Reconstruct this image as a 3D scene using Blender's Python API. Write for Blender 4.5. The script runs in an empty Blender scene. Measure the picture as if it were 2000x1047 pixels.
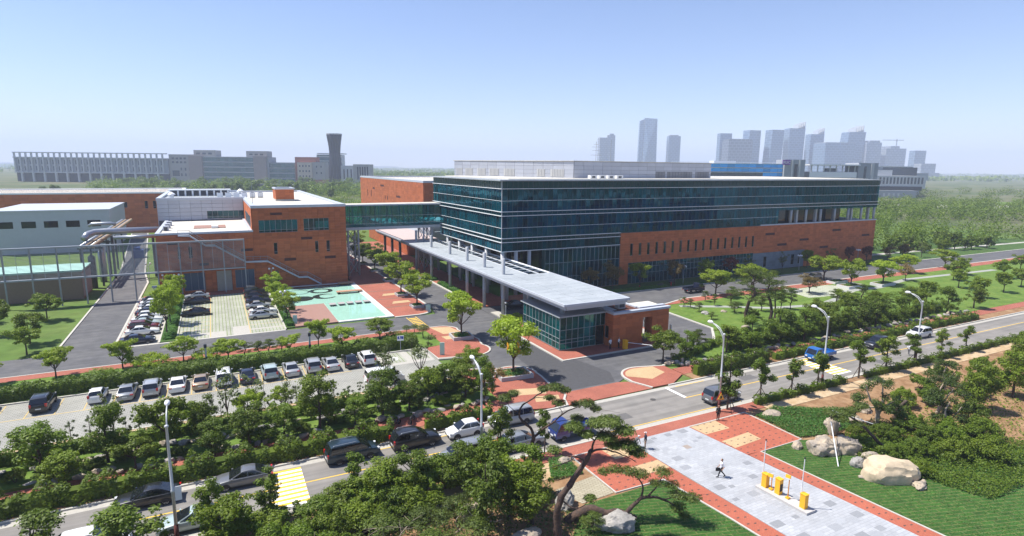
import bpy, math, random
import numpy as np
from mathutils import Matrix, Vector
R_ = math.radians
rnd = random.Random(7)
sc = bpy.context.scene
COL = sc.collection
# ------------------------------------------------------------------ camera, sky, sun, exposure
cam = bpy.data.cameras.new('camera'); camo = bpy.data.objects.new('camera', cam); COL.objects.link(camo)
cam.sensor_width = 36.0; cam.lens = 20.448; cam.clip_start = 0.5; cam.clip_end = 40000
camo.matrix_world = Matrix(((0.89064416, 0.06864609, -0.44948937, 0), (-0.45458179, 0.15705839, -0.87674857, 0),
                            (0.01041072, 0.98520068, 0.1710884, 28.0), (0, 0, 0, 1)))
sc.camera = camo
sc.render.engine = 'CYCLES'
sc.cycles.use_denoising = True
sc.cycles.max_bounces = 5; sc.cycles.diffuse_bounces = 2; sc.cycles.glossy_bounces = 3
sc.cycles.transmission_bounces = 3; sc.cycles.transparent_max_bounces = 8; sc.cycles.volume_bounces = 1
sc.cycles.caustics_reflective = False; sc.cycles.caustics_refractive = False
sc.cycles.sample_clamp_indirect = 4.0
SUN = Vector((-0.48, 0.29, 1.0)).normalized()          # towards the sun
W = bpy.data.worlds.new('World'); sc.world = W; W.use_nodes = True
nt = W.node_tree; bg = nt.nodes['Background']
sky = nt.nodes.new('ShaderNodeTexSky'); sky.sky_type = 'NISHITA'; sky.sun_disc = False
sky.sun_elevation = math.asin(SUN.z); sky.sun_rotation = math.atan2(SUN.x, SUN.y)
sky.air_density = 1.0; sky.dust_density = 0.0; sky.ozone_density = 3.2; sky.altitude = 20
tn = nt.nodes.new('ShaderNodeVectorMath'); tn.operation = 'MULTIPLY'; tn.inputs[1].default_value = (0.97, 0.935, 1.06)      # clear summer air with a violet cast
nt.links.new(sky.outputs[0], tn.inputs[0]); nt.links.new(tn.outputs[0], bg.inputs[0]); bg.inputs[1].default_value = 0.10
sl = bpy.data.lights.new('sun', 'SUN'); so = bpy.data.objects.new('sun', sl); COL.objects.link(so)
sl.energy = 5.0; sl.angle = R_(0.55); sl.color = (1.0, 0.95, 0.87)
so.rotation_mode = 'QUATERNION'; so.rotation_quaternion = SUN.to_track_quat('Z', 'Y'); so.location = (-40, 40, 120)
vs = sc.view_settings; vs.view_transform = 'Standard'; vs.look = 'None'; vs.exposure = 0.68; vs.gamma = 1.0
vs.use_curve_mapping = False
# ------------------------------------------------------------------ mesh helpers
class MB:
    def __init__(s): s.v = []; s.f = []; s.m = []
    def add(s, vs_, fs, m=0):
        o = len(s.v); s.v.extend(vs_)
        for q in fs: s.f.append(tuple(i + o for i in q)); s.m.append(m)
        return s
    def box(s, x0, x1, y0, y1, z0, z1, m=0):
        return s.add([(x0,y0,z0),(x1,y0,z0),(x1,y1,z0),(x0,y1,z0),(x0,y0,z1),(x1,y0,z1),(x1,y1,z1),(x0,y1,z1)],
              [(3,2,1,0),(4,5,6,7),(0,1,5,4),(1,2,6,5),(2,3,7,6),(3,0,4,7)], m)
    def obox(s, c, size, rz=0, m=0, ry=0):
        M = Matrix.Translation(c) @ Matrix.Rotation(rz, 4, 'Z') @ Matrix.Rotation(ry, 4, 'Y')
        a, b, d = (q/2 for q in size); o = len(s.v); s.box(-a, a, -b, b, -d, d, m)
        s.v[o:] = [tuple(M @ Vector(p)) for p in s.v[o:]]
        return s
    def prism(s, poly, z0, z1, m=0, inset=0):
        n = len(poly)
        A = sum(poly[i][0]*poly[(i+1)%n][1] - poly[(i+1)%n][0]*poly[i][1] for i in range(n))
        if A < 0: poly = poly[::-1]
        vv = [(x,y,z0) for x,y in poly] + [(x,y,z1) for x,y in poly]
        return s.add(vv, [tuple(range(n, 2*n)), tuple(range(n-1, -1, -1))] + [(i,(i+1)%n,n+(i+1)%n,n+i) for i in range(n)], m)
    def tube(s, pts, rad, n=6, m=0, cap=True):
        pts = [Vector(p) for p in pts]; k = len(pts)
        if not hasattr(rad, '__len__'): rad = [rad]*k
        o = len(s.v); up = Vector((0.13, 0.21, 1))
        for i in range(k):
            d = (pts[min(i+1, k-1)] - pts[max(i-1, 0)])
            d = d.normalized() if d.length > 1e-9 else Vector((0,0,1))
            a = d.cross(up)
            if a.length < 1e-3: a = d.cross(Vector((1,0,0)))
            a.normalize(); b = d.cross(a)
            for j in range(n):
                t = 2*math.pi*j/n; s.v.append(tuple(pts[i] + (a*math.cos(t) + b*math.sin(t))*rad[i]))
        for i in range(k-1):
            for j in range(n):
                j2 = (j+1) % n; s.f.append((o+i*n+j, o+i*n+j2, o+(i+1)*n+j2, o+(i+1)*n+j)); s.m.append(m)
        if cap:
            s.f.append(tuple(o+j for j in range(n-1,-1,-1))); s.m.append(m)
            s.f.append(tuple(o+(k-1)*n+j for j in range(n))); s.m.append(m)
        return s
    def lathe(s, c, prof, n=16, m=0):      # prof: (r, z) list
        o = len(s.v)
        for r, z in prof:
            for j in range(n):
                t = 2*math.pi*j/n; s.v.append((c[0]+r*math.cos(t), c[1]+r*math.sin(t), c[2]+z))
        for i in range(len(prof)-1):
            for j in range(n):
                j2 = (j+1)%n; s.f.append((o+i*n+j, o+i*n+j2, o+(i+1)*n+j2, o+(i+1)*n+j)); s.m.append(m)
        s.f.append(tuple(o+j for j in range(n-1,-1,-1))); s.m.append(m)
        s.f.append(tuple(o+(len(prof)-1)*n+j for j in range(n))); s.m.append(m)
        return s
    def build(s, name, mat, parent=None, smooth=False):
        me = bpy.data.meshes.new(name); me.from_pydata(s.v, [], s.f)
        mats = mat if isinstance(mat, (list, tuple)) else [mat]
        for q in mats: me.materials.append(q)
        if len(mats) > 1: me.polygons.foreach_set('material_index', s.m)
        if smooth: me.polygons.foreach_set('use_smooth', [True]*len(s.f))
        return link(name, me, parent)
WM = {}
def link(name, me, parent=None, M=None):
    o = bpy.data.objects.new(name, me); COL.objects.link(o)
    if M is not None: o.matrix_basis = M
    if parent is not None:
        o.parent = parent
        if parent.name in WM: o.matrix_parent_inverse = WM[parent.name].inverted()
        if parent.name in WM: WM[o.name] = M if M is not None else Matrix.Identity(4)
    return o
def empty(name, loc=(0,0,0), label=None, cat=None, group=None):
    o = bpy.data.objects.new(name, None); COL.objects.link(o); o.location = loc; o.empty_display_size = 0.3
    WM[o.name] = Matrix.Translation(loc)
    return tag(o, label, cat, group)
def root0(name, label=None, cat=None, group=None):      # template root: children in local coordinates
    o = bpy.data.objects.new(name, None); COL.objects.link(o); return tag(o, label, cat, group)
def tag(o, label=None, cat=None, group=None, kind=None):
    if label: o['label'] = label
    if cat: o['category'] = cat
    if group: o['group'] = group
    if kind: o['kind'] = kind
    return o
def struct(o): o['kind'] = 'structure'; return o
UC = {}
def piece(name, mat, x0, x1, y0, y1, z0, z1, parent=None, rot=None):
    if mat.name not in UC:
        b = MB().box(-.5,.5,-.5,.5,-.5,.5); me = bpy.data.meshes.new('box_piece'); me.from_pydata(b.v, [], b.f); me.materials.append(mat); UC[mat.name] = me
    M = Matrix.Translation(((x0+x1)/2, (y0+y1)/2, (z0+z1)/2))
    if rot: M = M @ rot
    M = M @ Matrix.Diagonal((abs(x1-x0), abs(y1-y0), abs(z1-z0), 1))
    o = link(name, UC[mat.name], parent, M); WM.pop(o.name, None)
    return o
def copy_tree(o, parent=None, M=None):
    c = o.copy(); COL.objects.link(c)
    if parent is not None: c.parent = parent
    if M is not None: c.matrix_basis = M
    for ch in o.children: copy_tree(ch, c)
    return c
def place(proto, x, y, z=0, rz=0, s=1.0, label=None, group=None, sz=None, first=[set()]):
    """move the prototype the first time, copy it afterwards"""
    M = Matrix.Translation((x,y,z)) @ Matrix.Rotation(rz, 4, 'Z') @ Matrix.Diagonal((s, s, sz or s, 1))
    if proto.name not in first[0]: o = proto; first[0].add(proto.name); o.matrix_basis = M
    else: o = copy_tree(proto, None, M)
    tag(o, label, None, group)
    return o
# ------------------------------------------------------------------ materials
MAT = {}
def mat(name, col, rough=0.8, metal=0.0, spec=0.4, var=0.0, vscale=1.0, bump=0.0, bscale=20.0, island=0.0, objvar=0.0, col2=None, detail=4.0, coat=0.0, spots=None):
    if name in MAT: return MAT[name]
    m = bpy.data.materials.new(name); m.use_nodes = True; MAT[name] = m
    t = m.node_tree; N = t.nodes; L = t.links; b = N['Principled BSDF']
    b.inputs['Roughness'].default_value = rough; b.inputs['Metallic'].default_value = metal
    b.inputs['Specular IOR Level'].default_value = spec
    if coat: b.inputs['Coat Weight'].default_value = coat; b.inputs['Coat Roughness'].default_value = 0.04
    c = N.new('ShaderNodeRGB'); c.outputs[0].default_value = (*col, 1); cur = c.outputs[0]
    tc = N.new('ShaderNodeNewGeometry'); pos = tc.outputs['Position']
    if col2 is not None or var:
        n1 = N.new('ShaderNodeTexNoise'); n1.inputs['Scale'].default_value = vscale; n1.inputs['Detail'].default_value = detail; n1.inputs['Roughness'].default_value = 0.62
        L.new(pos, n1.inputs['Vector'])
        if col2 is not None:
            rp = N.new('ShaderNodeValToRGB'); rp.color_ramp.elements[0].position = 0.38; rp.color_ramp.elements[1].position = 0.62
            L.new(n1.outputs[0], rp.inputs[0]); mx = N.new('ShaderNodeMix'); mx.data_type = 'RGBA'
            L.new(rp.outputs[0], mx.inputs[0]); L.new(cur, mx.inputs[6]); mx.inputs[7].default_value = (*col2, 1); cur = mx.outputs[2]
        if var:
            n2 = N.new('ShaderNodeTexNoise'); n2.inputs['Scale'].default_value = vscale*3.7; n2.inputs['Detail'].default_value = 5
            L.new(pos, n2.inputs['Vector']); cur = scale_val(t, cur, n2.outputs[0], var)
    if island: cur = scale_val(t, cur, tc.outputs['Random Per Island'], island)
    if objvar:
        oi = N.new('ShaderNodeObjectInfo'); cur = scale_val(t, cur, oi.outputs['Random'], objvar)
    L.new(cur, b.inputs['Base Color'])
    if bump:
        n3 = N.new('ShaderNodeTexNoise'); n3.inputs['Scale'].default_value = bscale; n3.inputs['Detail'].default_value = 5
        L.new(pos, n3.inputs['Vector']); bp = N.new('ShaderNodeBump'); bp.inputs['Strength'].default_value = bump; bp.inputs['Distance'].default_value = 0.05
        L.new(n3.outputs[0], bp.inputs['Height']); L.new(bp.outputs[0], b.inputs['Normal'])
    return m
def scale_val(t, cur, fac, amt):
    """multiply a colour by 1 +- amt driven by fac (0..1)"""
    mr = t.nodes.new('ShaderNodeMapRange'); mr.inputs[3].default_value = 1-amt; mr.inputs[4].default_value = 1+amt
    mr.inputs[1].default_value = 0.15; mr.inputs[2].default_value = 0.85
    t.links.new(fac, mr.inputs[0])
    h = t.nodes.new('ShaderNodeVectorMath'); h.operation = 'SCALE'
    t.links.new(cur, h.inputs[0]); t.links.new(mr.outputs[0], h.inputs['Scale'])
    return h.outputs[0]
def streaks(m, amt=.14, sc_=(0.03,1.1,1)):
    """long soft wheel streaks along the street"""
    t = m.node_tree; N = t.nodes; L = t.links; b = N['Principled BSDF']; cur = b.inputs['Base Color'].links[0].from_socket
    g = N.new('ShaderNodeNewGeometry'); mp = N.new('ShaderNodeMapping'); mp.inputs['Scale'].default_value = sc_; L.new(g.outputs['Position'], mp.inputs[0])
    n = N.new('ShaderNodeTexNoise'); n.inputs['Scale'].default_value = 1.0; n.inputs['Detail'].default_value = 5; L.new(mp.outputs[0], n.inputs['Vector'])
    L.new(scale_val(t, cur, n.outputs[0], amt*2), b.inputs['Base Color'])
def paver(name, c1, c2, mortar, w, h, rot=0.0, ms=0.012, stain=0.12, plane='xy', off=0.5, sscale=0.25, rough=.85):
    m = bpy.data.materials.new(name); m.use_nodes = True; MAT[name] = m
    t = m.node_tree; N = t.nodes; L = t.links; b = N['Principled BSDF']; b.inputs['Roughness'].default_value = rough; b.inputs['Specular IOR Level'].default_value = 0.3
    g = N.new('ShaderNodeNewGeometry'); mp = N.new('ShaderNodeMapping'); L.new(g.outputs['Position'], mp.inputs[0]); mp.inputs['Rotation'].default_value = (0,0,rot)
    br = N.new('ShaderNodeTexBrick'); L.new(mp.outputs[0], br.inputs[0])
    br.inputs['Color1'].default_value = (*c1,1); br.inputs['Color2'].default_value = (*c2,1); br.inputs['Mortar'].default_value = (*mortar,1)
    br.inputs['Scale'].default_value = 1.0; br.inputs['Brick Width'].default_value = w; br.inputs['Row Height'].default_value = h; br.inputs['Mortar Size'].default_value = ms
    br.offset = off
    n2 = N.new('ShaderNodeTexNoise'); n2.inputs['Scale'].default_value = sscale; n2.inputs['Detail'].default_value = 7; n2.inputs['Roughness'].default_value = 0.65; L.new(g.outputs['Position'], n2.inputs['Vector'])
    cur = scale_val(t, br.outputs[0], n2.outputs[0], stain*1.8)
    L.new(cur, b.inputs['Base Color'])
    bp = N.new('ShaderNodeBump'); bp.inputs['Strength'].default_value = 0.5; bp.inputs['Distance'].default_value = 0.02; bp.invert = True
    L.new(br.outputs['Fac'], bp.inputs['Height']); L.new(bp.outputs[0], b.inputs['Normal'])
    return m
def leafmat(name, c1, c2, trans=0.3, objvar=0.18):
    m = bpy.data.materials.new(name); m.use_nodes = True; MAT[name] = m
    t = m.node_tree; N = t.nodes; L = t.links; b = N['Principled BSDF']; out = N['Material Output']
    g = N.new('ShaderNodeNewGeometry'); oi = N.new('ShaderNodeObjectInfo')
    mx = N.new('ShaderNodeMix'); mx.data_type = 'RGBA'; mx.inputs[6].default_value = (*c1,1); mx.inputs[7].default_value = (*c2,1)
    L.new(g.outputs['Random Per Island'], mx.inputs[0])
    cur = scale_val(t, mx.outputs[2], oi.outputs['Random'], objvar)
    L.new(cur, b.inputs['Base Color']); b.inputs['Roughness'].default_value = 0.55; b.inputs['Specular IOR Level'].default_value = 0.35
    tr = N.new('ShaderNodeBsdfTranslucent'); h = N.new('ShaderNodeVectorMath'); h.operation = 'MULTIPLY'; h.inputs[1].default_value = (1.25, 1.35, 0.55)
    L.new(cur, h.inputs[0]); L.new(h.outputs[0], tr.inputs[0])
    ms = N.new('ShaderNodeMixShader'); ms.inputs[0].default_value = trans
    L.new(b.outputs[0], ms.inputs[1]); L.new(tr.outputs[0], ms.inputs[2]); L.new(ms.outputs[0], out.inputs[0])
    return m
def glassmat(name, tint, ior=1.6, rough=0.02, wav=0.15, body=(0.0,0.02,0.025), bodyfac=0.3, wscale=0.6, gcol=(0.82,0.95,0.97)):
    """tinted pane: sees through, reflects by angle, has a slightly wavy face"""
    m = bpy.data.materials.new(name); m.use_nodes = True; MAT[name] = m
    t = m.node_tree; N = t.nodes; L = t.links; out = N['Material Output']; N.remove(N['Principled BSDF'])
    tr = N.new('ShaderNodeBsdfTransparent'); tr.inputs[0].default_value = (*tint,1)
    df = N.new('ShaderNodeBsdfDiffuse'); df.inputs[0].default_value = (*body,1)
    gl = N.new('ShaderNodeBsdfGlossy'); gl.inputs['Roughness'].default_value = rough; gl.inputs[0].default_value = (*gcol,1)
    fr = N.new('ShaderNodeFresnel'); fr.inputs[0].default_value = ior
    g = N.new('ShaderNodeNewGeometry'); n = N.new('ShaderNodeTexNoise'); n.inputs['Scale'].default_value = wscale; n.inputs['Detail'].default_value = 1.5; L.new(g.outputs['Position'], n.inputs['Vector'])
    bp = N.new('ShaderNodeBump'); bp.inputs['Strength'].default_value = wav; bp.inputs['Distance'].default_value = 0.05; L.new(n.outputs[0], bp.inputs['Height'])
    L.new(bp.outputs[0], gl.inputs['Normal'])
    oi = N.new('ShaderNodeObjectInfo'); ad = N.new('ShaderNodeMath'); ad.operation = 'ADD'; L.new(oi.outputs['Random'], ad.inputs[0]); L.new(g.outputs['Random Per Island'], ad.inputs[1])
    fr_ = N.new('ShaderNodeMath'); fr_.operation = 'FRACT'; L.new(ad.outputs[0], fr_.inputs[0]); rg_ = N.new('ShaderNodeRGB'); rg_.outputs[0].default_value = (*body,1); L.new(scale_val(t, rg_.outputs[0], fr_.outputs[0], .55), df.inputs[0])
    m1 = N.new('ShaderNodeMixShader'); m1.inputs[0].default_value = bodyfac; L.new(tr.outputs[0], m1.inputs[1]); L.new(df.outputs[0], m1.inputs[2])
    m2 = N.new('ShaderNodeMixShader'); L.new(fr.outputs[0], m2.inputs[0]); L.new(m1.outputs[0], m2.inputs[1]); L.new(gl.outputs[0], m2.inputs[2])
    t2 = N.new('ShaderNodeBsdfTransparent'); m3 = N.new('ShaderNodeMixShader'); L.new(g.outputs['Backfacing'], m3.inputs[0]); L.new(m2.outputs[0], m3.inputs[1]); L.new(t2.outputs[0], m3.inputs[2])
    L.new(m3.outputs[0], out.inputs[0])
    return m
asphalt = mat('asphalt', (0.088,0.088,0.093), 0.9, var=0.24, vscale=0.22, col2=(0.115,0.114,0.115), bump=0.25, bscale=25, detail=8)
roadgrey = mat('worn_asphalt', (0.185,0.175,0.160), 0.92, var=0.16, vscale=0.16, col2=(0.225,0.21,0.19), bump=0.25, bscale=25, detail=8)
streaks(roadgrey, .2)
streaks(asphalt, .12)
baypaint = mat('faded_bay_paint', (0.50,0.37,0.15), 0.8, var=0.25, vscale=2)
redpave = paver('red_paver', (0.40,0.135,0.085), (0.34,0.105,0.07), (0.22,0.09,0.07), 0.24, 0.12, stain=0.16)
redpave2 = paver('red_paver_new', (0.44,0.125,0.07), (0.39,0.105,0.06), (0.27,0.10,0.07), 0.24, 0.12, stain=0.10)
tanpave = paver('tan_paver', (0.56,0.40,0.22), (0.50,0.35,0.19), (0.36,0.26,0.16), 0.24, 0.12, stain=0.10)
greypave = paver('grey_paver', (0.40,0.41,0.425), (0.34,0.35,0.365), (0.27,0.28,0.30), 0.6, 0.3, stain=0.13, sscale=0.4)
greydark = mat('dark_grey_paver', (0.29,0.30,0.315), 0.85, var=0.12, vscale=2.0, objvar=0.2)
grassblock = paver('grass_block', (0.40,0.39,0.35), (0.36,0.355,0.315), (0.17,0.21,0.08), 0.55, 0.42, stain=0.2, ms=0.055, off=0.0)
lotpave = paver('lot_paver', (0.34,0.33,0.30), (0.30,0.295,0.27), (0.19,0.195,0.155), 0.45, 0.30, stain=0.16, ms=0.03, off=0.5)
concrete = mat('concrete', (0.40,0.38,0.335), 0.85, var=0.14, vscale=0.8)
kerbmat = mat('kerb_stone', (0.46,0.44,0.39), 0.85, var=0.15, vscale=1.2)
whitepaint = mat('white_paint', (0.78,0.78,0.76), 0.7, var=0.12, vscale=1.5)
yellowpaint = mat('yellow_paint', (0.72,0.46,0.05), 0.7, var=0.14, vscale=1.5)
lawn = mat('lawn_grass', (0.135,0.20,0.040), 0.95, var=0.25, vscale=0.35, col2=(0.095,0.165,0.030), bump=0.6, bscale=30, spec=0.15, detail=8)
lawn2 = paver('turf_grass', (0.040,0.108,0.016), (0.028,0.082,0.012), (0.10,0.125,0.035), 1.3, 0.42, rot=.3, ms=.05, stain=.3, sscale=.9, rough=.95)
soil = mat('soil', (0.32,0.205,0.115), 0.95, var=0.25, vscale=0.5, col2=(0.22,0.125,0.065), bump=0.7, bscale=6, spec=0.1, detail=8)
sand = mat('sandy_soil', (0.48,0.37,0.24), 0.95, var=0.2, vscale=0.6, col2=(0.40,0.28,0.16), bump=0.5, bscale=6, spec=0.1, detail=8)
scrub = mat('scrub_land', (0.075,0.105,0.038), 0.98, var=0.35, vscale=0.008, col2=(0.15,0.145,0.08), bump=0.0, spec=0.1, detail=9)
terra = mat('terracotta', (0.44,0.130,0.048), 0.75, var=0.05, vscale=0.5, island=0.11, objvar=0.11, spec=0.3)
streaks(terra, .04, (0.8,0.8,0.05))
terradark = mat('terracotta_vent', (0.09,0.033,0.028), 0.7, var=0.1, vscale=2)
terraback = mat('dark_joint', (0.10,0.035,0.02), 0.9)
panelgrey = mat('metal_panel', (0.43,0.45,0.50), 0.5, spec=0.5, var=0.05, vscale=0.3, island=0.05)
panelgreen = mat('slate_panel', (0.17,0.21,0.25), 0.6, var=0.06, vscale=0.3, island=0.08)
jointgrey = mat('panel_joint', (0.14,0.15,0.17), 0.8)
roofwhite = mat('roof_membrane', (0.60,0.565,0.49), 0.9, var=0.12, vscale=0.15, col2=(0.52,0.49,0.43))
roofgrey = mat('roof_metal', (0.37,0.40,0.42), 0.6, var=0.12, vscale=0.3, spec=0.4, col2=(0.31,0.34,0.36))
coping = mat('coping_metal', (0.46,0.49,0.54), 0.45, spec=0.5, var=0.05, vscale=0.5)
whitemetal = mat('white_metal', (0.74,0.75,0.76), 0.4, spec=0.5)
steel = mat('grey_steel', (0.30,0.32,0.345), 0.45, metal=0.3, var=0.06, vscale=1)
darksteel = mat('dark_steel', (0.055,0.058,0.065), 0.5, metal=0.2)
colmetal = mat('column_metal', (0.42,0.43,0.445), 0.5, var=0.08, vscale=1.5, spec=0.5)
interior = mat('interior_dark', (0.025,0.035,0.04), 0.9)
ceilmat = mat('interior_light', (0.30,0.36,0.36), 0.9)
blind = mat('window_blind', (0.34,0.46,0.44), 0.9, objvar=0.25)
spandrel = mat('spandrel_glass', (0.0,0.045,0.052), 0.08, spec=0.35, objvar=0.15)
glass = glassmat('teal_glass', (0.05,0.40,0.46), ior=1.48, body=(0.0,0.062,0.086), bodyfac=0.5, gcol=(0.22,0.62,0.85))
glassb = glassmat('bridge_glass', (0.22,0.66,0.68), ior=1.45, wav=0.08, body=(0.0,0.10,0.115), bodyfac=0.30)
glassdark = glassmat('dark_glass', (0.05,0.12,0.13), ior=1.5, body=(0.004,0.012,0.015), bodyfac=0.5)
glassgate = glassmat('gate_glass', (0.10,0.50,0.48), ior=1.45, wav=0.08, body=(0.0,0.095,0.095), bodyfac=0.4, gcol=(0.45,0.85,0.85))
mullmat = mat('mullion_metal', (0.05,0.09,0.10), 0.4, metal=0.2)
mulllight = mat('light_mullion', (0.27,0.31,0.32), 0.4)
bark = mat('bark', (0.075,0.055,0.042), 0.95, var=0.3, vscale=4, bump=0.8, bscale=9)
barkpine = mat('pine_bark', (0.105,0.065,0.048), 0.95, var=0.35, vscale=3, col2=(0.055,0.040,0.034), bump=0.9, bscale=8)
barkpale = mat('pale_bark', (0.36,0.29,0.22), 0.95, var=0.3, vscale=4, bump=0.6, bscale=9)
stone = mat('boulder_stone', (0.42,0.345,0.25), 0.9, var=0.28, vscale=1.6, col2=(0.27,0.235,0.20), bump=0.8, bscale=4, detail=8)
stonegrey = mat('grey_stone', (0.24,0.23,0.215), 0.9, var=0.28, vscale=1.6, col2=(0.36,0.34,0.31), bump=0.8, bscale=4, detail=8)
rubber = mat('rubber', (0.02,0.02,0.022), 0.85)
alloy = mat('alloy_wheel', (0.45,0.46,0.48), 0.3, metal=0.7)
carglass = mat('car_glass', (0.008,0.010,0.013), 0.06, spec=0.9)
trimblack = mat('black_trim', (0.018,0.018,0.02), 0.55)
headlamp = mat('headlamp_lens', (0.60,0.62,0.64), 0.12, spec=0.9)
taillamp = mat('tail_lamp_lens', (0.42,0.016,0.014), 0.2, spec=0.7)
plate = mat('number_plate', (0.62,0.64,0.62), 0.6)
# ------------------------------------------------------------------ ground, roads, pavements
def arc(cx, cy, r, a0, a1, n=8):
    return [(cx+r*math.cos(R_(a0+(a1-a0)*i/n)), cy+r*math.sin(R_(a0+(a1-a0)*i/n))) for i in range(n+1)]
def slab(name, poly, z, m, z0=-0.3, parent=None):
    if isinstance(poly, tuple) and len(poly) == 4: x0, x1, y0, y1 = poly; poly = [(x0,y0),(x1,y0),(x1,y1),(x0,y1)]
    o = MB().prism(list(poly), z0, z).build(name, m, parent)
    if parent is None: struct(o)
    return o
def ribbon(name, path, w, z, m, z0=-0.25, closed=False, seg=None):
    P = [Vector((*p, 0)) for p in path]; n = len(P); L, Rr = [], []
    for i in range(n):
        if closed: a, b = P[i-1], P[(i+1) % n]
        else: a, b = P[max(i-1,0)], P[min(i+1,n-1)]
        d = (b-a).normalized(); nn = Vector((-d.y, d.x, 0)); L.append(P[i]+nn*w/2); Rr.append(P[i]-nn*w/2)
    mb = MB(); v = []
    for i in range(n): v += [(L[i].x,L[i].y,z0),(L[i].x,L[i].y,z),(Rr[i].x,Rr[i].y,z),(Rr[i].x,Rr[i].y,z0)]
    f = []
    for i in range(n if closed else n-1):
        a, b = 4*i, 4*((i+1) % n)
        f += [(a,b,b+1,a+1),(a+1,b+1,b+2,a+2),(a+2,b+2,b+3,a+3)]
    if not closed: f += [(0,1,2,3),(4*n-4,4*n-3,4*n-2,4*n-1)]
    mb.add(v, f); return struct(mb.build(name, m))
# far ground, one sheet
struct(MB().add([(-10500,-3000,-0.4),(10500,-3000,-0.4),(10500,10500,-0.4),(-10500,10500,-0.4)], [(0,1,2,3)]).build('ground', scrub))
slab('water', (-6000, -200, 3600, 9500), -0.3, mat('sea_water', (0.10,0.16,0.19), 0.25, spec=0.5), -0.39)
slab('campus_lawn', (-120, 330, -20, 330), -0.08, mat('campus_grass', (0.115,0.165,0.045), 0.95, var=0.3, vscale=0.12, col2=(0.09,0.15,0.035), bump=0.6, bscale=20, spec=0.1, detail=8), -0.38)
slab('main_road', (-300, 420, 46.5, 55.0), 0.0, roadgrey)
AS = asphalt
slab('campus_road', (-110, 46.0, 94.8, 103.5), 0.0, AS)
slab('entrance_drive', [(31,58.9),(46.3,58.9),(52,62.0),(62,62.4),(72.3,67.5),(77.5,73),(78.3,86.5),(81,90.5),(90,93.4),(300,94.0),(300,103.5),(58,103.5),(58,112),(46.1,112),(46.1,94.7),(31,94.7)], 0.002, AS)
slab('fresh_asphalt', [(37.6,59.3),(46.0,59.3),(47.6,62.6),(46.2,69.0),(43.8,69.0),(43.8,79.0),(40.2,80.0),(38.6,72.0),(38.4,64.0)], 0.007, mat('fresh_asphalt', (0.066,0.066,0.070), .9, var=.18, vscale=.5, bump=.25, bscale=25), z0=-.02)
for (x0,x1,y0,y1) in ((38.5,41.0,49.2,50.6),(62,64.6,52.0,53.4),(13,15.2,51.6,52.6),(86,87.6,48,49.4)): slab('road_patch', (x0,x1,y0,y1), 0.006, mat('patch_asphalt', (0.125,0.12,0.115), .9, var=.15, vscale=1), z0=-.02)
for (x,y) in ((46.5,52.3),(58.2,49.6),(30.6,52.6),(72.2,52.8),(40.6,66.5),(41.5,98.5),(14.5,98.6),(70.5,79)): struct(MB().lathe((x,y,-.02), [(.36,0),(.36,.034)], 16).build('manhole', mat('iron_lid', (0.07,0.065,0.06), .7)))
slab('forecourt_drive', [(36.6,103.4),(46.2,103.4),(46.2,215),(37.6,215),(37.6,108.6)], 0.001, AS)
slab('service_road', [(-22.3,103.4),(-15.1,103.4),(-15.1,160),(-17,175),(-25.5,291),(-31,291),(-22.3,175)], 0.001, AS)
# pavements (raised 0.12)
ZP = 0.12
ribbon('kerb_road_north', [(-300,55.1),(34.3,55.1)], 0.22, 0.14, kerbmat)
ribbon('kerb_road_north_east', [(51.5,55.1),(420,55.1)], 0.22, 0.14, kerbmat)
ribbon('gutter_north', [(-300,54.6),(420,54.6)], 0.7, 0.006, concrete, -.05)
ribbon('gutter_south', [(-300,46.85),(420,46.85)], 0.6, 0.006, concrete, -.05)
ribbon('kerb_road_south_west', [(-300,46.4),(35.6,46.4)], 0.22, 0.14, kerbmat)
ribbon('kerb_road_south_east', [(57,46.4),(420,46.4)], 0.22, 0.14, kerbmat)
ribbon('kerb_plaza_crossing', [(35.6,46.4),(57,46.4)], 0.22, 0.03, kerbmat)
slab('verge_north_west', (-300, 26.9, 55.2, 57.3), 0.09, soil)
slab('pavement_north_west', (-300, 26.9, 57.3, 60.2), ZP, redpave)
slab('verge_north_east', (56.2, 420, 55.2, 57.3), 0.09, soil)
slab('pavement_north_east', (56.2, 420, 57.3, 59.6), ZP, redpave)
slab('entrance_crossing', [(35.2,55.25),(49.0,55.25),(47.5,58.5),(46.0,58.95),(37.4,58.95),(36.9,58.3)], 0.012, redpave)
# island beside the gate (red and tan) and the one opposite
isl = [(49.0,55.3),(52.5,55.3),(56,57.4),(56,61.3)] + arc(51.2,59.2,3.3,75,170,8) + [(47.9,58.0)]
slab('gate_island', isl, ZP, redpave)
slab('gate_island_tan_paving', [(51.0,57.7),(54.3,59.0),(54.3,61.6)] + arc(51.2,59.2,2.85,75,165,6), ZP+0.006, tanpave, z0=ZP-.02)
ribbon('kerb_gate_island', [(49.0,55.3),(47.9,58.0)] + arc(51.2,59.2,3.3,170,75,8) + [(56,61.3)], 0.3, 0.14, kerbmat)
i2 = [(24,60.2),(36,55.3),(36.6,57)] + arc(34.6,58.6,2.9,-10,25,4) + [(38.0,65.3)] + arc(35.2,67.4,3.0,-20,110,8) + [(29.5,72.0),(27.6,70.2),(27.6,62)]
slab('entrance_island_south', [(27,57.3),(34,55.3)] + i2[2:], ZP, redpave)
for k, q in enumerate([[(31.5,60.5),(35.5,59.4),(36.3,61.2),(32.3,62.4)], [(33,57.6),(36,56.9),(36.6,58.4),(33.6,59.2)]]): slab('island_tan_paving', q, ZP+0.006, tanpave, z0=ZP-.02)
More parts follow.
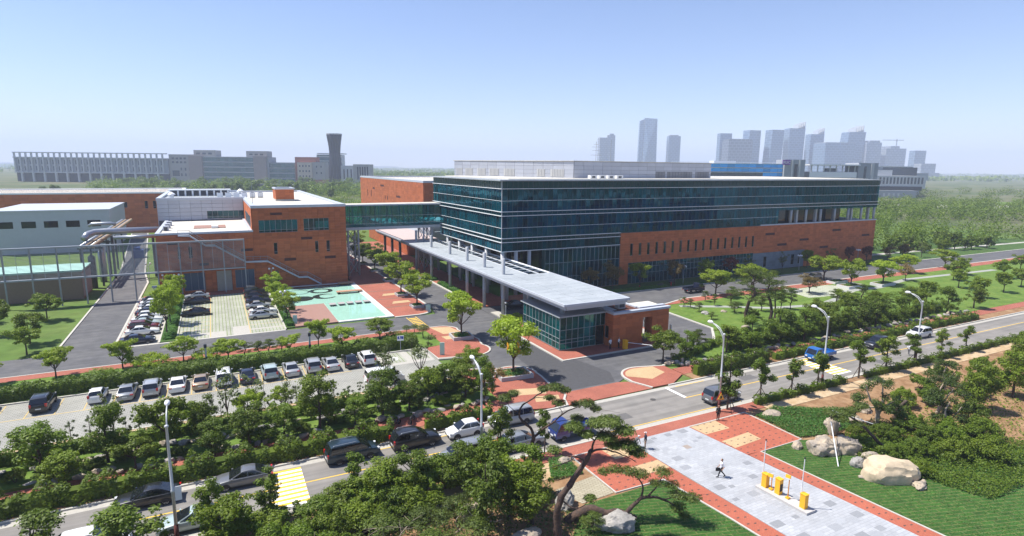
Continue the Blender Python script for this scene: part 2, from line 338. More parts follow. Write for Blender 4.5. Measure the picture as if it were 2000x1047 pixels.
ribbon('kerb_entrance_island_south', [(34.3,55.1),(36,55.3),(36.6,57)] + arc(34.6,58.6,2.9,-10,25,4) + [(38.0,65.3)] + arc(35.2,67.4,3.0,-20,110,8) + [(29.5,72.0)], 0.28, 0.14, kerbmat)
i1 = [(27.9,83.6),(28.0,78.0),(33.7,76.9)] + arc(33.8,80.1,3.2,-80,30,8) + [(37.3,84.5),(36.2,91.0)] + arc(33.6,91.6,2.9,10,80,6) + [(31,94.7),(31,84)]
slab('entrance_island_north', i1, ZP, redpave)
slab('island_north_tan_paving', [(33.0,89.6),(36.2,88.9),(35.6,93.2),(32.2,94.3)], ZP+0.006, tanpave, z0=ZP-.02)
slab('island_north_tan_paving', [(32.4,86.4),(35.2,85.9),(35.0,87.9),(32.2,88.3)], ZP+0.006, tanpave, z0=ZP-.02)
ribbon('kerb_entrance_island_north', i1[1:-1], 0.28, 0.14, kerbmat)
slab('pavement_campus_south', (-110, 31, 92.6, 94.6), ZP, redpave)
ribbon('kerb_campus_south', [(-110,94.7),(31,94.7)], 0.22, 0.14, kerbmat)
slab('planting_bank', (-110, 31, 84.0, 92.6), 0.10, lawn)
slab('lower_parking_lot', (-110, 27.7, 70.0, 83.6), 0.02, lotpave)
ribbon('kerb_lower_lot_north', [(-110,83.8),(27.8,83.8),(27.9,77.6),(33,76.6)], 0.25, 0.15, kerbmat)
ribbon('kerb_lower_lot_south', [(-110,69.9),(29,69.9)], 0.2, 0.13, kerbmat)
slab('sandy_bank', (-300, 27.5, 66.0, 69.8), 0.08, sand)
slab('terrace_upper', (-300, 29, 63.2, 66.0), 0.75, lawn)
slab('terrace_lower', (-300, 29, 60.2, 63.2), 0.40, lawn)
# parking bay lines of the lower lot
def line(name, x0, x1, y0, y1, m=yellowpaint, z=0.03): return struct(MB().box(x0, x1, y0, y1, z-.01, z).build(name, m))
for k in range(16):
    x = -28.5 + 2.72*k
    if x < 21: line('bay_line', x-.06, x+.06, 78.3, 83.4, baypaint)
line('bay_line', -30, 15.4, 78.15, 78.3, baypaint)
slab('accessible_bay', (20.7, 23.5, 78.9, 83.3), 0.035, grassblock, z0=.015)
slab('bay_concrete', [(19.9,77.9),(27.4,77.9),(27.4,83.4),(19.9,83.4)], 0.028, concrete, z0=.012)
slab('accessible_bay', (24.6, 27.0, 79.0, 83.3), 0.035, grassblock, z0=.015)
for wx in (22.1, 25.8):         # wheelchair mark painted on the bay
    mb = MB()
    for i in range(14):
        a0, a1 = R_(200+i*19), R_(219+i*19)
        mb.add([(wx+.55*math.cos(a0),80.6+.55*math.sin(a0),.042),(wx+.55*math.cos(a1),80.6+.55*math.sin(a1),.042),(wx+.38*math.cos(a1),80.6+.38*math.sin(a1),.042),(wx+.38*math.cos(a0),80.6+.38*math.sin(a0),.042)], [(3,2,1,0)])
    mb.obox((wx-.2,81.5,.04),(.16,.9,.008)); mb.obox((wx+.1,81.3,.04),(.6,.14,.008)); mb.obox((wx+.45,80.9,.04),(.14,.9,.008)); mb.obox((wx-.2,82.2,.04),(.3,.3,.008),.78)
    struct(mb.build('wheelchair_symbol', whitepaint))
# upper left car park
slab('staff_parking_bays', (-15.0, -9.2, 103.8, 142), 0.03, concrete)
slab('staff_parking_lot', (-6.7, 9.6, 103.8, 138.6), 0.03, grassblock)
ribbon('lot_edge', [(-15,103.7),(-9.1,103.7),(-6.6,103.7),(9.6,103.7)], 0.5, 0.04, kerbmat)
slab('lot_concrete_strip', (-6.5, -2.2, 105.8, 107.3), 0.036, concrete, z0=.02); slab('lot_concrete_strip', (-2.2, 0.4, 103.9, 107.3), 0.036, concrete, z0=.02)
slab('lot_concrete_strip', (4.2, 9.5, 106.1, 106.9), 0.036, concrete, z0=.02); slab('lot_concrete_strip', (1.5, 4.2, 103.9, 109.5), 0.036, concrete, z0=.02)
slab('planting_strip_west', (-9.1, -6.8, 104.0, 141), 0.16, lawn2); slab('planting_strip_east', (9.7, 11.2, 104.4, 141), 0.16, lawn2)
for n_, x in (('kerb_strip', -9.15),('kerb_strip', -6.75),('kerb_strip', 9.65)): ribbon(n_, [(x,103.9),(x,141)], 0.2, 0.17, kerbmat)
ribbon('kerb_service_road', [(-15.15,104),(-15.15,160),(-17,175),(-25.5,290)], 0.35, 0.09, kerbmat); ribbon('kerb_service_road', [(-22.5,104),(-22.5,175),(-31,290)], 0.3, 0.13, kerbmat)
for y in [105+2.75*i for i in range(14)]: line('bay_line', -14.3, -9.4, y-.06, y+.06, baypaint, z=.038)
for y in [109.6+2.75*i for i in range(11)]:
    line('bay_line', -6.4, -2.0, y-.06, y+.06, baypaint, z=.038); line('bay_line', 4.2, 9.3, y-.06, y+.06, baypaint, z=.038)
line('bay_line', -2.0, -1.86, 104.2, 138, baypaint, z=.038); line('bay_line', 4.06, 4.2, 104.2, 138, baypaint, z=.038)
slab('apron_left_building', (-14.5, 31, 138.6, 142.6), 0.13, redpave)
# red plaza east of the pool
slab('courtyard_paving', [(28.8,104.0),(33.8,104.0)] + arc(33.6,107.0,2.9,-85,10,6) + [(37.4,112),(37.5,215),(28.8,215)], ZP, redpave)
ribbon('kerb_courtyard', [(28.8,104.0),(33.8,104.0)] + arc(33.6,107.0,2.9,-85,10,6) + [(37.4,112),(37.5,215)], 0.5, 0.14, kerbmat)
for y in (111.5, 119.0, 127.5, 136.0): slab('courtyard_dark_band', (28.9, 35.4, y, y+.5), ZP+.006, mat('brown_paver', (0.20,0.12,0.085), .85, var=.1, vscale=2), z0=ZP-.02)
for y in (114.5, 122.5): slab('courtyard_tan_paving', [(31.2,y),(35.2,y+.2),(35.2,y+2.0),(32.0,y+2.0)], ZP+.006, tanpave, z0=ZP-.02)
slab('canopy_paving', (46.4, 86, 104.4, 111.6), ZP, redpave); slab('canopy_paving', (46.4, 54, 111.6, 215), ZP, redpave)
slab('dropoff_island', [(46.6,99.8)] + arc(47.6,95.6,1.0,180,360,8) + [(48.6,99.8)], 0.15, concrete)
slab('dropoff_hedge_bed', [(46.5,114),(46.5,131),(48.6,131),(48.6,114)], 0.16, lawn2); slab('dropoff_hedge_bed', [(46.5,134),(46.5,141),(48.6,141),(48.6,134)], 0.16, lawn2)
ribbon('kerb_dropoff', [(46.3,113.8),(46.3,141.2),(48.8,141.2)], 0.5, 0.2, kerbmat)
# gatehouse plinth
slab('gatehouse_pavement', [(44.2,69.4),(66.8,69.4),(66.8,90),(48,92),(44.2,92)], ZP, redpave)
ribbon('kerb_gatehouse', [(66.8,69.3),(44.1,69.3),(44.1,92)], 0.45, 0.14, kerbmat)
# right garden
gard = [(78.2,73.5),(78.5,86.5),(81.5,89.8),(90,90.0),(300,90.0),(300,59.6),(60,59.6),(56,61.2),(62,62.2),(72.5,67.2)]
slab('garden_lawn', gard, 0.14, lawn)
ribbon('kerb_garden', [(56,61.3),(62,62.3),(72.4,67.4),(77.6,73),(78.4,86.6),(81.2,90.4),(90,93.3),(300,93.9)], 0.45, 0.16, kerbmat)
slab('garden_walk', [(81.4,90.0),(90,93.1),(300,93.7),(300,90.0)], 0.15, redpave)
ribbon('kerb_road_building', [(66,103.7),(300,103.7)], 0.45, 0.15, kerbmat)
slab('building_lawn', (60, 300, 103.9, 111.0), 0.13, lawn2)
slab('east_lawn', (186.5, 300, 111.0, 135), 0.12, lawn2)
slab('east_path', [(188,116.5),(300,112.5),(300,114.5),(188,119)], 0.13, concrete, z0=.05)
gpath = mat('path_stone', (0.30,0.31,0.28), .9, var=.25, vscale=1.5)
ribbon('garden_path', [(84,88),(92,84),(100,79),(112,76.5),(122,79),(131,83),(142,82.5),(160,86),(200,84)], 1.6, 0.152, gpath, z0=.1)
slab('garden_terrace', [(116,82),(128,80.5),(140,84.5),(133,89.8),(118,89.8)], 0.148, paver('terrace_paver', (0.50,0.49,0.44),(0.45,0.45,0.40),(0.22,0.27,0.12),1.6,.55,ms=.10,off=0.0), z0=.08)
# south side: sidewalk, plaza, lawns
slab('south_ground', (-300, 420, -20, 46.3), 0.05, soil)
slab('south_sidewalk', [(20,44.5),(57,44.5),(57,46.28),(20,46.28)], ZP-.02, redpave)
slab('south_path', [(57,43.4),(420,43.4),(420,45.2),(57,45.2)], 0.09, sand)
slab('south_path_west', [(-300,41.8),(27,41.8),(29.5,44.4),(-300,44.4)], 0.09, sand)
gw = [(36.55,44.5),(37.5,30),(38.6,12)]; ge = [(44.7,44.5),(46.7,25),(48.0,12)]
slab('plaza', gw + ge[::-1], ZP, greypave)
slab('plaza_band_west', [(34.9,37.2),(36.9,37.2),(37.45,30),(38.55,12),(37.0,12),(35.7,30)], ZP-.004, redpave2)
slab('plaza_band_east', [(45.55,37.1),(47.2,37.0),(48.3,25),(49.6,12),(48.05,12),(46.7,25)], ZP-.004, redpave2)
slab('plaza_court_west', [(29.5,44.4),(36.5,44.4),(36.95,37.2),(29.6,37.4)], ZP-.004, redpave2)
slab('plaza_court_east', [(44.75,44.4),(53.4,44.4),(53.3,37.0),(45.5,37.0)], ZP-.004, redpave2)
for q in ([(33.0,44.3),(36.4,44.3),(36.55,42.0),(33.1,42.1)], [(32.6,40.2),(36.7,40.2),(36.8,38.6),(34.2,38.5)], [(44.9,44.3),(48.6,44.3),(48.6,42.2),(45.1,42.2)], [(45.4,40.3),(49.6,40.6),(49.6,38.9),(45.5,38.6)]):
    slab('plaza_tan_paving', q, ZP+.002, tanpave, z0=ZP-.02)
# small dark bricks set in the red bands
mb = MB(); db = mat('dark_brick', (0.10,0.06,0.05), .85)
for bx0, bx1, by0, by1 in ((29.8,36.3,37.6,44.2),(45.3,53.1,37.3,44.2)):
    yy = by0
    while yy < by1:
        xx = bx0 + (.45 if int(yy*10) % 2 else 0)
        while xx < bx1: mb.box(xx, xx+.24, yy, yy+.12, ZP-.01, ZP+.006); xx += .95
        yy += .85
for i in range(26):
    y = 36.6-.95*i; t = (37.2-y)/25.2
    for off in (.4, 1.0): mb.box(35.1+off+t*2.0, 35.34+off+t*2.0, y-.3*off, y-.3*off+.12, ZP-.01, ZP+.003); mb.box(45.5+off+t*2.5, 45.74+off+t*2.5, y-.3*off, y-.3*off+.12, ZP-.01, ZP+.003)
tag(mb.build('dark_paving_bricks', db), 'small dark bricks dotted over the red paving bands', 'bricks', kind='stuff')
PL = bpy.data.objects['plaza']
rp = random.Random(3)
for i in range(17):             # darker paver patches of the plaza
    for j in range(7):
        y = 43.9-2.0*i-.35*(j%2); t = (44.4-y)/33; x0 = 36.7+t*2.0; x1 = 44.6+t*3.3
        x = x0+.7+(x1-x0-1.4)*(j+.35*(i%2))/6.6
        if rp.random() < .8:
            s = rp.choice((.3,.42,.5,.55)); o = piece('dark_paver', greydark, x-s, x+s, y-s*.7, y+s*.7, ZP-.02, ZP+.004, PL)
for pth in ([(29.4,44.4),(36.5,44.4)],[(44.7,44.4),(53.5,44.45)],[(29.5,44.4),(29.55,37.3),(34.8,37.15),(35.6,30),(36.9,12)],[(53.4,44.4),(53.35,36.95),(47.25,36.95),(48.4,25),(49.7,12)]):
    ribbon('plaza_edging', pth, 0.16, ZP+.03, whitemetal if False else kerbmat)
slab('turf_west', [(26,37.0),(34.7,37.0),(35.5,30),(36.8,12),(20,12),(22,33)], 0.10, lawn2)
slab('turf_east', [(53.2,36.9),(47.35,36.85),(48.5,25),(49.8,12),(80,12),(70,30),(62,33)], 0.10, lawn2)
slab('gravel_bed', [(26,37.2),(29.4,37.4),(29.4,40.5),(25,40)], 0.09, paver('gravel_strip', (0.42,0.38,0.28),(0.36,0.32,0.23),(0.26,0.23,0.16),.5,.2,rot=.4,ms=.05))
piece('manhole_cover', mat('iron_cover', (0.30,0.25,0.21), .7), 40.9, 41.6, 40.6, 41.3, ZP-.02, ZP+.008, PL)
# road markings
line('centre_line', 50.6, 420, 50.93, 51.07, z=.008); line('centre_line', -300, 25.5, 50.93, 51.07, z=.008)
line('edge_line', 33, 56, 47.25, 47.37, z=.011); line('edge_line', 52, 57, 54.3, 54.42, z=.011); line('edge_line', 8, 24, 54.15, 54.27, z=.011)
line('stop_line', 50.4, 50.85, 51.1, 54.6, whitepaint, z=.010)
for (x0, x1, y0) in ((75.2, 78.8, 48.0), (2.6, 5.6, 47.6)):   # striped speed table
    for k in range(9):
        line('speed_table_stripe', x0, x1, y0+.72*k, y0+.72*k+.36, whitepaint, z=.010)
        line('speed_table_stripe', x0, x1, y0+.72*k+.36, y0+.72*k+.72, yellowpaint, z=.010)
for k in range(7): line('crossing_stripe', 30.9, 32.2, 95.4+1.05*k, 95.9+1.05*k, z=.008)
line('crossing_edge', 30.6, 30.75, 95.0, 103, z=.009); line('crossing_edge', 32.35, 32.5, 95.0, 103, z=.009)
# reflecting pool
pool = empty('reflecting_pool', (20,122,0), 'shallow pale turquoise reflecting pool with black ring floor graphics beside the brick hall', 'pool')
mb = MB().box(11.4,28.6,104.6,140.0,-.2,.10)
piece('floor', mat('pool_tile', (0.50,0.66,0.58), .6, var=.10, vscale=.25), 11.4, 28.6, 104.6, 140.0, -.2, .06, pool)
pc = mat('pool_stone', (0.60,0.60,0.57), .7, var=.06, vscale=.6)
for a in ((11.2,28.9,139.8,140.5,-.2,.22),(27.6,28.85,105.3,139.8,-.2,.22),(18.7,28.85,104.5,105.3,-.2,.20),(11.2,11.5,120.3,139.8,-.2,.2)): piece('rim', pc, *a, pool)
blk = mat('black_pool_tile', (0.012,0.02,0.02), .5)
def ring(cx, cy, ro, ri, a0=0, a1=360, wob=0):
    mb = MB(); n = 40
    for i in range(n):
        t0, t1 = R_(a0+(a1-a0)*i/n), R_(a0+(a1-a0)*(i+1)/n); k = 1-abs(2*(i+.5)/n-1) if wob else 1; rr0 = ro-(ro-ri)*(0.25+.75*k) if wob else ri
        mb.add([(cx+ro*math.cos(t0),cy+ro*math.sin(t0),.072),(cx+ro*math.cos(t1),cy+ro*math.sin(t1),.072),(cx+rr0*math.cos(t1),cy+rr0*math.sin(t1),.072),(cx+rr0*math.cos(t0),cy+rr0*math.sin(t0),.072)], [(3,2,1,0)])
    mb.build('ring_graphic', blk, pool)
ring(20.2,133.6,2.55,1.6); ring(20.0,127.6,2.5,.9,40,330,1); ring(15.4,134.0,2.35,2.05); ring(15.2,127.0,2.45,0.02)
wt = bpy.data.materials.new('pool_water'); wt.use_nodes = True
_t = wt.node_tree; _o = _t.nodes['Material Output']; _t.nodes.remove(_t.nodes['Principled BSDF'])
_tr = _t.nodes.new('ShaderNodeBsdfTransparent'); _tr.inputs[0].default_value = (.82,.95,.93,1); _gl = _t.nodes.new('ShaderNodeBsdfGlossy'); _gl.inputs['Roughness'].default_value = .03
_fr = _t.nodes.new('ShaderNodeFresnel'); _fr.inputs[0].default_value = 1.33; _nz = _t.nodes.new('ShaderNodeTexNoise'); _nz.inputs['Scale'].default_value = 2.5; _bp = _t.nodes.new('ShaderNodeBump'); _bp.inputs['Strength'].default_value = .12; _bp.inputs['Distance'].default_value = .03
_g = _t.nodes.new('ShaderNodeNewGeometry'); _t.links.new(_g.outputs['Position'], _nz.inputs['Vector']); _t.links.new(_nz.outputs[0], _bp.inputs['Height']); _t.links.new(_bp.outputs[0], _gl.inputs['Normal'])
_mx = _t.nodes.new('ShaderNodeMixShader'); _t.links.new(_fr.outputs[0], _mx.inputs[0]); _t.links.new(_tr.outputs[0], _mx.inputs[1]); _t.links.new(_gl.outputs[0], _mx.inputs[2]); _t.links.new(_mx.outputs[0], _o.inputs[0])
MB().add([(11.5,120.3,.15),(18.7,120.3,.15),(18.7,105.3,.15),(27.6,105.3,.15),(27.6,139.8,.15),(11.5,139.8,.15)], [(0,1,2,3,4,5)]).build('water_surface', wt, pool)
deck = mat('deck_stone', (0.30,0.17,0.135), .8, var=.08, vscale=.5)
tag(MB().box(11.3,18.6,104.5,120.2,-.1,.24).build('stone_deck', deck), 'large pinkish brown stone deck filling one corner of the pool', 'deck')
stone2 = mat('slab_stone', (0.36,0.33,0.32), .8, var=.08, vscale=1); wood = mat('bench_wood', (0.42,0.24,0.16), .8, var=.1, vscale=1)
for i, x in enumerate((20.0,21.75,23.45,25.15,26.85)):
    o = empty('stepping_slab', (x,118.2,.06), 'square grey stepping slab standing in the pool in a row of five', 'stepping stone', 'stepping slabs across the pool')
    piece('top', stone2, x-.62, x+.62, 117.4, 119.0, .3, .45, o); piece('foot', blk, x-.4, x+.4, 117.7, 118.7, .05, .3, o)
for (x0, x1, y, lb) in ((24.9,28.4,138.6,'short pinkish stone bench slab at the pool corner near the hall'),(22.8,28.3,129.0,'long pinkish stone bench slab reaching over the pool')):
    o = empty('pool_bench', (x0,y,.06), lb, 'bench'); piece('top', wood, x0, x1, y-.75, y+.75, .42, .6, o)
    for xx in (x0+.5, x1-.6): piece('leg', blk, xx-.2, xx+.2, y-.45, y+.45, .05, .42, o)
# ------------------------------------------------------------------ building helpers
def fb(ax, pl, u0, u1, d0, d1, z0, z1):
    if ax == '-y': return (u0, u1, pl-d1, pl-d0, z0, z1)
    if ax == '+y': return (u0, u1, pl+d0, pl+d1, z0, z1)
    if ax == '-x': return (pl-d1, pl-d0, u0, u1, z0, z1)
    return (pl+d0, pl+d1, u0, u1, z0, z1)
def cells(u0, u1, z0, z1, pw, ph, ops, gap, brick=False):
    out = []; nz = max(1, round((z1-z0)/ph)); nu = max(1, round((u1-u0)/pw)); dz = (z1-z0)/nz; du = (u1-u0)/nu
    for j in range(nz):
        for i in range(nu):
            rs = [(u0+i*du+gap/2, u0+(i+1)*du-gap/2, z0+j*dz+gap/2, z0+(j+1)*dz-gap/2)]
            for (a, b, c, d) in ops:
                nr = []
                for r in rs:
                    if r[1] <= a or r[0] >= b or r[3] <= c or r[2] >= d: nr.append(r); continue
                    if r[0] < a: nr.append((r[0], a, r[2], r[3]))
                    if r[1] > b: nr.append((b, r[1], r[2], r[3]))
                    lo, hi = max(r[0], a), min(r[1], b)
                    if r[2] < c: nr.append((lo, hi, r[2], c))
                    if r[3] > d: nr.append((lo, hi, d, r[3]))
                rs = nr
            out += [r for r in rs if r[1]-r[0] > .04 and r[3]-r[2] > .04]
    return out
def clad(parent, ax, pl, u0, u1, z0, z1, ops, pw, ph, m, nobj=0, th=.22, gap=.025, name='cladding_panel'):
    cs = cells(u0, u1, z0, z1, pw, ph, ops, gap); rr = random.Random(int(pl*7+u0)); mb = MB()
    for k, (a, b, c, d) in enumerate(cs):
        t = th + rr.uniform(-.012, .012); q = fb(ax, pl, a, b, .0, t, c, d)
        if k < nobj: piece(name, m, *q, parent)
        else: mb.box(*q)
    if mb.v: tag(mb.build(name + 's', m, parent), kind='stuff')
def window(parent, ax, pl, u0, u1, z0, z1, nc, g, frm, rows=(), d=.08, fw=.07, name='window', panes=True, tilt=.0):
    mb = MB(); zs = [z0] + list(rows) + [z1]
    for i in range(nc+1):
        u = u0+(u1-u0)*i/nc; mb.box(*fb(ax, pl, max(u-fw/2,u0), min(u+fw/2,u1), d-.05, d+.07, z0, z1))
    for z in zs: mb.box(*fb(ax, pl, u0, u1, d-.045, d+.062, max(z-fw/2,z0), min(z+fw/2,z1)))
    w = mb.build(name, frm, parent); w_inv = True
    WM[w.name] = Matrix.Identity(4)
    rr = random.Random(int(u0*13+z0*7))
    for i in range(nc):
        for j in range(len(zs)-1):
            a = u0+(u1-u0)*i/nc; b = u0+(u1-u0)*(i+1)/nc
            piece('pane', g, *fb(ax, pl, a+.02, b-.02, d-.012, d+.012, zs[j]+.02, zs[j+1]-.02), w)
    return w
def vent(parent, ax, pl, u0, u1, z0, z1):
    mb = MB(); n = 4
    for i in range(n): z = z0+(z1-z0)*i/n; mb.box(*fb(ax, pl, u0, u1, .02, .14, z+.02, z+(z1-z0)/n-.03))
    mb.build('vent_louvre', terradark, parent)
# ------------------------------------------------------------------ brick hall with roof terrace (left)
HL = empty('brick_hall', (8,142.4,0), 'terracotta clad hall with grey metal upper storey, roof terrace and external steel stair', 'building')
FY = 142.35
piece('wall', terraback, -11.2, 27.75, FY, 175.4, 0, 13.0, HL); piece('wall', terraback, 7.5, 27.75, FY+.001, 223, 13.0, 18.4, HL); piece('wall', terraback, 7.5, 27.75, 175.41, 223, 0, 13.0, HL)
ops = [(8.7,16.95,12.75,15.6),(18.33,24.0,12.85,15.7),(11.63,12.37,7.75,10.35),(20.67,21.4,7.7,10.36),(23.25,24.0,7.7,10.36),(11.6,12.35,1.2,3.95),
       (11.24,13.75,16.7,17.26),(17.6,20.15,10.8,11.45),(13.72,16.25,6.05,6.7),(22.75,25.3,6.05,6.7)]
clad(HL, '-y', FY, 7.45, 27.95, .15, 18.45, ops, 1.28, .66, terra, 300)
opl = [(-7.55,-7.0,7.8,10.35),(-5.5,-4.8,7.85,10.35),(-6.8,-2.75,.7,4.6),(-.5,2.6,.15,4.7),(3.25,7.2,.6,4.65),(-9.35,-7.4,10.95,11.45),(-3.65,-1.8,6.05,6.62),(4.75,7.2,8.75,9.36)]
clad(HL, '-y', FY, -11.4, 7.43, .15, 12.95, opl, 1.28, .66, terra, 0)
clad(HL, '-x', 7.4, FY, 175.4, 13.3, 18.45, [(146,168,13.6,16.2)], 1.28, .66, terra, 0, th=.12)
clad(HL, '-x', -11.25, FY, 175.4, .15, 12.95, [], 1.28, .66, terra, 0, th=.15)
clad(HL, '+x', 27.75, FY, 223, .15, 18.45, [], 1.6, .9, terra, 0, th=.15)
for o_ in ops[:6]:
    wd = o_[1]-o_[0]
    if wd > 3: window(HL, '-y', FY, *o_, max(3, round(wd/1.18)), glassb, steel, rows=(o_[2]+.55,), d=.06)
    else: window(HL, '-y', FY, *o_, 1, glassdark, steel, rows=(o_[2]+.5,) if o_[2] > 3 else (), d=.06)
for o_ in ops[6:] + opl[5:]: vent(HL, '-y', FY, *o_)
for o_ in opl[:2]: window(HL, '-y', FY, *o_, 1, glassdark, steel, rows=(o_[2]+.5,), d=.06)
for o_ in (opl[2], opl[4]): window(HL, '-y', FY, *o_, 3, mat('blue_shutter', (0.07,0.11,0.16), .5, var=.05), steel, d=.06)
mb = MB()
for i in range(14): z = .15+i*.323; mb.box(-.45, 2.55, FY-.09, FY-.03-.02*(i%2), z, z+.31)
mb.build('roller_door', mat('roller_steel', (0.36,0.34,0.30), .6, var=.1, vscale=1), HL)
window(HL, '-x', 7.4, 146, 168, 13.6, 16.2, 14, glassb, steel, d=.05)
piece('inner_blind', ceilmat, 8.8, 16.9, FY-.02, FY-.005, 13.4, 15.5, HL); piece('inner_blind', ceilmat, 21.0, 23.9, FY-.02, FY-.005, 13.4, 15.0, HL)  # pale sheets added behind the glass, brighter rooms given by colour
# roofs and copings
def parapet(parent, x0, x1, y0, y1, z, w=.5, h=.55, m=coping, roofm=roofwhite, rz=None, sides='nsew', name='coping'):
    piece('roof', roofm, x0+.02, x1-.02, y0+.02, y1-.02, z-.25, z if rz is None else rz, parent)
    if 's' in sides: piece(name, m, x0-.28, x1+.28, y0-.30, y0+w, z-.1, z+h, parent)
    if 'n' in sides: piece(name, m, x0-.28, x1+.28, y1-w, y1+.26, z-.1, z+h+.003, parent)
    if 'w' in sides: piece(name, m, x0-.25, x0+w, y0+w+.003, y1-w-.003, z-.1, z+h-.003, parent)
    if 'e' in sides: piece(name, m, x1-w, x1+.25, y0+w+.003, y1-w-.003, z-.1, z+h-.006, parent)
parapet(HL, -11.2, 7.2, FY, 175.3, 13.12, h=.32, sides='swe')
parapet(HL, 7.5, 27.75, FY, 223, 18.42, h=.5, w=.9)
piece('wall', jointgrey, -12.9, 7.3, 175.7, 223, 0, 18.6, HL)
clad(HL, '-y', 175.7, -13.05, 7.2, 13.3, 18.6, [(-1.7,7.2,13.5,15.6)], 2.55, 1.15, panelgrey, 0, th=.2, gap=.05, name='metal_panel')
clad(HL, '-x', -12.9, 175.6, 223, 0.2, 18.6, [], 2.55, 1.15, panelgrey, 0, th=.15, gap=.05, name='metal_panel')
window(HL, '-y', 175.7, -1.7, 7.2, 13.5, 15.6, 7, glassb, steel, rows=(14.0,), d=.05)
parapet(HL, -12.9, 7.3, 175.7, 222.9, 18.6, h=.55, w=.8, roofm=roofgrey, sides='swn')
# roof equipment: stair box, skylight row, vents, condenser boxes
SB = empty('roof_stair_box', (17,169,18.4), 'small terracotta clad stair box on the brick hall roof', 'roof hut')
piece('wall', terraback, 14.9, 19.3, 166.3, 174, 18.2, 21.6, SB); clad(SB, '-y', 166.3, 14.8, 19.4, 18.9, 21.7, [], 1.15, .62, terra, 60, th=.12); clad(SB, '-x', 14.9, 166.3, 174, 18.9, 21.7, [], 1.2, .62, terra, 60, th=.12)
piece('plinth', roofwhite, 14.7, 19.5, 166.0, 174.2, 18.2, 18.85, SB); parapet(SB, 14.9, 19.3, 166.3, 174, 21.6, h=.3, w=.25, roofm=roofgrey)
o = empty('roof_skylight', (-4,200,18.6), 'long ridge skylight with dark openings on the grey metal roof', 'skylight')
piece('base', jointgrey, -11, 4.5, 197, 200, 18.5, 20.2, o); piece('cover', whitemetal, -11.4, 4.9, 196.6, 200.4, 20.2, 20.5, o)
for i in range(8): piece('opening', darksteel, -10.6+i*1.88, -9.3+i*1.88, 196.85, 197, 19.0, 20.0, o); piece('pier', whitemetal, -9.25+i*1.88, -8.8+i*1.88, 196.8, 197, 18.6, 20.2, o)
for i in range(6):
    x = 1.0+i*2.1
    o = empty('condenser_unit', (x,184,18.6), 'white square condenser unit in a row on the hall roof', 'condenser', 'condenser units on the hall roof')
    piece('casing', whitemetal, x, x+1.5, 183.3, 184.7, 18.8, 20.0, o); piece('fan_grille', darksteel, x+.3, x+1.2, 183.5, 184.5, 20.0, 20.03, o); piece('foot', steel, x+.1, x+1.4, 183.5, 184.5, 18.55, 18.8, o)
for (x, y, lb) in ((-9.8,180,'round mushroom roof vent beside the parapet corner'),(7.6,199,'blue and white turbine vent on the grey roof')):
    mb = MB().lathe((x,y,18.6), [(.5,0),(.5,1.1),(.95,1.15),(.9,1.35),(.25,1.9),(0.02,1.95)], 14); tag(mb.build('roof_vent', whitemetal, smooth=False), lb, 'vent')
o = empty('terrace_deck', (-1,158,13), 'low brown timber deck with white hatch on the roof terrace', 'deck'); piece('boards', deck, -4.5, 2.2, 153, 160, 12.95, 13.25, o); piece('hatch', whitemetal, -.8, .6, 152.5, 154.3, 13.25, 13.7, o)
for i in range(3):
    o = empty('terrace_unit', (-9.9,150+i*6,13), 'grey box unit lined up along the terrace parapet', 'condenser', 'units along the terrace parapet'); piece('casing', panelgrey, -10.4, -9.3, 150+i*6, 151.6+i*6, 13.0, 14.2, o); piece('grille', darksteel, -10.2, -9.5, 149.97+i*6, 150+i*6, 13.2, 14.0, o)
mb = MB().tube([(8.2,150,18.4),(8.2,150,24.5)], [.07,.03]); tag(mb.build('roof_mast', steel), 'thin lightning mast standing on the brick hall roof', 'mast')
# external stair
ST = empty('external_stair', (7,141.5,0), 'grey steel stair with landings zigzagging down the brick hall front to the ground', 'stair')
pts = [(-7.2,13.03),(-5.05,12.9),(-2.2,10.7),(-.3,10.55),(5.6,6.6),(10.1,6.45),(16.6,2.3),(18.6,2.2),(21.6,.2)]
for y, nm in ((141.15,'stringer'),(141.95,'stringer')):
    mb = MB()
    for a, b in zip(pts, pts[1:]): mb.add([(a[0],y-.03,a[1]-.3),(b[0],y-.03,b[1]-.3),(b[0],y-.03,b[1]),(a[0],y-.03,a[1]),(a[0],y+.03,a[1]-.3),(b[0],y+.03,b[1]-.3),(b[0],y+.03,b[1]),(a[0],y+.03,a[1])], [(0,1,2,3),(7,6,5,4),(3,2,6,7),(0,4,5,1)])
    mb.build(nm, coping, ST)
for a, b in zip(pts, pts[1:]):
    n = max(1, round(abs(a[1]-b[1])/.19))
    if n == 1: piece('landing', coping, a[0], b[0], 141.15, 141.95, a[1]-.08, a[1]-.02, ST); continue
    for i in range(n): x = a[0]+(b[0]-a[0])*(i+.5)/n; z = a[1]+(b[1]-a[1])*(i+.5)/n; piece('tread', whitemetal, x-.13, x+.13, 141.18, 141.92, z-.03, z+.01, ST)
for y in (141.13, 141.97):
    mb = MB(); mb.tube([(x,y,z+1.0) for x, z in pts], .03); mb.tube([(x,y,z+.5) for x, z in pts], .018, 4)
    for a, b in zip(pts, pts[1:]):
        n = max(1, int((b[0]-a[0])/1.3))
        for i in range(n+1): x = a[0]+(b[0]-a[0])*i/n; z = a[1]+(b[1]-a[1])*i/n; mb.tube([(x,y,z),(x,y,z+1.0)], .02, 4)
    mb.build('handrail', steel, ST)
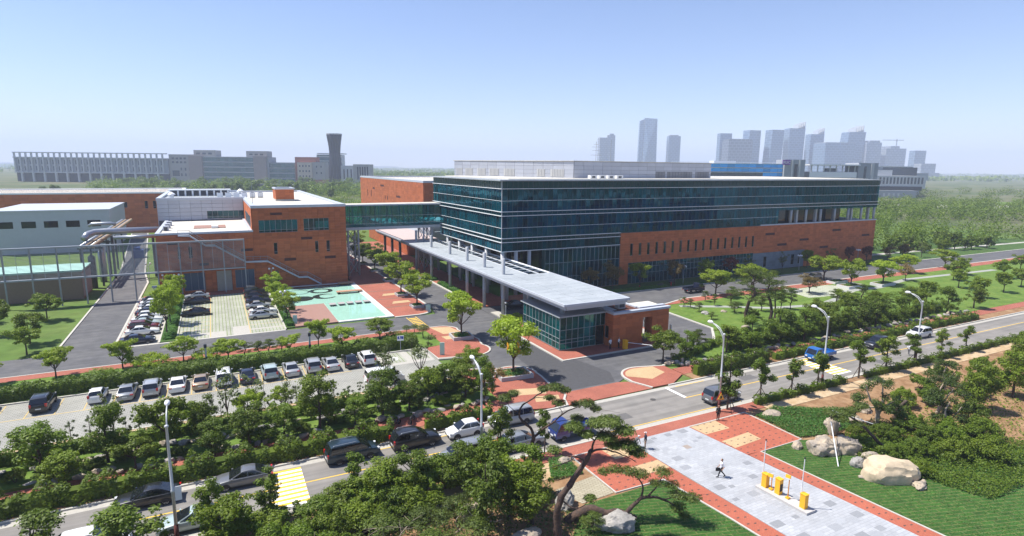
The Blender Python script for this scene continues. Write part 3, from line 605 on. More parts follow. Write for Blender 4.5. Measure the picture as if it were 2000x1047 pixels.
# ------------------------------------------------------------------ louvre screen
SC = empty('louvre_screen', (-6,140.4,0), 'tall grey steel louvre screen on posts in front of the brick hall', 'screen')
X0, X1 = -37.0, 5.35
for i in range(11):
    x = X1 - i*4.17
    if x > X0-.1: piece('post', steel, x-.12, x+.12, 140.2, 140.55, 0, 11.8, SC)
for z in (11.65, 5.45): piece('rail', steel, X0, X1+.1, 140.0, 140.7, z-.14, z+.14, SC)
for i in range(24): z = 5.75+i*.243; piece('louvre', steel, X0, X1, 140.11, 140.19, z, z+.06, SC)
for i in range(10): x = X1-2.08-i*4.17; piece('stile', colmetal, x-.03, x+.03, 140.05, 140.1, 5.5, 11.6, SC)
# ------------------------------------------------------------------ far brick wing at the end of the service road
FW = empty('rear_brick_wing', (-45,292,0), 'long low dark brick wing with white parapet at the end of the service road', 'building')
piece('wall', terraback, -110, -12, 292, 340, 0, 15.4, FW); clad(FW, '-y', 292, -75, -12, 0.3, 15.3, [(-37.5,-32.3,9.5,11.8),(-26,-24.9,9.0,12.2),(-23,-21.9,9.0,12.2),(-46,-38.8,8.8,11)], 2.5, 1.3, terra, 0)
for o_ in ((-37.5,-32.3,9.5,11.8),(-46,-38.8,8.8,11)): window(FW, '-y', 292, *o_, 4, glassdark, steel, d=.05)
for o_ in ((-26,-24.9,9.0,12.2),(-23,-21.9,9.0,12.2)): window(FW, '-y', 292, *o_, 1, glassdark, steel, rows=(o_[2]+.7,), d=.05)
parapet(FW, -110, -12, 292, 340, 15.4, h=.5, w=1.0, m=whitemetal)
# pipe rack beside the service road
PR = empty('pipe_rack', (-24,160,0), 'rusty steel pipe rack carrying big silver pipes over the service road', 'pipe rack')
for y in (160, 172, 184, 196): 
    for x in (-27.5, -23.8): piece('post', darksteel, x-.2, x+.2, y-.2, y+.2, 0, 9.2, PR)
    piece('crossbeam', darksteel, -28, -23.3, y-.15, y+.15, 8.6, 9.0, PR)
rust = mat('rusty_pipe', (0.34,0.24,0.15), .8, var=.3, vscale=2, metal=.2); pipe = mat('pipe_cladding', (0.36,0.38,0.41), .35, metal=.6, var=.06, vscale=1)
for k, (x, z, r) in enumerate(((-27.2,9.4,.35),(-26.3,9.35,.3),(-25.5,9.3,.25),(-24.8,9.45,.4))): MB().tube([(x,158,z),(x,230,z)], r, 8).build('pipe_run', rust if k % 2 else pipe, PR, True)
MB().tube([(-11.5,170,11.6),(-24,170,11.6),(-26,169.6,11.5),(-27.3,168.3,11.1),(-27.6,166.5,10.4)], .75, 12).build('main_pipe', pipe, PR, True)
MB().tube([(-11.5,167,10.3),(-22,167,10.3)], .45, 10).build('main_pipe', pipe, PR, True)
MB().tube([(-22.3,176,12.6),(-23.2,176,13.0),(-27.2,176,13.0),(-28,176,12.4)], .4, 8).build('main_pipe', pipe, PR, True)
for x in (-14, -22.5): MB().tube([(x,168.5,0),(x,168.5,10.6)], .3, 8).build('pipe_post', darksteel, PR)
for k, (x, y) in enumerate(((-25.3,158),(-24.6,166),(-25.8,176))): MB().lathe((x,y,0), [(.7,0),(.7,7.0),(.5,7.4),(.1,7.6)], 12).build('riser', pipe if k else darksteel, PR, True)
o = empty('plant_shed', (-33,150,0), 'low brown walled plant shed with flat mint roof beside the service road', 'shed')
piece('wall', mat('shed_wall', (0.22,0.16,0.12), .9, var=.1), -60, -25.4, 146, 156, 0, 5.8, o); piece('roof', mat('mint_roof', (0.34,0.55,0.48), .8), -60.2, -25.2, 145.8, 156.2, 5.8, 6.1, o)
for k in range(6): piece('shed_panel', mat('shed_panel', (0.30,0.27,0.25), .8), -25.4, -25.32, 146.3+k*1.6, 147.7+k*1.6, .4, 5.2, o)
o = empty('grey_plant_block', (-33,232,0), 'pale grey plant block behind the pipe rack', 'building'); piece('wall', panelgrey, -60, -30, 225, 262, 0, 13, o); piece('coping', coping, -60.2, -29.8, 224.8, 262.2, 13, 13.4, o)
for k in range(5): piece('window', glassdark, -58+k*5.5, -54.5+k*5.5, 224.94, 225, 8, 10, o)
tag(MB().obox((-21.3,205,1.2),(3,4,2.4),.1).obox((-21.3,205,2.8),(1.6,2.4,.8),.1).build('blue_tarp_pile', mat('blue_tarp', (0.03,0.06,0.20), .6, var=.2, vscale=2)), 'pile under a dark blue tarpaulin by the service road', 'pile')
# ------------------------------------------------------------------ main glass building
MBD = empty('glass_office_building', (54.5,111.3,0), 'long dark teal glass office building with white fins over a terracotta base', 'building')
GX, GY, XE, YN = 54.5, 111.3, 186.0, 154.4
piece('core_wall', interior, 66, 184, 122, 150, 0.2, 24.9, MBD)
zs_slab = [(24.9,25.05),(17.75,18.5),(12.0,12.75)]
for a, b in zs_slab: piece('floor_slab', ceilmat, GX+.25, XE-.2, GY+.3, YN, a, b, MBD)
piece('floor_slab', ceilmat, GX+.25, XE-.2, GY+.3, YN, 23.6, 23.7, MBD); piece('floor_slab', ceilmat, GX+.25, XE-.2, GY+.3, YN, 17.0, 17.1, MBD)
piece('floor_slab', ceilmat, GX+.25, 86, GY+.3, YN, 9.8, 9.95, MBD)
for i in range(16):
    x = 57.5+8.4*i; piece('inner_column', colmetal, x-.35, x+.35, GY+.9, GY+1.6, 12.8, 24.9, MBD)
for i in range(5):
    y = 114+8.6*i
    if i: piece('inner_column', colmetal, GX+.9, GX+1.6, y-.35, y+.35, 12.8, 24.9, MBD)
rows = [(20.85,23.4),(18.55,20.85),(15.05,17.65),(12.8,15.05),(10.0,11.95)]; spr = [(23.45,25.0),(17.68,18.52),(11.98,12.78)]
PWd = 1.25; rg = random.Random(11); pst = MB(); sst = MB(); bl = MB()
npan = 0
def gpane(ax, u, w, z0, z1, big):
    pl = GY if ax == '-y' else GX
    q = fb(ax, pl, u+.015, u+w-.015, .0, .03, z0+.03, z1-.03)
    rot = Matrix.Rotation(rg.gauss(0,.006), 4, 'Z') @ Matrix.Rotation(rg.gauss(0,.006), 4, 'X' if ax == '-y' else 'Y')
    if big: piece('pane', glass, *q, MBD, rot)
    else:
        o_ = len(pst.v); pst.box(*q); c = Vector(((q[0]+q[1])/2,(q[2]+q[3])/2,(q[4]+q[5])/2)); pst.v[o_:] = [tuple(c + rot @ (Vector(p)-c)) for p in pst.v[o_:]]
    return q
nl = round((YN-GY)/PWd); 
for i in range(nl):                                 # west face
    y = GY+(YN-GY)*i/nl; w = (YN-GY)/nl
    for (a, b) in rows:
        if y > 148.8 and b < 18.2: continue
        gpane('-x', y, w, a, b, True)
    piece('mullion', mullmat, GX-.09, GX, y-.03, y+.03, 10.0 if y < 149 else 18.5, 25.0, MBD)
nr = round((XE-GX)/PWd)
for i in range(nr):                                 # south face
    x = GX+(XE-GX)*i/nr; w = (XE-GX)/nr
    for (a, b) in rows:
        if a < 12 and x > 85.5: continue
        if a < 16 and x > 140.5:
            if a < 13: continue
            a, = (16.75,)
        gpane('-y', x, w, a, b, x < 85.5)
    zb = 10.0 if x < 86 else (12.9 if x < 140.5 else 16.75)
    piece('mullion', mullmat, x-.03, x+.03, GY-.09, GY, zb, 25.0, MBD)
# blinds hang behind some of the panes, in runs
k = 0
while k < nr:
    run = rg.randint(4, 9)
    if rg.random() < .7:
        for (a, b) in rows[:4]:
            if rg.random() < .6:
                for i in range(k, min(k+run, nr)):
                    x = GX+(XE-GX)*i/nr
                    if a < 16 and x > 140: continue
                    dz = rg.choice((0,0,0,.5,1.0)); bl.box(x+.05, x+PWd-.1, GY+.45, GY+.47, a+dz, b)
    k += run
for i in range(nl):
    for (a, b) in rows[2:]:
        if rg.random() < .55 and not (i > 29): y = GY+(YN-GY)*i/nl; bl.box(GX+.45, GX+.47, y+.05, y+PWd-.1, a+rg.choice((0,.0,.6)), b)
tag(bl.build('blinds', blind, MBD), kind='stuff')
for (a, b) in spr:
    for i in range(nr):
        x = GX+(XE-GX)*i/nr
        if a < 13 and x > 85.5: continue
        sst.box(x+.015, x+(XE-GX)/nr-.015, GY-.03, GY, a, b)
    for i in range(nl):
        y = GY+(YN-GY)*i/nl
        if y > 148.8 and a < 18: continue
        sst.box(GX-.03, GX, y+.015, y+(YN-GY)/nl-.015, a, b)
tag(pst.build('panes', glass, MBD), kind='stuff'); tag(sst.build('spandrel_panes', spandrel, MBD), kind='stuff')
for z, pr_, th, xe in ((23.42,.34,.11,XE),(20.85,.16,.06,XE),(18.55,.34,.11,XE),(17.66,.34,.11,XE),(15.05,.16,.06,XE),(12.82,.32,.12,86.0),(11.96,.32,.11,86.0),(9.95,.2,.13,86.0)):
    ye = YN if z > 18 else 149
    if z == 15.05: xe = 140.5
    piece('fin', whitemetal, GX-pr_, xe+(.2 if xe == XE else 0), GY-pr_, GY-.031, z-th/2, z+th/2, MBD); piece('fin', whitemetal, GX-pr_, GX-.031, GY-.03, ye, z-th/2-.001, z+th/2-.001, MBD)
piece('corner_post', colmetal, GX-.12, GX+.02, GY-.12, GY+.02, 10, 25, MBD)
piece('roof', roofgrey, GX-.9, XE+.6, GY-.9, YN+.5, 25.06, 25.32, MBD); piece('roof_deck', roofwhite, GX+3, XE-1.5, GY+3, YN-1, 25.32, 25.5, MBD)
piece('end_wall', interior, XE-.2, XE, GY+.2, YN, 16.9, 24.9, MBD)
# terracotta base
BX0 = 86.2
piece('base_wall', terraback, BX0, XE, GY+.3, 150, 0, 12.72, MBD)
slits = [(89.2+2.615*i, 90.0+2.615*i, 7.03, 10.05) for i in range(17)]
vts = [(136.2,140.1,9.95,10.6),(165.2,169.3,9.95,10.6),(179.8,183.8,7.8,8.45),(150.7,154.7,7.75,8.4),(141.4,145.4,6.7,7.4),(160,164,5.05,5.7),(165.7,169.3,.8,1.5)]
opm = slits + vts + [(88.8,132,0.1,5.3),(132,153.4,.1,5.1)]
clad(MBD, '-y', GY+.25, BX0, XE+.2, .1, 12.68, opm, 1.3, .62, terra, 0, th=.25)
clad(MBD, '-x', BX0+.02, GY+.02, GY+.3, .1, 9.5, [], .3, .62, terra, 0, th=.03)
for s in slits: window(MBD, '-y', GY+.25, *s, 1, glassdark, steel, d=.1, fw=.1)
for s in vts: vent(MBD, '-y', GY+.25, *s)
window(MBD, '-y', GY+.25, 88.8, 132, .12, 5.28, 34, glass, mulllight, rows=(2.6,4.1), d=.1, name='ground_floor_window')
ri = random.Random(9)
for k in range(34):
    if ri.random() < .7: x = 88.9+k*1.27; piece('inner_blind', blind, x, x+1.2, GY+.27, GY+.285, ri.choice((.3,1.2,2.6,2.6)), ri.choice((3.2,4.0,5.2)), MBD)  # pale panels added behind the panes, a lit interior put into colour
clad(MBD, '-y', GY+.25, 132, 153.4, .12, 5.08, [(136.4,137.6,1.0,3.95),(147.9,149.2,1.0,3.95),(151,152,1.0,3.95)], 1.3, .9, panelgreen, 0, th=.15, name='slate_panel')
for s in ((136.4,137.6,1.0,3.95),(147.9,149.2,1.0,3.95),(151,152,1.0,3.95)): window(MBD, '-y', GY+.25, *s, 1, glassdark, steel, d=.05)
piece('terrace_rail', coping, 133.8, XE+.3, GY-.15, GY+.2, 12.7, 13.05, MBD)
for i in range(8): x = 140.0+6.45*i; MB().lathe((x,GY+.35,13.0), [(.36,0),(.36,3.75)], 12).build('loggia_column', colmetal, MBD, True)
piece('loggia_glazing', glassdark, 140.5, 172, GY+2.8, GY+2.9, 12.8, 16.9, MBD)
# tall curtain wall below the corner, columns of the open corner
window(MBD, '-y', GY+.25, 65.4, 86.1, .15, 9.7, 17, glass, mulllight, rows=(3.3,6.6), d=.1, fw=.09, name='curtain_wall')
for i in range(17): piece('lobby_back', (interior, ceilmat, blind)[i % 3 if i % 4 else 0], 65.5+i*1.2, 66.6+i*1.2, GY+6, GY+6.1, 0.15, 9.7, MBD)
piece('lobby_glazing', glassdark, 60, 60.1, GY+1.5, YN-6, .15, 9.8, MBD); piece('lobby_return', glassdark, 60.1, 65.4, GY+1.5, GY+1.6, .15, 9.8, MBD)
for (x, y) in [(54.9,111.7),(58.2,111.7),(61.5,111.7)] + [(54.9,111.7+8.2*i) for i in range(1,5)] + [(57.6,116+8.2*i) for i in range(4)]:
    MB().lathe((x,y,.1), [(.42,0),(.42,9.75)], 14).build('pilotis_column', colmetal, MBD, True)
# penthouse
PH = empty('roof_plant_room', (100,130,25.4), 'pale grey panelled rooftop plant room with louvred vents', 'plant room')
A, B, C_, D_ = (78.8,121.2), (61.0,155.0), (124.0,121.2), (124.0,153.0)
MB().prism([A, C_, D_, B], 25.3, 29.5).build('wall', jointgrey, PH); MB().prism([(A[0]-.25,A[1]-.25),(C_[0]+.25,C_[1]-.25),(D_[0]+.25,D_[1]+.2),(B[0]-.3,B[1]+.2)], 29.5, 29.68).build('roof', roofwhite, PH)
lv = [(104.3,107.6,25.5,27.2),(108.2,117.2,25.5,27.2),(118.2,123.4,25.5,27.2)]
clad(PH, '-y', A[1], A[0]+.0, C_[0], 25.5, 29.45, lv, 2.9, .98, panelgrey, 0, th=.12, gap=.05, name='metal_panel')
for (a, b, c, d) in lv:
    n = round((b-a)/.95)
    for i in range(n): piece('louvre_vent', mat('louvre_metal', (0.22,0.225,0.24), .5, objvar=.1), a+(b-a)*i/n+.06, a+(b-a)*(i+1)/n-.06, A[1]-.08, A[1]-.03, c+.05, d-.05, PH)
dx, dy = B[0]-A[0], B[1]-A[1]; Ln = math.hypot(dx, dy); ang = math.atan2(dy, dx)
mw = MB(); 
def awall(s0, s1, z0, z1, d0, d1, mb, m=0):
    nx, ny = dy/Ln, -dx/Ln          # outward (towards -x,-y)
    if nx > 0: nx, ny = -nx, -ny
    P = lambda s, d: (A[0]+dx/Ln*s+nx*d, A[1]+dy/Ln*s+ny*d)
    q = [P(s0,d0),P(s1,d0),P(s1,d1),P(s0,d1)]; mb.prism(q, z0, z1)
for i in range(13):
    for j in range(4): awall(Ln*i/13+.03, Ln*(i+1)/13-.03, 25.5+j*.985, 26.45+j*.985, 0, .12, mw)
tag(mw.build('metal_panels', panelgrey, PH), kind='stuff')
for (s0, s1) in ((2.6,6.6),(8.2,10.6),(17.5,21),(22.6,25.8),(27,30),(31.5,34.2),(35.2,37.6)):
    mb = MB(); awall(s0, s1, 25.75, 27.6, .12, .16, mb); mb.build('louvre_vent', mat('louvre_pale', (0.50,0.50,0.49), .6), PH)
    mb = MB()
    for q in range(int((s1-s0)/.45)): awall(s0+.1+q*.45, s0+.16+q*.45, 25.8, 27.55, .16, .2, mb)
    mb.build('louvre_blades', mat('louvre_metal', (0.22,0.225,0.24), .5), PH)
for i in range(4):
    x = 80.5+i*2.6; o = empty('rooftop_unit', (x,117,25.5), 'white boxy rooftop unit in a row against the plant room', 'condenser', 'units along the plant room')
    piece('casing', whitemetal, x, x+1.9, 116.5, 117.6, 25.5, 26.25, o); piece('grille', darksteel, x+.5, x+1.4, 116.46, 116.5, 25.65, 26.05, o)
for (x, y, h, lb) in ((104.0,148.0,6.2,'tv antenna with cross arms on the plant room roof'),(109.5,148.0,6.8,'bare thin mast on the plant room roof')):
    mb = MB().tube([(x,y,29.6),(x,y,29.6+h)], .07, 5)
    if 'tv' in lb:
        for z, w in ((2.2,2.0),(3.6,1.4),(4.6,1.6),(5.4,.9)): mb.tube([(x-w,y,29.6+z),(x+w,y,29.6+z)], .05, 4)
    tag(mb.build('roof_antenna', steel), lb, 'antenna')
# ------------------------------------------------------------------ orange wing behind
OW = empty('rear_terracotta_wing', (64,194,0), 'tall sunlit terracotta wing behind the glass office building', 'building')
piece('wall', terraback, 65.0, 150, 194.2, 290, 0, 22.4, OW); clad(OW, '-x', 65.0, 194.2, 290, 4, 22.4, [(275,276,14,17),(268,269,14,17),(262,266,17.6,18.3),(246,252,19.2,20),(222,228,15.6,16.4),(244,245,14,15.6),(240.5,241.5,14,15.6)], 1.9, .95, terra, 0, th=.2)
for o_ in ((262,266,17.6,18.3),(246,252,19.2,20),(222,228,15.6,16.4)): vent(OW, '-x', 65.0, *o_)
for o_ in ((275,276,14,17),(268,269,14,17),(244,245,14,15.6),(240.5,241.5,14,15.6)): window(OW, '-x', 65.0, *o_, 1, glassdark, steel, d=.05)
clad(OW, '-y', 194.2, 65, 90, 8, 22.4, [], 1.9, .95, terra, 0, th=.2)
parapet(OW, 65, 150, 194.2, 290, 22.4, h=.6, w=1.2)
LW = empty('low_terracotta_wall', (54,177,0), 'low sunlit terracotta wing under the canopy with slit windows', 'building')
piece('wall', terraback, 54.3, 64, 176.9, 230, 0, 7.2, LW); clad(LW, '-x', 54.3, 176.9, 230, .1, 7.2, [(186,187,3.5,6),(193,194,3.5,6),(198,199,3.5,6)], 1.9, .8, terra, 0, th=.2); clad(LW, '-y', 176.9, 54.2, 64, .1, 7.2, [], 1.4, .8, terra, 40, th=.2)
for o_ in ((186,187,3.5,6),(193,194,3.5,6),(198,199,3.5,6)): window(LW, '-x', 54.3, *o_, 1, glassdark, steel, d=.05)
piece('panel_wall', panelgrey, 57, 64, 165, 176.5, 0, 12, LW); piece('roof', roofgrey, 54, 64.2, 176.5, 230.2, 7.2, 7.3, LW)
# ------------------------------------------------------------------ sky bridge
BR = empty('sky_bridge', (41,151,0), 'enclosed teal glass footbridge with inner steel truss on braced towers', 'bridge')
bx0, bx1, by0, by1, bz0, bz1 = 27.9, 54.45, 149.1, 154.2, 12.1, 17.9
piece('deck_beam', coping, bx0, bx1, by0-.15, by1+.15, bz0-.35, bz0+.35, BR); piece('roof', coping, bx0, bx1, by0-.35, by1+.35, bz1, bz1+.3, BR); piece('roof_top', roofwhite, bx0+.1, bx1-.1, by0+.2, by1-.2, bz1+.3, bz1+.36, BR)
piece('floor', ceilmat, bx0, bx1, by0+.1, by1-.1, bz0+.35, bz0+.6, BR)
n = 18
for y, nm in ((by0,'s'),(by1,'n')):
    for i in range(n):
        x = bx0+(bx1-bx0)*i/n; w = (bx1-bx0)/n
        for a, b in ((bz0+.4,13.3),(13.36,15.2),(15.26,bz1)): piece('pane', glassb, x+.03, x+w-.03, y-.02, y+.02, a, b, BR)
        piece('mullion', mullmat, x-.04, x+.04, y-.06, y+.06, bz0+.35, bz1, BR)
    for z in (13.33, 15.23): piece('transom', mulllight, bx0, bx1, y-.07, y+.07, z-.06, z+.06, BR)
for y in (by0+.5, by1-.5):
    mb = MB(); k = 8
    for i in range(k):
        x0 = bx0+(bx1-bx0)*i/k; x1 = bx0+(bx1-bx0)*(i+1)/k
        mb.tube([(x0,y,bz0+.5) if i % 2 else (x0,y,15.2),(x1,y,15.2) if i % 2 else (x1,y,bz0+.5)], .13, 6); mb.tube([(x0,y,bz0+.4),(x0,y,bz1)], .14, 6)
    mb.build('truss', colmetal, BR)
for tx in (29.8, 52.2):
    for (x, y) in ((tx,by0+.3),(tx+2.6 if tx < 40 else tx-2.4,by0+.3),(tx,by1-.3),(tx+2.6 if tx < 40 else tx-2.4,by1-.3)): MB().lathe((x,y,0), [(.24,0),(.24,bz0-.3)], 10).build('tower_leg', colmetal, BR, True)
    xa, xb = (tx, tx+2.6) if tx < 40 else (tx-2.4, tx)
    mb = MB()
    for y in (by0+.3, by1-.3):
        for z0, z1 in ((.4,4.2),(4.2,8.0),(8.0,11.8)): mb.tube([(xa,y,z0),(xb,y,z1)], .09, 5); mb.tube([(xb,y,z0),(xa,y,z1)], .09, 5); mb.tube([(xa,y,z1),(xb,y,z1)], .1, 5)
    for x in (xa, xb):
        for z0, z1 in ((.4,4.2),(4.2,8.0),(8.0,11.8)): mb.tube([(x,by0+.3,z0),(x,by1-.3,z1)], .09, 5); mb.tube([(x,by0+.3,z1),(x,by1-.3,z1)], .1, 5)
    mb.build('bracing', colmetal, BR)
mb = MB()
mb.build if False else None
# ------------------------------------------------------------------ entrance canopy
CN = empty('entrance_canopy', (47,95,0), 'long flat grey metal entrance canopy on round columns with a glazed strip', 'canopy')
zt = 8.2; cx0, cx1, cy0, cy1 = 44.7, 56.5, 70.1, 181
gx0, gx1, gy0, gy1 = 51.6, 56.2, 94.0, 150
def sheet(x0, x1, y0, y1):
    ny = max(1, round((y1-y0)/2.1)); nx = max(1, round((x1-x0)/3.9))
    for i in range(nx):
        for j in range(ny): piece('roof_sheet', roofgrey, x0+(x1-x0)*i/nx+.025, x0+(x1-x0)*(i+1)/nx-.025, y0+(y1-y0)*j/ny+.025, y0+(y1-y0)*(j+1)/ny-.025, zt-.12, zt, CN)
sheet(cx0, cx1, cy0, gy0); sheet(cx0, gx0, gy0, gy1)
piece('roof_sheet', mat('pink_roof', (0.50,0.40,0.37), .6, var=.1, vscale=.2), cx0+.8, cx1-1.5, 152, cy1, zt-.12, zt, CN)
piece('soffit', coping, cx0+.9, gx0-.05, cy0+.9, cy1-.3, zt-1.0, zt-.13, CN); piece('soffit', coping, gx0-.04, cx1-.4, cy0+.9, gy0-.05, zt-.999, zt-.131, CN)
for k, (z0, z1, o_) in enumerate(((zt-.32,zt+.04,0.0),(zt-.66,zt-.33,.3),(zt-1.0,zt-.67,.55))):       # stepped fascia
    piece('fascia', coping, cx0+o_-.12, cx0+o_+.12, cy0+o_, cy1, z0, z1, CN); piece('fascia', coping, cx0+o_+.13, cx1-o_, cy0+o_-.12, cy0+o_+.12, z0, z1, CN); piece('fascia', coping, cx1-o_-.12, cx1-o_+.12, cy0+o_+.13, gy0 if k else gy1, z0, z1, CN)
ns = 22
for j in range(ns):
    y = gy0+(gy1-gy0)*j/ns; piece('skylight_pane', glassdark, gx0+.1, gx1-.1, y+.06, y+(gy1-gy0)/ns-.06, zt-.1, zt-.06, CN); piece('skylight_bar', whitemetal, gx0, gx1, y-.05, y+.05, zt-.14, zt+.02, CN)
for x in (gx0, (gx0+gx1)/2, gx1-.1): piece('skylight_rail', whitemetal, x-.07, x+.07, gy0, gy1, zt-.16, zt+.05, CN)
MB().tube([(cx1-.2,gy0,zt+.02),(cx1-.2,150,zt+.02)], .1, 6).build('edge_pipe', whitemetal, CN)
for y in (96.0,104.6,113.5,123.7,136.5,148.5):
    mb = MB().lathe((47.4,y,.1), [(.34,0),(.34,3.4),(.36,3.42),(.36,3.5),(.34,3.52),(.34,7.0),(.34,11.0),(.29,11.05)], 16); mb.build('tall_column', colmetal, CN, True)
for y in (85.8, 75.0): MB().lathe((47.4,y,5.6), [(.42,0),(.42,1.7)], 14).build('stub_column', colmetal, CN, True)
for y in (75.0, 82.0): MB().lathe((55.0,y,5.6), [(.42,0),(.42,1.7)], 14).build('stub_column', colmetal, CN, True)
for y in (92,100,108,116,124,132,140,148): MB().lathe((54.2 if y < 110 else 53.4,y,.1), [(.35,0),(.35,7.6)], 12).build('inner_column', colmetal, CN, True)
for y in (158, 166, 174): piece('rear_column', darksteel, 45.4, 46.0, y-.3, y+.3, .1, 7.4, CN)
# ------------------------------------------------------------------ gatehouse
GH = empty('gatehouse', (50,73,0.1), 'glass and terracotta gatehouse under the canopy with a doorway cut through its brick wall', 'gatehouse')
g0x, g0y = 46.0, 73.4
piece('floor', concrete, 46.05, 66, 73.45, 85.4, .1, .2, GH); piece('roof', roofgrey, 45.7, 56.5, 73.1, 85.8, 5.35, 5.6, GH)
window(GH, '-y', g0y, g0x, 52.6, .25, 5.35, 6, glassgate, mulllight, rows=(1.2,1.75,3.3), d=.0, name='glazed_front'); window(GH, '-x', g0x, g0y, 85.2, .25, 5.35, 11, glassgate, mulllight, rows=(1.3,2.0,3.3), d=.0, name='glazed_side')
window(GH, '-y', g0y, 52.65, 54.4, 3.35, 5.35, 2, glassgate, mulllight, d=.0, name='door_light'); piece('door', glassdark, 52.8, 54.2, g0y-.02, g0y+.02, .2, 3.25, GH)
piece('inner_wall', mat('office_wall', (0.30,0.30,0.28), .9), 50.0, 54.4, 79.5, 79.7, .2, 5.3, GH); piece('counter', mat('office_counter', (0.28,0.20,0.13), .7), 47.2, 51.5, 76.6, 77.4, .2, 1.3, GH); piece('ceiling', ceilmat, 46.1, 54.3, 73.6, 85.2, 5.2, 5.34, GH)
by = 71.3
piece('brick_core', terraback, 54.5, 60.35, by+.02, 76.5, .1, 5.55, GH); piece('brick_core', terraback, 62.15, 65.6, by+.02, 72.9, .1, 5.55, GH); piece('brick_core', terraback, 60.35, 62.15, by+.02, 72.9, 4.4, 5.55, GH)
clad(GH, '-y', by, 54.4, 65.7, .12, 5.55, [(60.3,62.2,.1,4.35)], 1.25, .62, terra, 120, th=.12); clad(GH, '-x', 54.5, by, 76.5, .12, 5.55, [(72.3,73.3,1.3,3.3)], 1.3, .62, terra, 40, th=.12)
window(GH, '-x', 54.5, 72.3, 73.3, 1.3, 3.3, 1, glassdark, steel, d=.0)
clad(GH, '-x', 62.15, by, 72.9, .12, 4.35, [], .8, .62, terra, 16, th=.03)
parapet(GH, 54.6, 65.6, by+.05, 76.4, 5.5, h=.25, w=.45, sides='sw'); piece('coping', coping, 60.5, 65.9, 72.4, 73.1, 5.4, 5.76, GH); piece('coping', coping, 60.2, 60.7, 73.1, 76.6, 5.4, 5.757, GH)
o = empty('hvac_unit', (57.5,74,5.6), 'grey air conditioning unit on the gatehouse roof under the canopy', 'condenser'); piece('casing', colmetal, 57.0, 58.4, 73.4, 74.4, 5.6, 6.7, o); piece('grille', darksteel, 57.2, 58.2, 73.36, 73.4, 5.8, 6.5, o)
# ------------------------------------------------------------------ distant buildings
HV = Vector((0.4562,0.8899,0)); RV = Vector((0.8899,-0.4562,0)); HA = math.atan2(-0.4562, 0.8899)
def far_root(name, u, D, label, cat, group=None, rz=0):
    o = root0(name, label, cat, group); o.matrix_basis = Matrix.Translation(HV*D + RV*u) @ Matrix.Rotation(HA+rz, 4, 'Z'); return o
fstone = mat('far_stone', (0.36,0.345,0.33), .9, var=.08, vscale=.05); fgrey = mat('far_grey_panel', (0.30,0.32,0.35), .8, var=.06, vscale=.05)
fpale = mat('far_pale_panel', (0.48,0.49,0.50), .8, var=.06, vscale=.05); fpink = mat('far_pinkish_stone', (0.33,0.27,0.25), .9, var=.08, vscale=.05)
fred = mat('far_red_brick', (0.33,0.12,0.085), .9, var=.08, vscale=.05); fbeige = mat('far_beige', (0.52,0.44,0.36), .9, var=.05, vscale=.05)
fwin = mat('far_window', (0.035,0.05,0.07), .15, spec=.6, objvar=.3); fglass = mat('far_green_glass', (0.06,0.13,0.145), .12, spec=.7, objvar=.15)
fdark = mat('far_dark', (0.02,0.022,0.028), .6)
def wall(o, m, x0, x1, y0, y1, z0, z1, name='wall'): return piece(name, m, x0, x1, y0, y1, z0, z1, o)
def wgrid(o, x0, x1, z0, z1, nx, nz, m=fwin, fx=.6, fz=.5, y=0., name='window'):
    for i in range(nx):
        for j in range(nz):
            cx = x0+(x1-x0)*(i+.5)/nx; cz = z0+(z1-z0)*(j+.5)/nz; w = (x1-x0)/nx*fx/2; h = (z1-z0)/nz*fz/2
            piece(name, m, cx-w, cx+w, y-.25, y+.05, cz-h, cz+h, o)
# louvred long block
o = far_root('colonnade_block', -560, 850, 'long pale block with open rooftop frame and ground floor pillars beyond the trees', 'building')
wall(o, fgrey, -160, 62, 2, 30, 13, 35); wall(o, fdark, -160, 62, 4, 30, 0, 13, 'recess')
for i in range(27):
    x = -158+i*8.2; piece('fin', fpale, x-.9, x+.9, 0, 2, 13, 42, o); 
    if i % 2: piece('pillar', fpale, x-1.2, x+1.2, 0, 2.5, 0, 13, o)
for z in (34.6, 41.5, 13.4): piece('beam', fpale, -160, 62, -.2, 2.2, z-.7, z+.7, o)
for j in range(2): wgrid(o, -156, 58, 15.5+j*9, 23+j*9, 26, 1, fwin, .5, .8, 2)
o = far_root('stone_link_block', -480, 855, 'plain grey stone block with small square windows left of the stair tower', 'building')
wall(o, fstone, -18, 19, 0, 30, 0, 41); wgrid(o, -15, 8, 27, 38, 4, 2, y=0); wgrid(o, -4, 14, 8, 24, 3, 2, y=0, fx=.35); wall(o, fwin, -14, -4, -.3, 0, 10, 18, 'window')
o = far_root('glass_laboratory_block', -410, 848, 'wide glass fronted laboratory block between two stone stair towers', 'building')
wall(o, fgrey, -40, 58, 3, 30, 0, 38.4); wall(o, fpink, -56, -37, 0, 20, 0, 39); wall(o, fpink, 37, 55, 0, 20, 6, 39.5); wall(o, fstone, -52, -21, 8, 26, 38, 47.4, 'roof_house'); wall(o, fstone, 24, 54, 8, 26, 38, 46.8, 'roof_house')
for j in range(5):
    z = 3+j*7.2
    for i in range(12): x = -36+i*6; piece('glazing_band', fglass, x+.1, x+5.9, 2.6, 3.2, z, z+5.4, o)
    piece('floor_edge', fpale, -37, 37, 2.2, 3, z+5.6, z+6.6, o)
for i in range(2): piece('pier', fpale, 38+i*15, 39.5+i*15, -.4, .2, 0, 7, o)
wgrid(o, -50, -24, 40, 45, 3, 1, y=8); wgrid(o, 27, 50, 40, 44, 3, 1, y=8)
o = far_root('glass_wing', -335, 852, 'low green glass wing beside the red brick and beige block', 'building')
wall(o, fgrey, -18, 19, 1, 28, 0, 31)
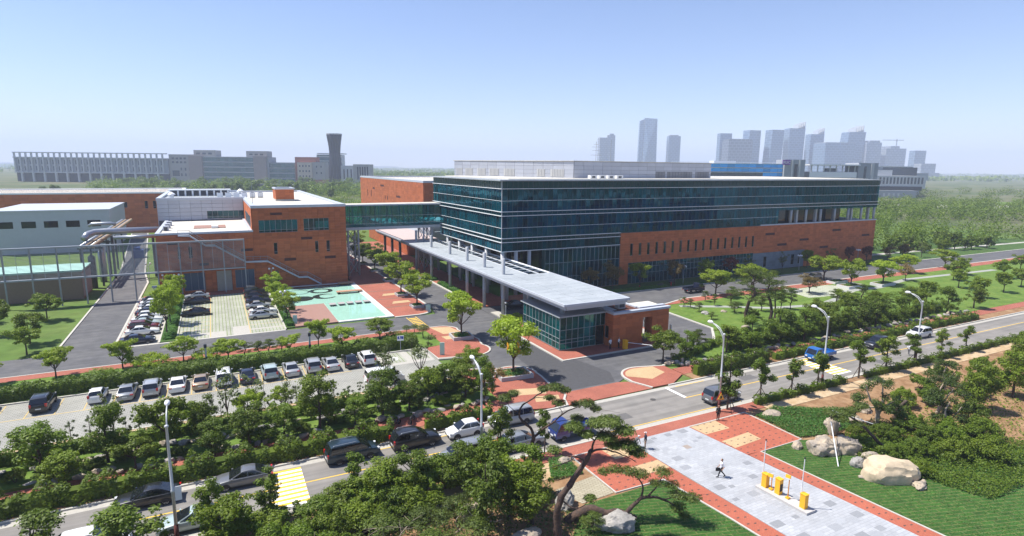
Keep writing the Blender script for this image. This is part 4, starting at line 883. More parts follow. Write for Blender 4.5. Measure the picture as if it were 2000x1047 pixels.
for j in range(4):
    for i in range(6): piece('glazing_band', fglass, -17+i*6, -11.2+i*6, .6, 1.2, 2+j*7.3, 7.6+j*7.3, o)
o = far_root('beige_brick_block', -293, 850, 'beige block with red brick top and rows of small square windows', 'building')
wall(o, fred, -23, 7, 6, 24, 0, 39); wall(o, fbeige, -18, 3, 0, 20, 7, 31.5); wall(o, fstone, 3, 21, 2, 20, 7, 32); wall(o, fred, -18, 21, 1, 20, 0, 7)
wgrid(o, -16.5, 1.5, 8, 30, 4, 3, y=0, fx=.4, fz=.35); wgrid(o, 6, 19, 12, 30, 2, 2, y=2, fx=.25, fz=.3)
o = far_root('pale_glass_block', -307, 985, 'pale glass block with flat projecting roof behind the cooling tower', 'building')
wall(o, fglass, -20, 21, 0, 20, 0, 45); wall(o, fpale, -19, 24, -2, 22, 46, 47.5, 'roof')
for j in range(6): piece('floor_edge', fpale, -20.3, 21.3, -.4, .2, 6+j*7, 7.2+j*7, o)
# dark waisted tower
o = far_root('waisted_black_tower', -271, 900, 'black waisted lattice tower flaring out at top and base', 'tower')
MB().lathe((0,0,0), [(13.0,0),(12,8),(10.6,18),(8.9,30),(7.7,40),(7.5,46),(8.2,55),(9.6,65),(11.2,74.3),(10.9,74.4),(10,72)], 28).build('shell', mat('black_lattice', (0.016,0.018,0.026), .5, spec=.5), o, True)
mb = MB(); pf = [(13.2,0),(12.2,8),(10.8,18),(9.1,30),(7.9,40),(7.7,46),(8.4,55),(9.8,65),(11.4,74.3)]
for i in range(14):
    a = 2*math.pi*i/14; mb.tube([(r*math.cos(a+z*.012),r*math.sin(a+z*.012),z) for r, z in pf], .35, 4); mb.tube([(r*math.cos(a-z*.012),r*math.sin(a-z*.012),z) for r, z in pf], .35, 4)
mb.build('lattice', mat('lattice_steel', (0.05,0.055,0.07), .5), o)
MB().lathe((0,0,0), [(11.5,73.2),(11.6,74.8)], 28).build('rim', fpale, o)
o = far_root('grey_archive_block', -233, 880, 'grey stone block with tall dark window slots right of the black tower', 'building')
wall(o, fpale, -24, -4, 0, 20, 0, 27.5); wall(o, fstone, -5, 19, -2, 24, 0, 29.6); wgrid(o, 0, 18, 6, 27, 5, 1, fdark, .55, .9, -2); wgrid(o, -22, -6, 6, 24, 3, 1, fdark, .3, .8, 0)
o = far_root('solar_canopy', -258, 640, 'tilted blue solar panel canopy in the scrub field', 'solar canopy'); MB().obox((0,0,4),(26,9,.4),0,0).build('panel_array', mat('solar_panel', (0.06,0.09,0.22), .2, spec=.7), o)
for x in (-10,0,10): piece('post', fgrey, x-.3, x+.3, -.3, .3, 0, 4, o)
o = far_root('field_shed', -252, 615, 'long dark grey shed roof in front of the solar canopy', 'shed'); wall(o, fgrey, -22, 22, 0, 12, 0, 5); wall(o, mat('far_slate', (0.10,0.105,0.115), .8), -23, 23, -1, 13, 5, 7.5, 'roof')
# right, behind the office
o = far_root('blue_glass_office', 160, 420, 'low bright blue glass office with horizontal bands behind the plant room', 'building')
bgl = mat('bright_blue_glass', (0.03,0.38,0.90), .3, spec=.6, objvar=.18)
wall(o, fpale, -48, 34, 1, 40, 0, 30.5)
for j in range(4):
    for i in range(16): piece('glazing_band', bgl if (j != 1 or i > 12) else fwin, -48+i*5.1, -43.05+i*5.1, .6, 1.1, 20.5+j*3.0, 23.2+j*3.0, o)
for j in range(5): piece('floor_edge', whitemetal, -48.2, 34, .2, 1, 19.9+j*3.0, 20.2+j*3.0, o)
wall(o, whitemetal, -14, 2, 10, 20, 30.5, 34, 'roof_house')
for x in (-45, -30, 12, 20, 28): piece('roof_post', whitemetal, x-.1, x+.1, 8, 8.2, 30.5, 33, o)
piece('roof_rail', whitemetal, -46, 30, 8, 8.2, 32.8, 33.1, o)
o = far_root('grey_stair_tower', 199, 418, 'grey panelled tower with dark glass slot and purple sign beside the blue office', 'tower')
wall(o, fgrey, -7, 7.5, 0, 14, 0, 35.2); piece('glass_slot', fwin, 0, 2.2, -.3, .2, 4, 32, o); piece('pilaster', fpale, -2, -1, -.4, 0, 0, 35, o); piece('pilaster', fpale, 3.2, 4.2, -.4, 0, 0, 35, o)
sg = piece('sign', mat('purple_sign', (0.20,0.07,0.36), .6), -8.9, -3.5, -.9, -.45, 31.5, 35, o)
cu = bpy.data.curves.new('lettering', 'FONT'); cu.body = 'RUC'; cu.size = 2.6; cu.extrude = .04; to = bpy.data.objects.new('lettering', cu); COL.objects.link(to)
dg = bpy.context.evaluated_depsgraph_get(); tm = bpy.data.meshes.new_from_object(to.evaluated_get(dg)); bpy.data.objects.remove(to); tm.materials.append(whitemetal)
lt = link('lettering', tm, o, Matrix.Translation((-8.6,-1.0,32.3)) @ Matrix.Rotation(math.pi/2, 4, 'X')); 
o = far_root('open_roof_pavilion', 232, 420, 'white building with open columned roof terrace under a thin flat roof', 'building')
wall(o, fpale, -21, 13, 0, 18, 0, 27); piece('parapet', whitemetal, -21, 12.5, -.5, 0, 23, 26.8, o); piece('roof', whitemetal, -22, 14, -1.5, 19, 31.4, 32.2, o)
for i in range(8): piece('pillar', fpale, -20+i*4.4, -19.4+i*4.4, -.3, .3, 27, 31.4, o)
wall(o, fgrey, -6, 2, 6, 10, 27, 29.5, 'plant'); wall(o, fgrey, 13, 27, -1, 16, 0, 33.4, 'stair_tower'); piece('glass_slot', fwin, 17.2, 18.6, -1.3, -1, 6, 31, o); piece('pilaster', fpale, 22, 24, -1.4, -1, 0, 33, o)
o = far_root('low_campus_block', 405, 620, 'low pale block with dark vertical window slots beyond the car parks', 'building')
wall(o, fpale, -22, 30, 0, 30, 10, 23); wall(o, fgrey, -24, 16, -8, 0, 0, 8); wall(o, fdark, -20, 26, -1, 0, 8, 12, 'recess'); wgrid(o, -20, 28, 14, 22, 13, 1, fwin, .5, .85, 0); wgrid(o, -20, 0, 1.5, 5.5, 4, 1, fpale, .4, .8, -8, 'garage_door')
wall(o, fpale, -30, 0, 10, 36, 22, 29, 'upper_wall'); wall(o, fwin, 2, 40, 30, 50, 20, 32, 'rear_wall'); wall(o, fpale, -4, 60, 40, 80, 18, 26, 'side_wall')
for (u, D, w, h, lb) in ((455,700,60,22,'flat white warehouse beyond the low campus block'),(520,820,70,34,'plain grey slab block right of the campus'),(330,760,50,30,'small pale block far behind the roof pavilion')):
    o = far_root('distant_block', u, D, lb, 'building'); wall(o, fpale if h < 30 else fgrey, -w/2, w/2, 0, 30, 0, h); wgrid(o, -w/2+3, w/2-3, 4, h-2, 8, max(2, h//9), fwin, .6, .45, 0); piece('coping', whitemetal, -w/2-.3, w/2+.3, -.3, 30.3, h, h+.6, o)
# skyline
def tower_mat(name, c, cw, w, h, rough=.3):
    m = paver(name, c, tuple(q*.8 for q in c), cw, w, h, ms=1.4, stain=.03, rough=rough)
    n = m.node_tree.nodes; mp = [q for q in n if q.type == 'MAPPING'][0]; mp.inputs['Rotation'].default_value = (math.pi/2, 0, 0); mp.vector_type = 'TEXTURE'
    return m
tm1 = tower_mat('tower_blue_glass', (0.10,0.165,0.26), (0.19,0.26,0.36), 16, 10); tm2 = tower_mat('tower_pale', (0.31,0.34,0.40), (0.17,0.20,0.25), 14, 10, .7); tm3 = tower_mat('tower_dark', (0.045,0.06,0.095), (0.17,0.19,0.23), 16, 12)  # blue and pale tower colours lightened to carry distance haze and sky reflection
G = 'skyline towers'
def tw(u, w, h, lb, m=tm1, D=2600, top=None, depth=None, rz=0, lean=0, fins=0):
    o = far_root('skyscraper', u, D, lb, 'skyscraper', G, rz); d = depth or w*.8
    mb = MB(); a, b = w/2, d/2
    mb.add([(-a,-b,0),(a,-b,0),(a,b,0),(-a,b,0),(-a+lean,-b,h),(a+lean*.6,-b,h),(a+lean*.6,b,h),(-a+lean,b,h)], [(0,1,5,4),(1,2,6,5),(2,3,7,6),(3,0,4,7),(4,5,6,7)]); mb.build('shaft', m, o)
    if top: MB().box(-a*top[0], a*top[1], -b, b*.8, h, h+top[2]).build('crown', tm2 if m is tm1 else m, o)
    piece('podium', fgrey, -a*1.4, a*1.4, -b*1.4, b*1.2, 0, 22, o)
    for i in range(fins): x = a*.1+i*(a*1.1)/max(1,fins); piece('crown_fin', fpale, x, x+2, -b, b, h, h+16+4*i, o)
    return o
tw(450, 40, 178, 'slim twin edged tower, the left of the distant pair', tm2, 3000, rz=.2); tw(492, 38, 190, 'pale stepped tower, the right of the distant pair', tm2, 3000, (.4,.6,8))
# the tallest, faceted
o = far_root('skyscraper', 686, 3000, 'tallest faceted blue glass tower standing alone in the haze', 'skyscraper', G)
MB().add([(-34,-20,0),(34,-26,0),(34,26,0),(-34,26,0),(-30,-10,276),(30,-22,272),(36,20,272),(-26,24,276),(-12,-30,140)], [(0,8,4),(0,1,8),(8,1,5),(8,5,4),(1,2,6,5),(2,3,7,6),(3,0,4,7),(4,5,6,7)]).build('shaft', tm1, o)
MB().add([(-56,-10,0),(-36,-14,0),(-36,16,0),(-56,16,0),(-52,-8,262),(-33,-12,270),(-33,14,270),(-52,14,262)], [(0,1,5,4),(1,2,6,5),(2,3,7,6),(3,0,4,7),(4,5,6,7)]).build('side_shaft', tm1, o)
tw(808, 58, 188, 'lone square tower beside the tallest tower', tm1, 3000, (.8,.6,6)); 
tw(957, 52, 187, 'blue tower rising behind the dark gridded slab', tm1, 2700); tw(964, 100, 150, 'wide dark gridded office slab with white edge', tm3, 2560, (.96,.9,5)); tw(1040, 56, 195, 'plain square blue tower right of the gridded slab', tm1, 2600, rz=.25); tw(1134, 60, 198, 'leaning lattice patterned glass tower', tm1, 2600, lean=8, rz=.2)
tw(1225, 66, 205, 'blue tower with tall pale crown fins', tm1, 2600, fins=4); tw(1186, 22, 160, 'thin pale tower tucked behind the finned tower', tm2, 2750); tw(1282, 34, 163, 'stepped tower right of the finned tower', tm1, 2700)
tw(1355, 60, 186, 'finned blue tower behind the broad glass block', tm1, 2680, fins=4); tw(1360, 124, 140, 'broad square glass block with dark rim', tm1, 2520, (1,1,3)); tw(1408, 30, 165, 'slender tower behind the broad glass block', tm1, 2760, (.5,.5,8)); tw(1470, 78, 192, 'curved leaning tower with finned crown', tm1, 2600, lean=16, fins=4)
tw(1551, 64, 148, 'round shouldered tower with pale bands', tm2, 2580, (.7,.7,8)); tw(1655, 86, 124, 'unfinished tower under a crane', tm2, 2600, (.6,.3,10)); tw(1600, 40, 112, 'low pale slab left of the crane', tm2, 2700); tw(1712, 34, 92, 'low slab right of the crane', tm2, 2800); tw(1752, 30, 104, 'pale point block at the end of the skyline', tm2, 2700); tw(1840, 50, 120, 'blue block past the end of the crane', tm1, 2700)
tw(1740, 60, 60, 'squat pale block below the point block', tm2, 2500); tw(1300, 40, 70, 'short blue block below the stepped tower', tm1, 2450)
o = far_root('tower_crane', 1668, 2590, 'tower crane standing over the unfinished tower', 'crane'); piece('mast', fgrey, -1.5, 1.5, -1, 1, 0, 165, o); piece('jib', fgrey, -62, 30, -1, 1, 159, 161.5, o); piece('cab', fgrey, -2, 3, -2, 2, 156, 159, o)
# distant hill line and steam
struct(MB().prism([(-2600+i*260, 8200+ (i%2)*20) for i in range(20)] + [(2600,9000),(-2600,9000)], -.35, 18).build('far_shore', mat('far_shore', (0.09,0.12,0.08), .95)))

# across the street to the south east: what the long glass front looks out on
o = empty('blue_clad_hall', (150,-20,0), 'long blue clad hall across the street facing the glass office', 'building')
piece('wall', mat('blue_cladding', (0.02,0.10,0.42), .5, var=.05), 95, 235, -45, -2, 0, 13, o); piece('roof', mat('pale_roof_sheet', (0.62,0.62,0.60), .7), 94.5, 235.5, -45.5, -1.5, 13, 13.8, o); piece('white_block', whitemetal, 250, 300, -40, 0, 0, 18, o)
for k in range(20): piece('window', fwin, 98+k*6.8, 102+k*6.8, -2, -1.9, 3, 6, o)
# ------------------------------------------------------------------ vegetation
def leafmesh(name, blobs, n, size, m, seed, aspect=.55, up=.35, shell=.5, jit=.35, extra=None):
    r = np.random.default_rng(seed); B = np.array([(*c, *(q if hasattr(q,'__len__') else (q,q,q))) for c, q in blobs], float)
    w = (B[:,3]*B[:,4]*B[:,5])**(2/3); w /= w.sum(); idx = r.choice(len(B), n, p=w)
    d = r.normal(size=(n,3)); d /= np.linalg.norm(d, axis=1)[:,None]
    rad = shell + (1-shell)*r.random(n)**.6; rad *= 1+r.normal(0,.10,n)
    c = B[idx,:3] + d*B[idx,3:]*rad[:,None]
    nn = d*.55 + np.array([0,0,up]) + r.normal(0,jit,(n,3)); nn /= np.linalg.norm(nn, axis=1)[:,None]
    t = r.normal(size=(n,3)); t -= (t*nn).sum(1)[:,None]*nn; t /= np.linalg.norm(t, axis=1)[:,None]; b = np.cross(nn, t)
    s = size*(.6+.8*r.random(n))[:,None]
    if extra is not None: c = np.concatenate([c]) 
    v = np.stack([c-t*s*.5, c+b*s*aspect*.5+nn*s*.08, c+t*s*.5, c-b*s*aspect*.5+nn*s*.08], 1).reshape(-1,3)
    me = bpy.data.meshes.new(name); me.vertices.add(4*n); me.vertices.foreach_set('co', v.ravel().astype(np.float32))
    me.loops.add(4*n); me.loops.foreach_set('vertex_index', np.arange(4*n, dtype=np.int32)); me.polygons.add(n)
    me.polygons.foreach_set('loop_start', np.arange(0,4*n,4,dtype=np.int32)); me.polygons.foreach_set('loop_total', np.full(n,4,np.int32))
    me.update(calc_edges=True); me.materials.append(m); return me
L_bright = leafmat('leaf_bright', (0.175,0.250,0.012), (0.295,0.375,0.035), .38); L_mid = leafmat('leaf_mid', (0.100,0.158,0.010), (0.185,0.245,0.018), .34)
L_dark = leafmat('leaf_dark', (0.066,0.112,0.008), (0.138,0.196,0.014), .32); L_deep = leafmat('leaf_deep', (0.032,0.064,0.007), (0.072,0.115,0.011), .24)
L_pine = leafmat('needle_pine', (0.052,0.090,0.012), (0.120,0.160,0.022), .2); L_red = leafmat('leaf_red', (0.12,0.030,0.028), (0.19,0.055,0.035), .25)
L_brown = leafmat('leaf_brown', (0.15,0.115,0.038), (0.22,0.15,0.045), .3); L_hedge = leafmat('leaf_hedge', (0.072,0.128,0.008), (0.148,0.215,0.015), .32); L_olive = leafmat('leaf_olive', (0.085,0.12,0.028), (0.14,0.175,0.045), .25)
L_cover = leafmat('leaf_cover', (0.040,0.125,0.014), (0.085,0.19,0.028), .25)
def limb(mb, p0, p1, r0, r1, bend=.12, n=4, rr=rnd):
    p0, p1 = Vector(p0), Vector(p1); ln = (p1-p0).length; pts = []; off = Vector((rr.uniform(-1,1),rr.uniform(-1,1),rr.uniform(-.3,.3)))*ln*bend
    for i in range(n+1):
        t = i/n; pts.append(p0.lerp(p1, t)+off*math.sin(math.pi*t))
    mb.tube(pts, [r0+(r1-r0)*i/n for i in range(n+1)], 6, cap=False); return pts
def make_tree(name, kind, seed, label='', group=''):
    rr = random.Random(seed); o = root0(name, None, 'tree'); mb = MB(); bl = []; wood = bark; lm = L_bright; n = 2300; sz = .26; shell = .35; asp = .6
    if kind in ('vase','red','brown','dense'):                      # H 6, W 5.5
        f = 1.7 if kind != 'dense' else 2.0; base = Vector((0,0,f)); mb.tube([(0,0,-.1),(.04,0,f*.5),(0,0,f)], [.17,.12,.11], 7, cap=False)
        k = 7
        for i in range(k):
            a = 2*math.pi*(i+rr.uniform(-.3,.3))/k; R = rr.uniform(1.2,2.1); z = rr.uniform(3.6,4.9)
            e = (R*math.cos(a), R*math.sin(a), z); limb(mb, base, e, .07, .018, .1, rr=rr)
            for q in range(3):
                c = Vector(e)+Vector((rr.gauss(0,.55),rr.gauss(0,.55),rr.gauss(.1,.4))); bl.append((c, (rr.uniform(.55,.95),rr.uniform(.55,.95),rr.uniform(.3,.55))))
        for i in range(5): bl.append(((rr.gauss(0,.7),rr.gauss(0,.7),rr.uniform(4.6,5.5)), (.9,.9,.5)))
        limb(mb, base, (0.1,0,5.0), .08, .02, .1, rr=rr)
        for i in range(7): a = rr.uniform(0,6.28); bl.append(((1.3*math.cos(a),1.3*math.sin(a),rr.uniform(2.6,3.6)), (.7,.7,.4)))
        lm = {'vase':L_bright,'red':L_red,'brown':L_brown,'dense':L_mid}[kind]; n = 4200 if kind == 'vase' else (2800 if kind != 'dense' else 4400); sz = .3
        if kind == 'dense': shell = .2
    elif kind == 'dark':                                            # H 6, W 4
        mb.tube([(0,0,-.1),(.05,.03,1.6),(0,.05,3.4),(.05,0,5.2)], [.15,.11,.07,.02], 7, cap=False)
        for i in range(24):
            z = rr.uniform(1.3,5.6); R = (1.75-.27*abs(z-2.9)) * rr.uniform(.25,1.0); a = rr.uniform(0,6.28); c = Vector((R*math.cos(a), R*math.sin(a), z)); q = rr.uniform(.45,.85); bl.append((c, (q,q,q*.75)))
            if i % 2: limb(mb, (0,0,z*.75), c, .04, .012, .08, rr=rr)
        lm = (L_dark, L_hedge, L_mid)[seed % 3]; n = 6800; sz = .19; shell = .15
        for i in range(9): a = rr.uniform(0,6.28); R = rr.uniform(1.2,2.1); bl.append(((R*math.cos(a),R*math.sin(a),rr.uniform(2.2,4.8)), rr.uniform(.18,.36)))
    elif kind == 'pine':                                            # H 4, W 4, layered pads
        wood = barkpine; p = [(0,0,-.1),(.25,.1,.9),(-.1,.2,1.9),(.3,0,2.8),(.15,.1,3.5)]; mb.tube(p, [.17,.14,.11,.08,.03], 7, cap=False)
        for i in range(9):
            z = 1.5+i*.26; R = (1.75-.17*i)*rr.uniform(.55,1.0); a = i*2.4+rr.uniform(-.3,.3); c = Vector((R*math.cos(a),R*math.sin(a),z)); limb(mb, (.1,.1,z-.4), c, .06, .018, .1, rr=rr)
            for q in range(2): bl.append((c+Vector((rr.gauss(0,.3),rr.gauss(0,.3),.08)), (rr.uniform(.5,.85),rr.uniform(.5,.85),.2)))
        bl.append(((.2,.1,3.7),(.7,.7,.25))); lm = L_pine; n = 3000; sz = .24; asp = .22; shell = .25
    elif kind == 'tallpine':                                        # H 10, W 8
        wood = barkpine; s = rr.choice((-1,1)); p = [(0,0,-.1),(-.25*s,.1,2.0),(.15*s,.2,4.0),(.9*s,0,5.6),(.5*s,.2,7.0),(.8*s,0,8.6)]; mb.tube(p, [.30,.26,.22,.18,.13,.05], 8, cap=False)
        for i in range(13):
            z = 4.6+i*.38; R = rr.uniform(1.2,3.6)*(1.1-.05*i); a = i*2.4+rr.uniform(-.4,.4); c = Vector((R*math.cos(a)+.5*s,R*math.sin(a),z+rr.uniform(-.3,.5))); limb(mb, (.6*s,.1,z-.5), c, .10, .025, .16, rr=rr)
            for q in range(3): bl.append((c+Vector((rr.gauss(0,.6),rr.gauss(0,.6),rr.gauss(.1,.15))), (rr.uniform(.6,1.0),rr.uniform(.6,1.0),.28)))
        lm = L_pine; n = 5200; sz = .26; asp = .22; shell = .2
    elif kind == 'sapling':                                         # H 5, W 2.4
        mb.tube([(0,0,-.1),(.05,0,1.5),(-.04,.05,3.2),(0,0,4.8)], [.08,.065,.045,.012], 6, cap=False)
        for i in range(15):
            z = rr.uniform(1.5,4.8); R = rr.uniform(.15,.95)*(1.2-.12*z); a = rr.uniform(0,6.28); c = Vector((R*math.cos(a),R*math.sin(a),z)); limb(mb, (0,0,z-.5), c, .025, .01, .06, 2, rr=rr); q = rr.uniform(.25,.5); bl.append((c, (q,q,q*.9)))
        for a in (0.3, 2.4, 4.5): mb.tube([(.8*math.cos(a),.8*math.sin(a),0),(0,0,1.5)], .03, 4)
        lm = (L_dark,L_hedge,L_mid)[seed % 3]; n = 2800; sz = .16; shell = .2
    elif kind == 'sparse':                                          # H 6, W 3
        k = 5
        mb.tube([(0,0,-.1),(0,.03,1.2)], [.07,.06], 6, cap=False)
        for i in range(k):
            a = 6.28*i/k+rr.uniform(-.4,.4); e = Vector((1.0*math.cos(a),1.0*math.sin(a),rr.uniform(4.2,5.8))); limb(mb, (0,0,1.1), e, .045, .012, .08, 4, rr=rr)
            for q in range(5): t = rr.uniform(.4,1.0); c = Vector((0,0,1.1)).lerp(e, t)+Vector((rr.gauss(0,.2),rr.gauss(0,.2),0)); bl.append((c, rr.uniform(.22,.42)))
        lm = L_olive; n = 700; sz = .2; shell = .2
    elif kind == 'youngpine':                                       # H 3, W 1.2
        mb.tube([(0,0,-.1),(.03,0,1.5),(0,.03,3.0)], [.045,.035,.012], 5, cap=False)
        for i in range(9):
            z = .9+i*.25; a = i*2.4; R = rr.uniform(.2,.55)*(1.3-.3*z/3); c = Vector((R*math.cos(a),R*math.sin(a),z+.1)); limb(mb, (0,0,z-.15), c, .015, .008, .05, 2, rr=rr); bl.append((c, (.15,.15,.19)))
        bl.append(((0,0,3.0),(.12,.12,.28))); lm = L_deep; n = 800; sz = .17; asp = .22; shell = .1
    elif kind == 'bush':                                            # H 2.6, W 3.6
        for i in range(5): a = 1.26*i; limb(mb, (0,0,-.1), (.8*math.cos(a),.8*math.sin(a),1.6), .05, .015, .1, 3, rr=rr)
        for i in range(17):
            a = rr.uniform(0,6.28); R = 1.35*rr.random()**.6; z = .5+1.7*(1-(R/1.7)**2)*rr.uniform(.5,1.0); q = rr.uniform(.4,.65); bl.append(((R*math.cos(a),R*math.sin(a),z), (q,q,q*.8)))
        lm = (L_dark,L_mid,L_hedge)[seed % 3]; n = 8000; sz = .15; shell = .4
        for i in range(16): a = rr.uniform(0,6.28); R = rr.uniform(.5,1.7); bl.append(((R*math.cos(a),R*math.sin(a),rr.uniform(1.6,2.6)-.35*R), (rr.uniform(.14,.28),rr.uniform(.14,.28),rr.uniform(.2,.4))))
    elif kind == 'dome':                                            # H 1, W 1.6 clipped dome
        mb.tube([(0,0,-.1),(0,0,.5)], [.06,.04], 5, cap=False); bl = [((0,0,.35),(.8,.8,.62)),((0,0,.25),(.7,.7,.5))]; lm = L_hedge; n = 1300; sz = .13; shell = .85
    elif kind == 'topiary':                                         # H 1.4, W 1.5 umbrella
        mb.tube([(0,0,-.1),(.08,0,.5),(0,.03,.9)], [.06,.05,.035], 6, cap=False); bl = [((0,0,1.05),(.75,.75,.3)),((.1,.1,1.2),(.5,.5,.24))]; lm = L_pine; n = 1200; sz = .12; asp = .3; shell = .6
    elif kind == 'lowspread':                                       # H 1.7, W 4
        for i in range(8):
            a = .785*i; e = (1.5*math.cos(a),1.5*math.sin(a),1.2); limb(mb, (0,0,-.1), e, .05, .015, .1, 3, rr=rr)
            for q in range(2): bl.append((Vector(e)+Vector((rr.gauss(0,.3),rr.gauss(0,.3),rr.gauss(0,.15))), (.6,.6,.25)))
        bl.append(((0,0,1.4),(.9,.9,.25))); lm = L_bright; n = 1700; sz = .2; shell = .3
    elif kind == 'far':                                             # H 9, W 8
        mb.tube([(0,0,-.1),(0,0,4)], [.3,.2], 5, cap=False)
        for i in range(12): a = rr.uniform(0,6.28); R = 2.6*rr.random()**.5; q = rr.uniform(1.2,2.0); bl.append(((R*math.cos(a),R*math.sin(a),rr.uniform(2.6,7.2)), (q,q,q*.9)))
        lm = rr.choice((L_mid,L_dark,L_dark)); n = 700; sz = 1.0; shell = .4
    t = mb.build('trunk', wood, o, True)
    link('crown', leafmesh(name+'_crown', bl, n, sz, lm, seed, asp, shell=shell), o)
    return o
SIZE = {'vase':(6,5.5),'red':(6,5.5),'brown':(6,5.5),'dense':(6,5.5),'dark':(6,4),'pine':(4,4),'tallpine':(10,8),'sapling':(5,2.4),'sparse':(6,3),'youngpine':(3.2,1.3),'bush':(2.6,3.6),'dome':(1,1.6),'topiary':(1.4,1.5),'lowspread':(1.7,4),'far':(9,8)}
PROTO = {}
def tree(kind, x, y, h, w, label, group, name=None, z=.1):
    nm = name or {'pine':'garden_pine','tallpine':'tall_pine','youngpine':'young_pine','dome':'clipped_shrub','topiary':'clipped_pine','bush':'shrub','lowspread':'spreading_shrub','sapling':'street_sapling','sparse':'thin_tree','dark':'broadleaf_tree','far':'distant_tree','red':'red_maple','brown':'brown_leaf_tree'}.get(kind,'zelkova_tree')
    nv = {'dome':1,'topiary':1,'lowspread':1,'red':2,'brown':2,'sapling':3,'sparse':3,'tallpine':2,'dark':5,'bush':5}.get(kind, 4)
    key = (kind, rnd.randrange(nv), nm)
    if key not in PROTO: PROTO[key] = make_tree(nm, kind, 100+len(PROTO))
    H0, W0 = SIZE[kind]
    o = place(PROTO[key], x, y, z, rnd.uniform(0,6.28), max(.2, w/W0), label, group, sz=h/H0)
    if 'group' in o and not group: del o['group']
    if kind in ('bush','dome','lowspread'): o['category'] = 'shrub'
    return o
# building lawn
LM = {'o':('brown','olive brown leaved young tree on the lawn under the glass wall'),'y':('vase','yellow green round tree on the lawn by the brick base corner'),'b':('brown','brownish tree on the lawn in front of the brick base'),'g':('dense','mid green tree on the lawn in front of the brick base'),'r':('red','dark red maple on the lawn along the brick base'),'s':('sparse','thin sparse olive tree on the lawn before the brick base')}
for (x,y,h,w,k) in [(75.6,108.5,5.2,4.6,'o'),(81.5,107.6,6.3,4.7,'o'),(88.6,106.4,6.2,5.0,'y'),(98.8,105.8,6.2,4.4,'b'),(109.0,106.2,5.7,4.6,'g'),(120.3,108.2,5.5,4.5,'r'),(125.3,106.6,5.9,4.0,'s'),(141.1,108.8,5.5,3.7,'s'),(151.3,108.6,5.5,4.1,'g'),(161.1,108.2,5.6,3.9,'s'),(169.4,108.0,6.0,3.7,'r'),(177.3,107.5,5.7,4.0,'r'),(185.9,106.1,5.1,3.8,'b'),(195.2,106.5,5.2,4.2,'b'),(206,107,5.5,4.2,'s'),(218,107,5.6,4.4,'g')]:
    tree(LM[k][0], x, y, h, w, LM[k][1], 'lawn trees along the office: '+LM[k][0])
for (x,y,h,w) in [(98.8,92.6,6.0,7.2),(111.3,93.6,6.2,7.6),(138.4,94.2,6.6,8.4),(146.2,83.9,6.4,7.2),(170,92,5.3,6.4),(190,92,5.4,6.4)]: tree('vase', x, y, h, w, 'bright yellow green spreading tree along the red garden walk', 'bright trees along the garden walk')
tree('vase', 136.2, 85.6, 7.0, 6.4, 'bright green tree in the white planter on the garden terrace', None)
tree('brown', 157.9, 85.1, 4.2, 4.4, 'small brown tinged tree on the far garden lawn', None)
for (x,y,h,w) in [(84.5,87.5,2.1,2.0),(85.0,86.0,2.0,2.2),(84.6,83.2,1.9,2.6),(92.1,89.2,2.4,2.3),(91.0,85.5,2.6,2.1),(95.4,85.0,3.8,4.2),(90.2,79.3,2.3,3.5),(115.3,74.9,3.5,4.2),(124.9,75.7,3.6,3.9),(123.6,69.1,1.9,2.9),(102.7,76.3,4.4,3.2),(101.7,77.9,4.3,3.2),(100.3,83,3.0,3.2),(96,78,3.4,3.4),(88,74.2,2.6,3.0),(82,77.4,1.5,2.2)]: tree('pine', x, y, h, w, 'small shaped pine with layered pads on the garden lawn', 'shaped pines on the garden lawn')
tree('brown', 120.4, 85.2, 4.3, 5.3, 'round brownish tree between lawn and path in the garden', None)
for (x,y,h,w,lb) in [(85.2,72.0,10.8,10.2,'tall pine with bent reddish trunk and wide crown in the garden'),(90.6,71.5,10.0,8.4,'tall dark pine with wavy trunk beside the bent one'),(93.7,72.9,7.7,4.9,'straighter slim pine behind the two tall garden pines')]: tree('tallpine', x, y, h, w, lb, None)
for (x,y,h,w) in [(106,66.5,5.2,4.4),(97.5,66.8,4.8,4.4),(115,67,5.0,4.2),(126,66.5,5.0,4.4),(134,67.5,5.2,4.4),(111,70.5,4.4,3.8)]: tree('dense', x, y, h, w, 'leafy tree on the garden lawn above the east bank', 'leafy trees on the garden lawn', name='garden_tree')
tree('dome', 104, 71.8, 1.5, 4.0, 'broad clipped green dome on the garden slope', None); tree('bush', 87.5, 67.8, 1.9, 3.6, 'dark round shrub at the foot of the tall pines', None); tree('bush', 90.5, 75.0, 1.8, 2.4, 'small round evergreen shrub on the garden lawn', None)
for (x,y,h,w) in [(79.3,60.6,6.2,5.6),(85.7,60.8,5.2,5.4),(92.0,60.6,6.3,5.6),(97,62,4.6,4.6),(101.3,61.5,5.6,5.2),(104.9,60.6,6.3,5.2),(112.9,60.8,5.0,4.6),(73.5,61.0,5.4,5.0),(69,61.7,4.8,4.6),(82.6,62.2,4.4,4.4),(108,63,4.6,4.6),(89,63,4.2,4.2),(120,61,5.2,4.2),(129,61,5.4,4.4),(139,61,5.2,4.4)]: tree('dark', x, y, h, w, 'dark green tree on the stone edged bank along the road east of the gate', 'dark trees on the east bank')
for (x,y,h,w) in [(52.3,46.0,6.8,3.8),(57.7,45.9,6.2,3.4),(63.4,45.9,5.2,3.2),(68.3,45.8,5.4,3.2),(77.0,45.9,5.8,3.8),(83.2,45.9,5.3,3.6),(89.9,45.9,5.0,3.4),(97,45.9,4.6,2.6),(104,45.9,4.6,2.6)]: tree('sapling', x, y, h, w, 'thin staked street sapling along the road east of the plaza', 'saplings along the road east of the plaza')
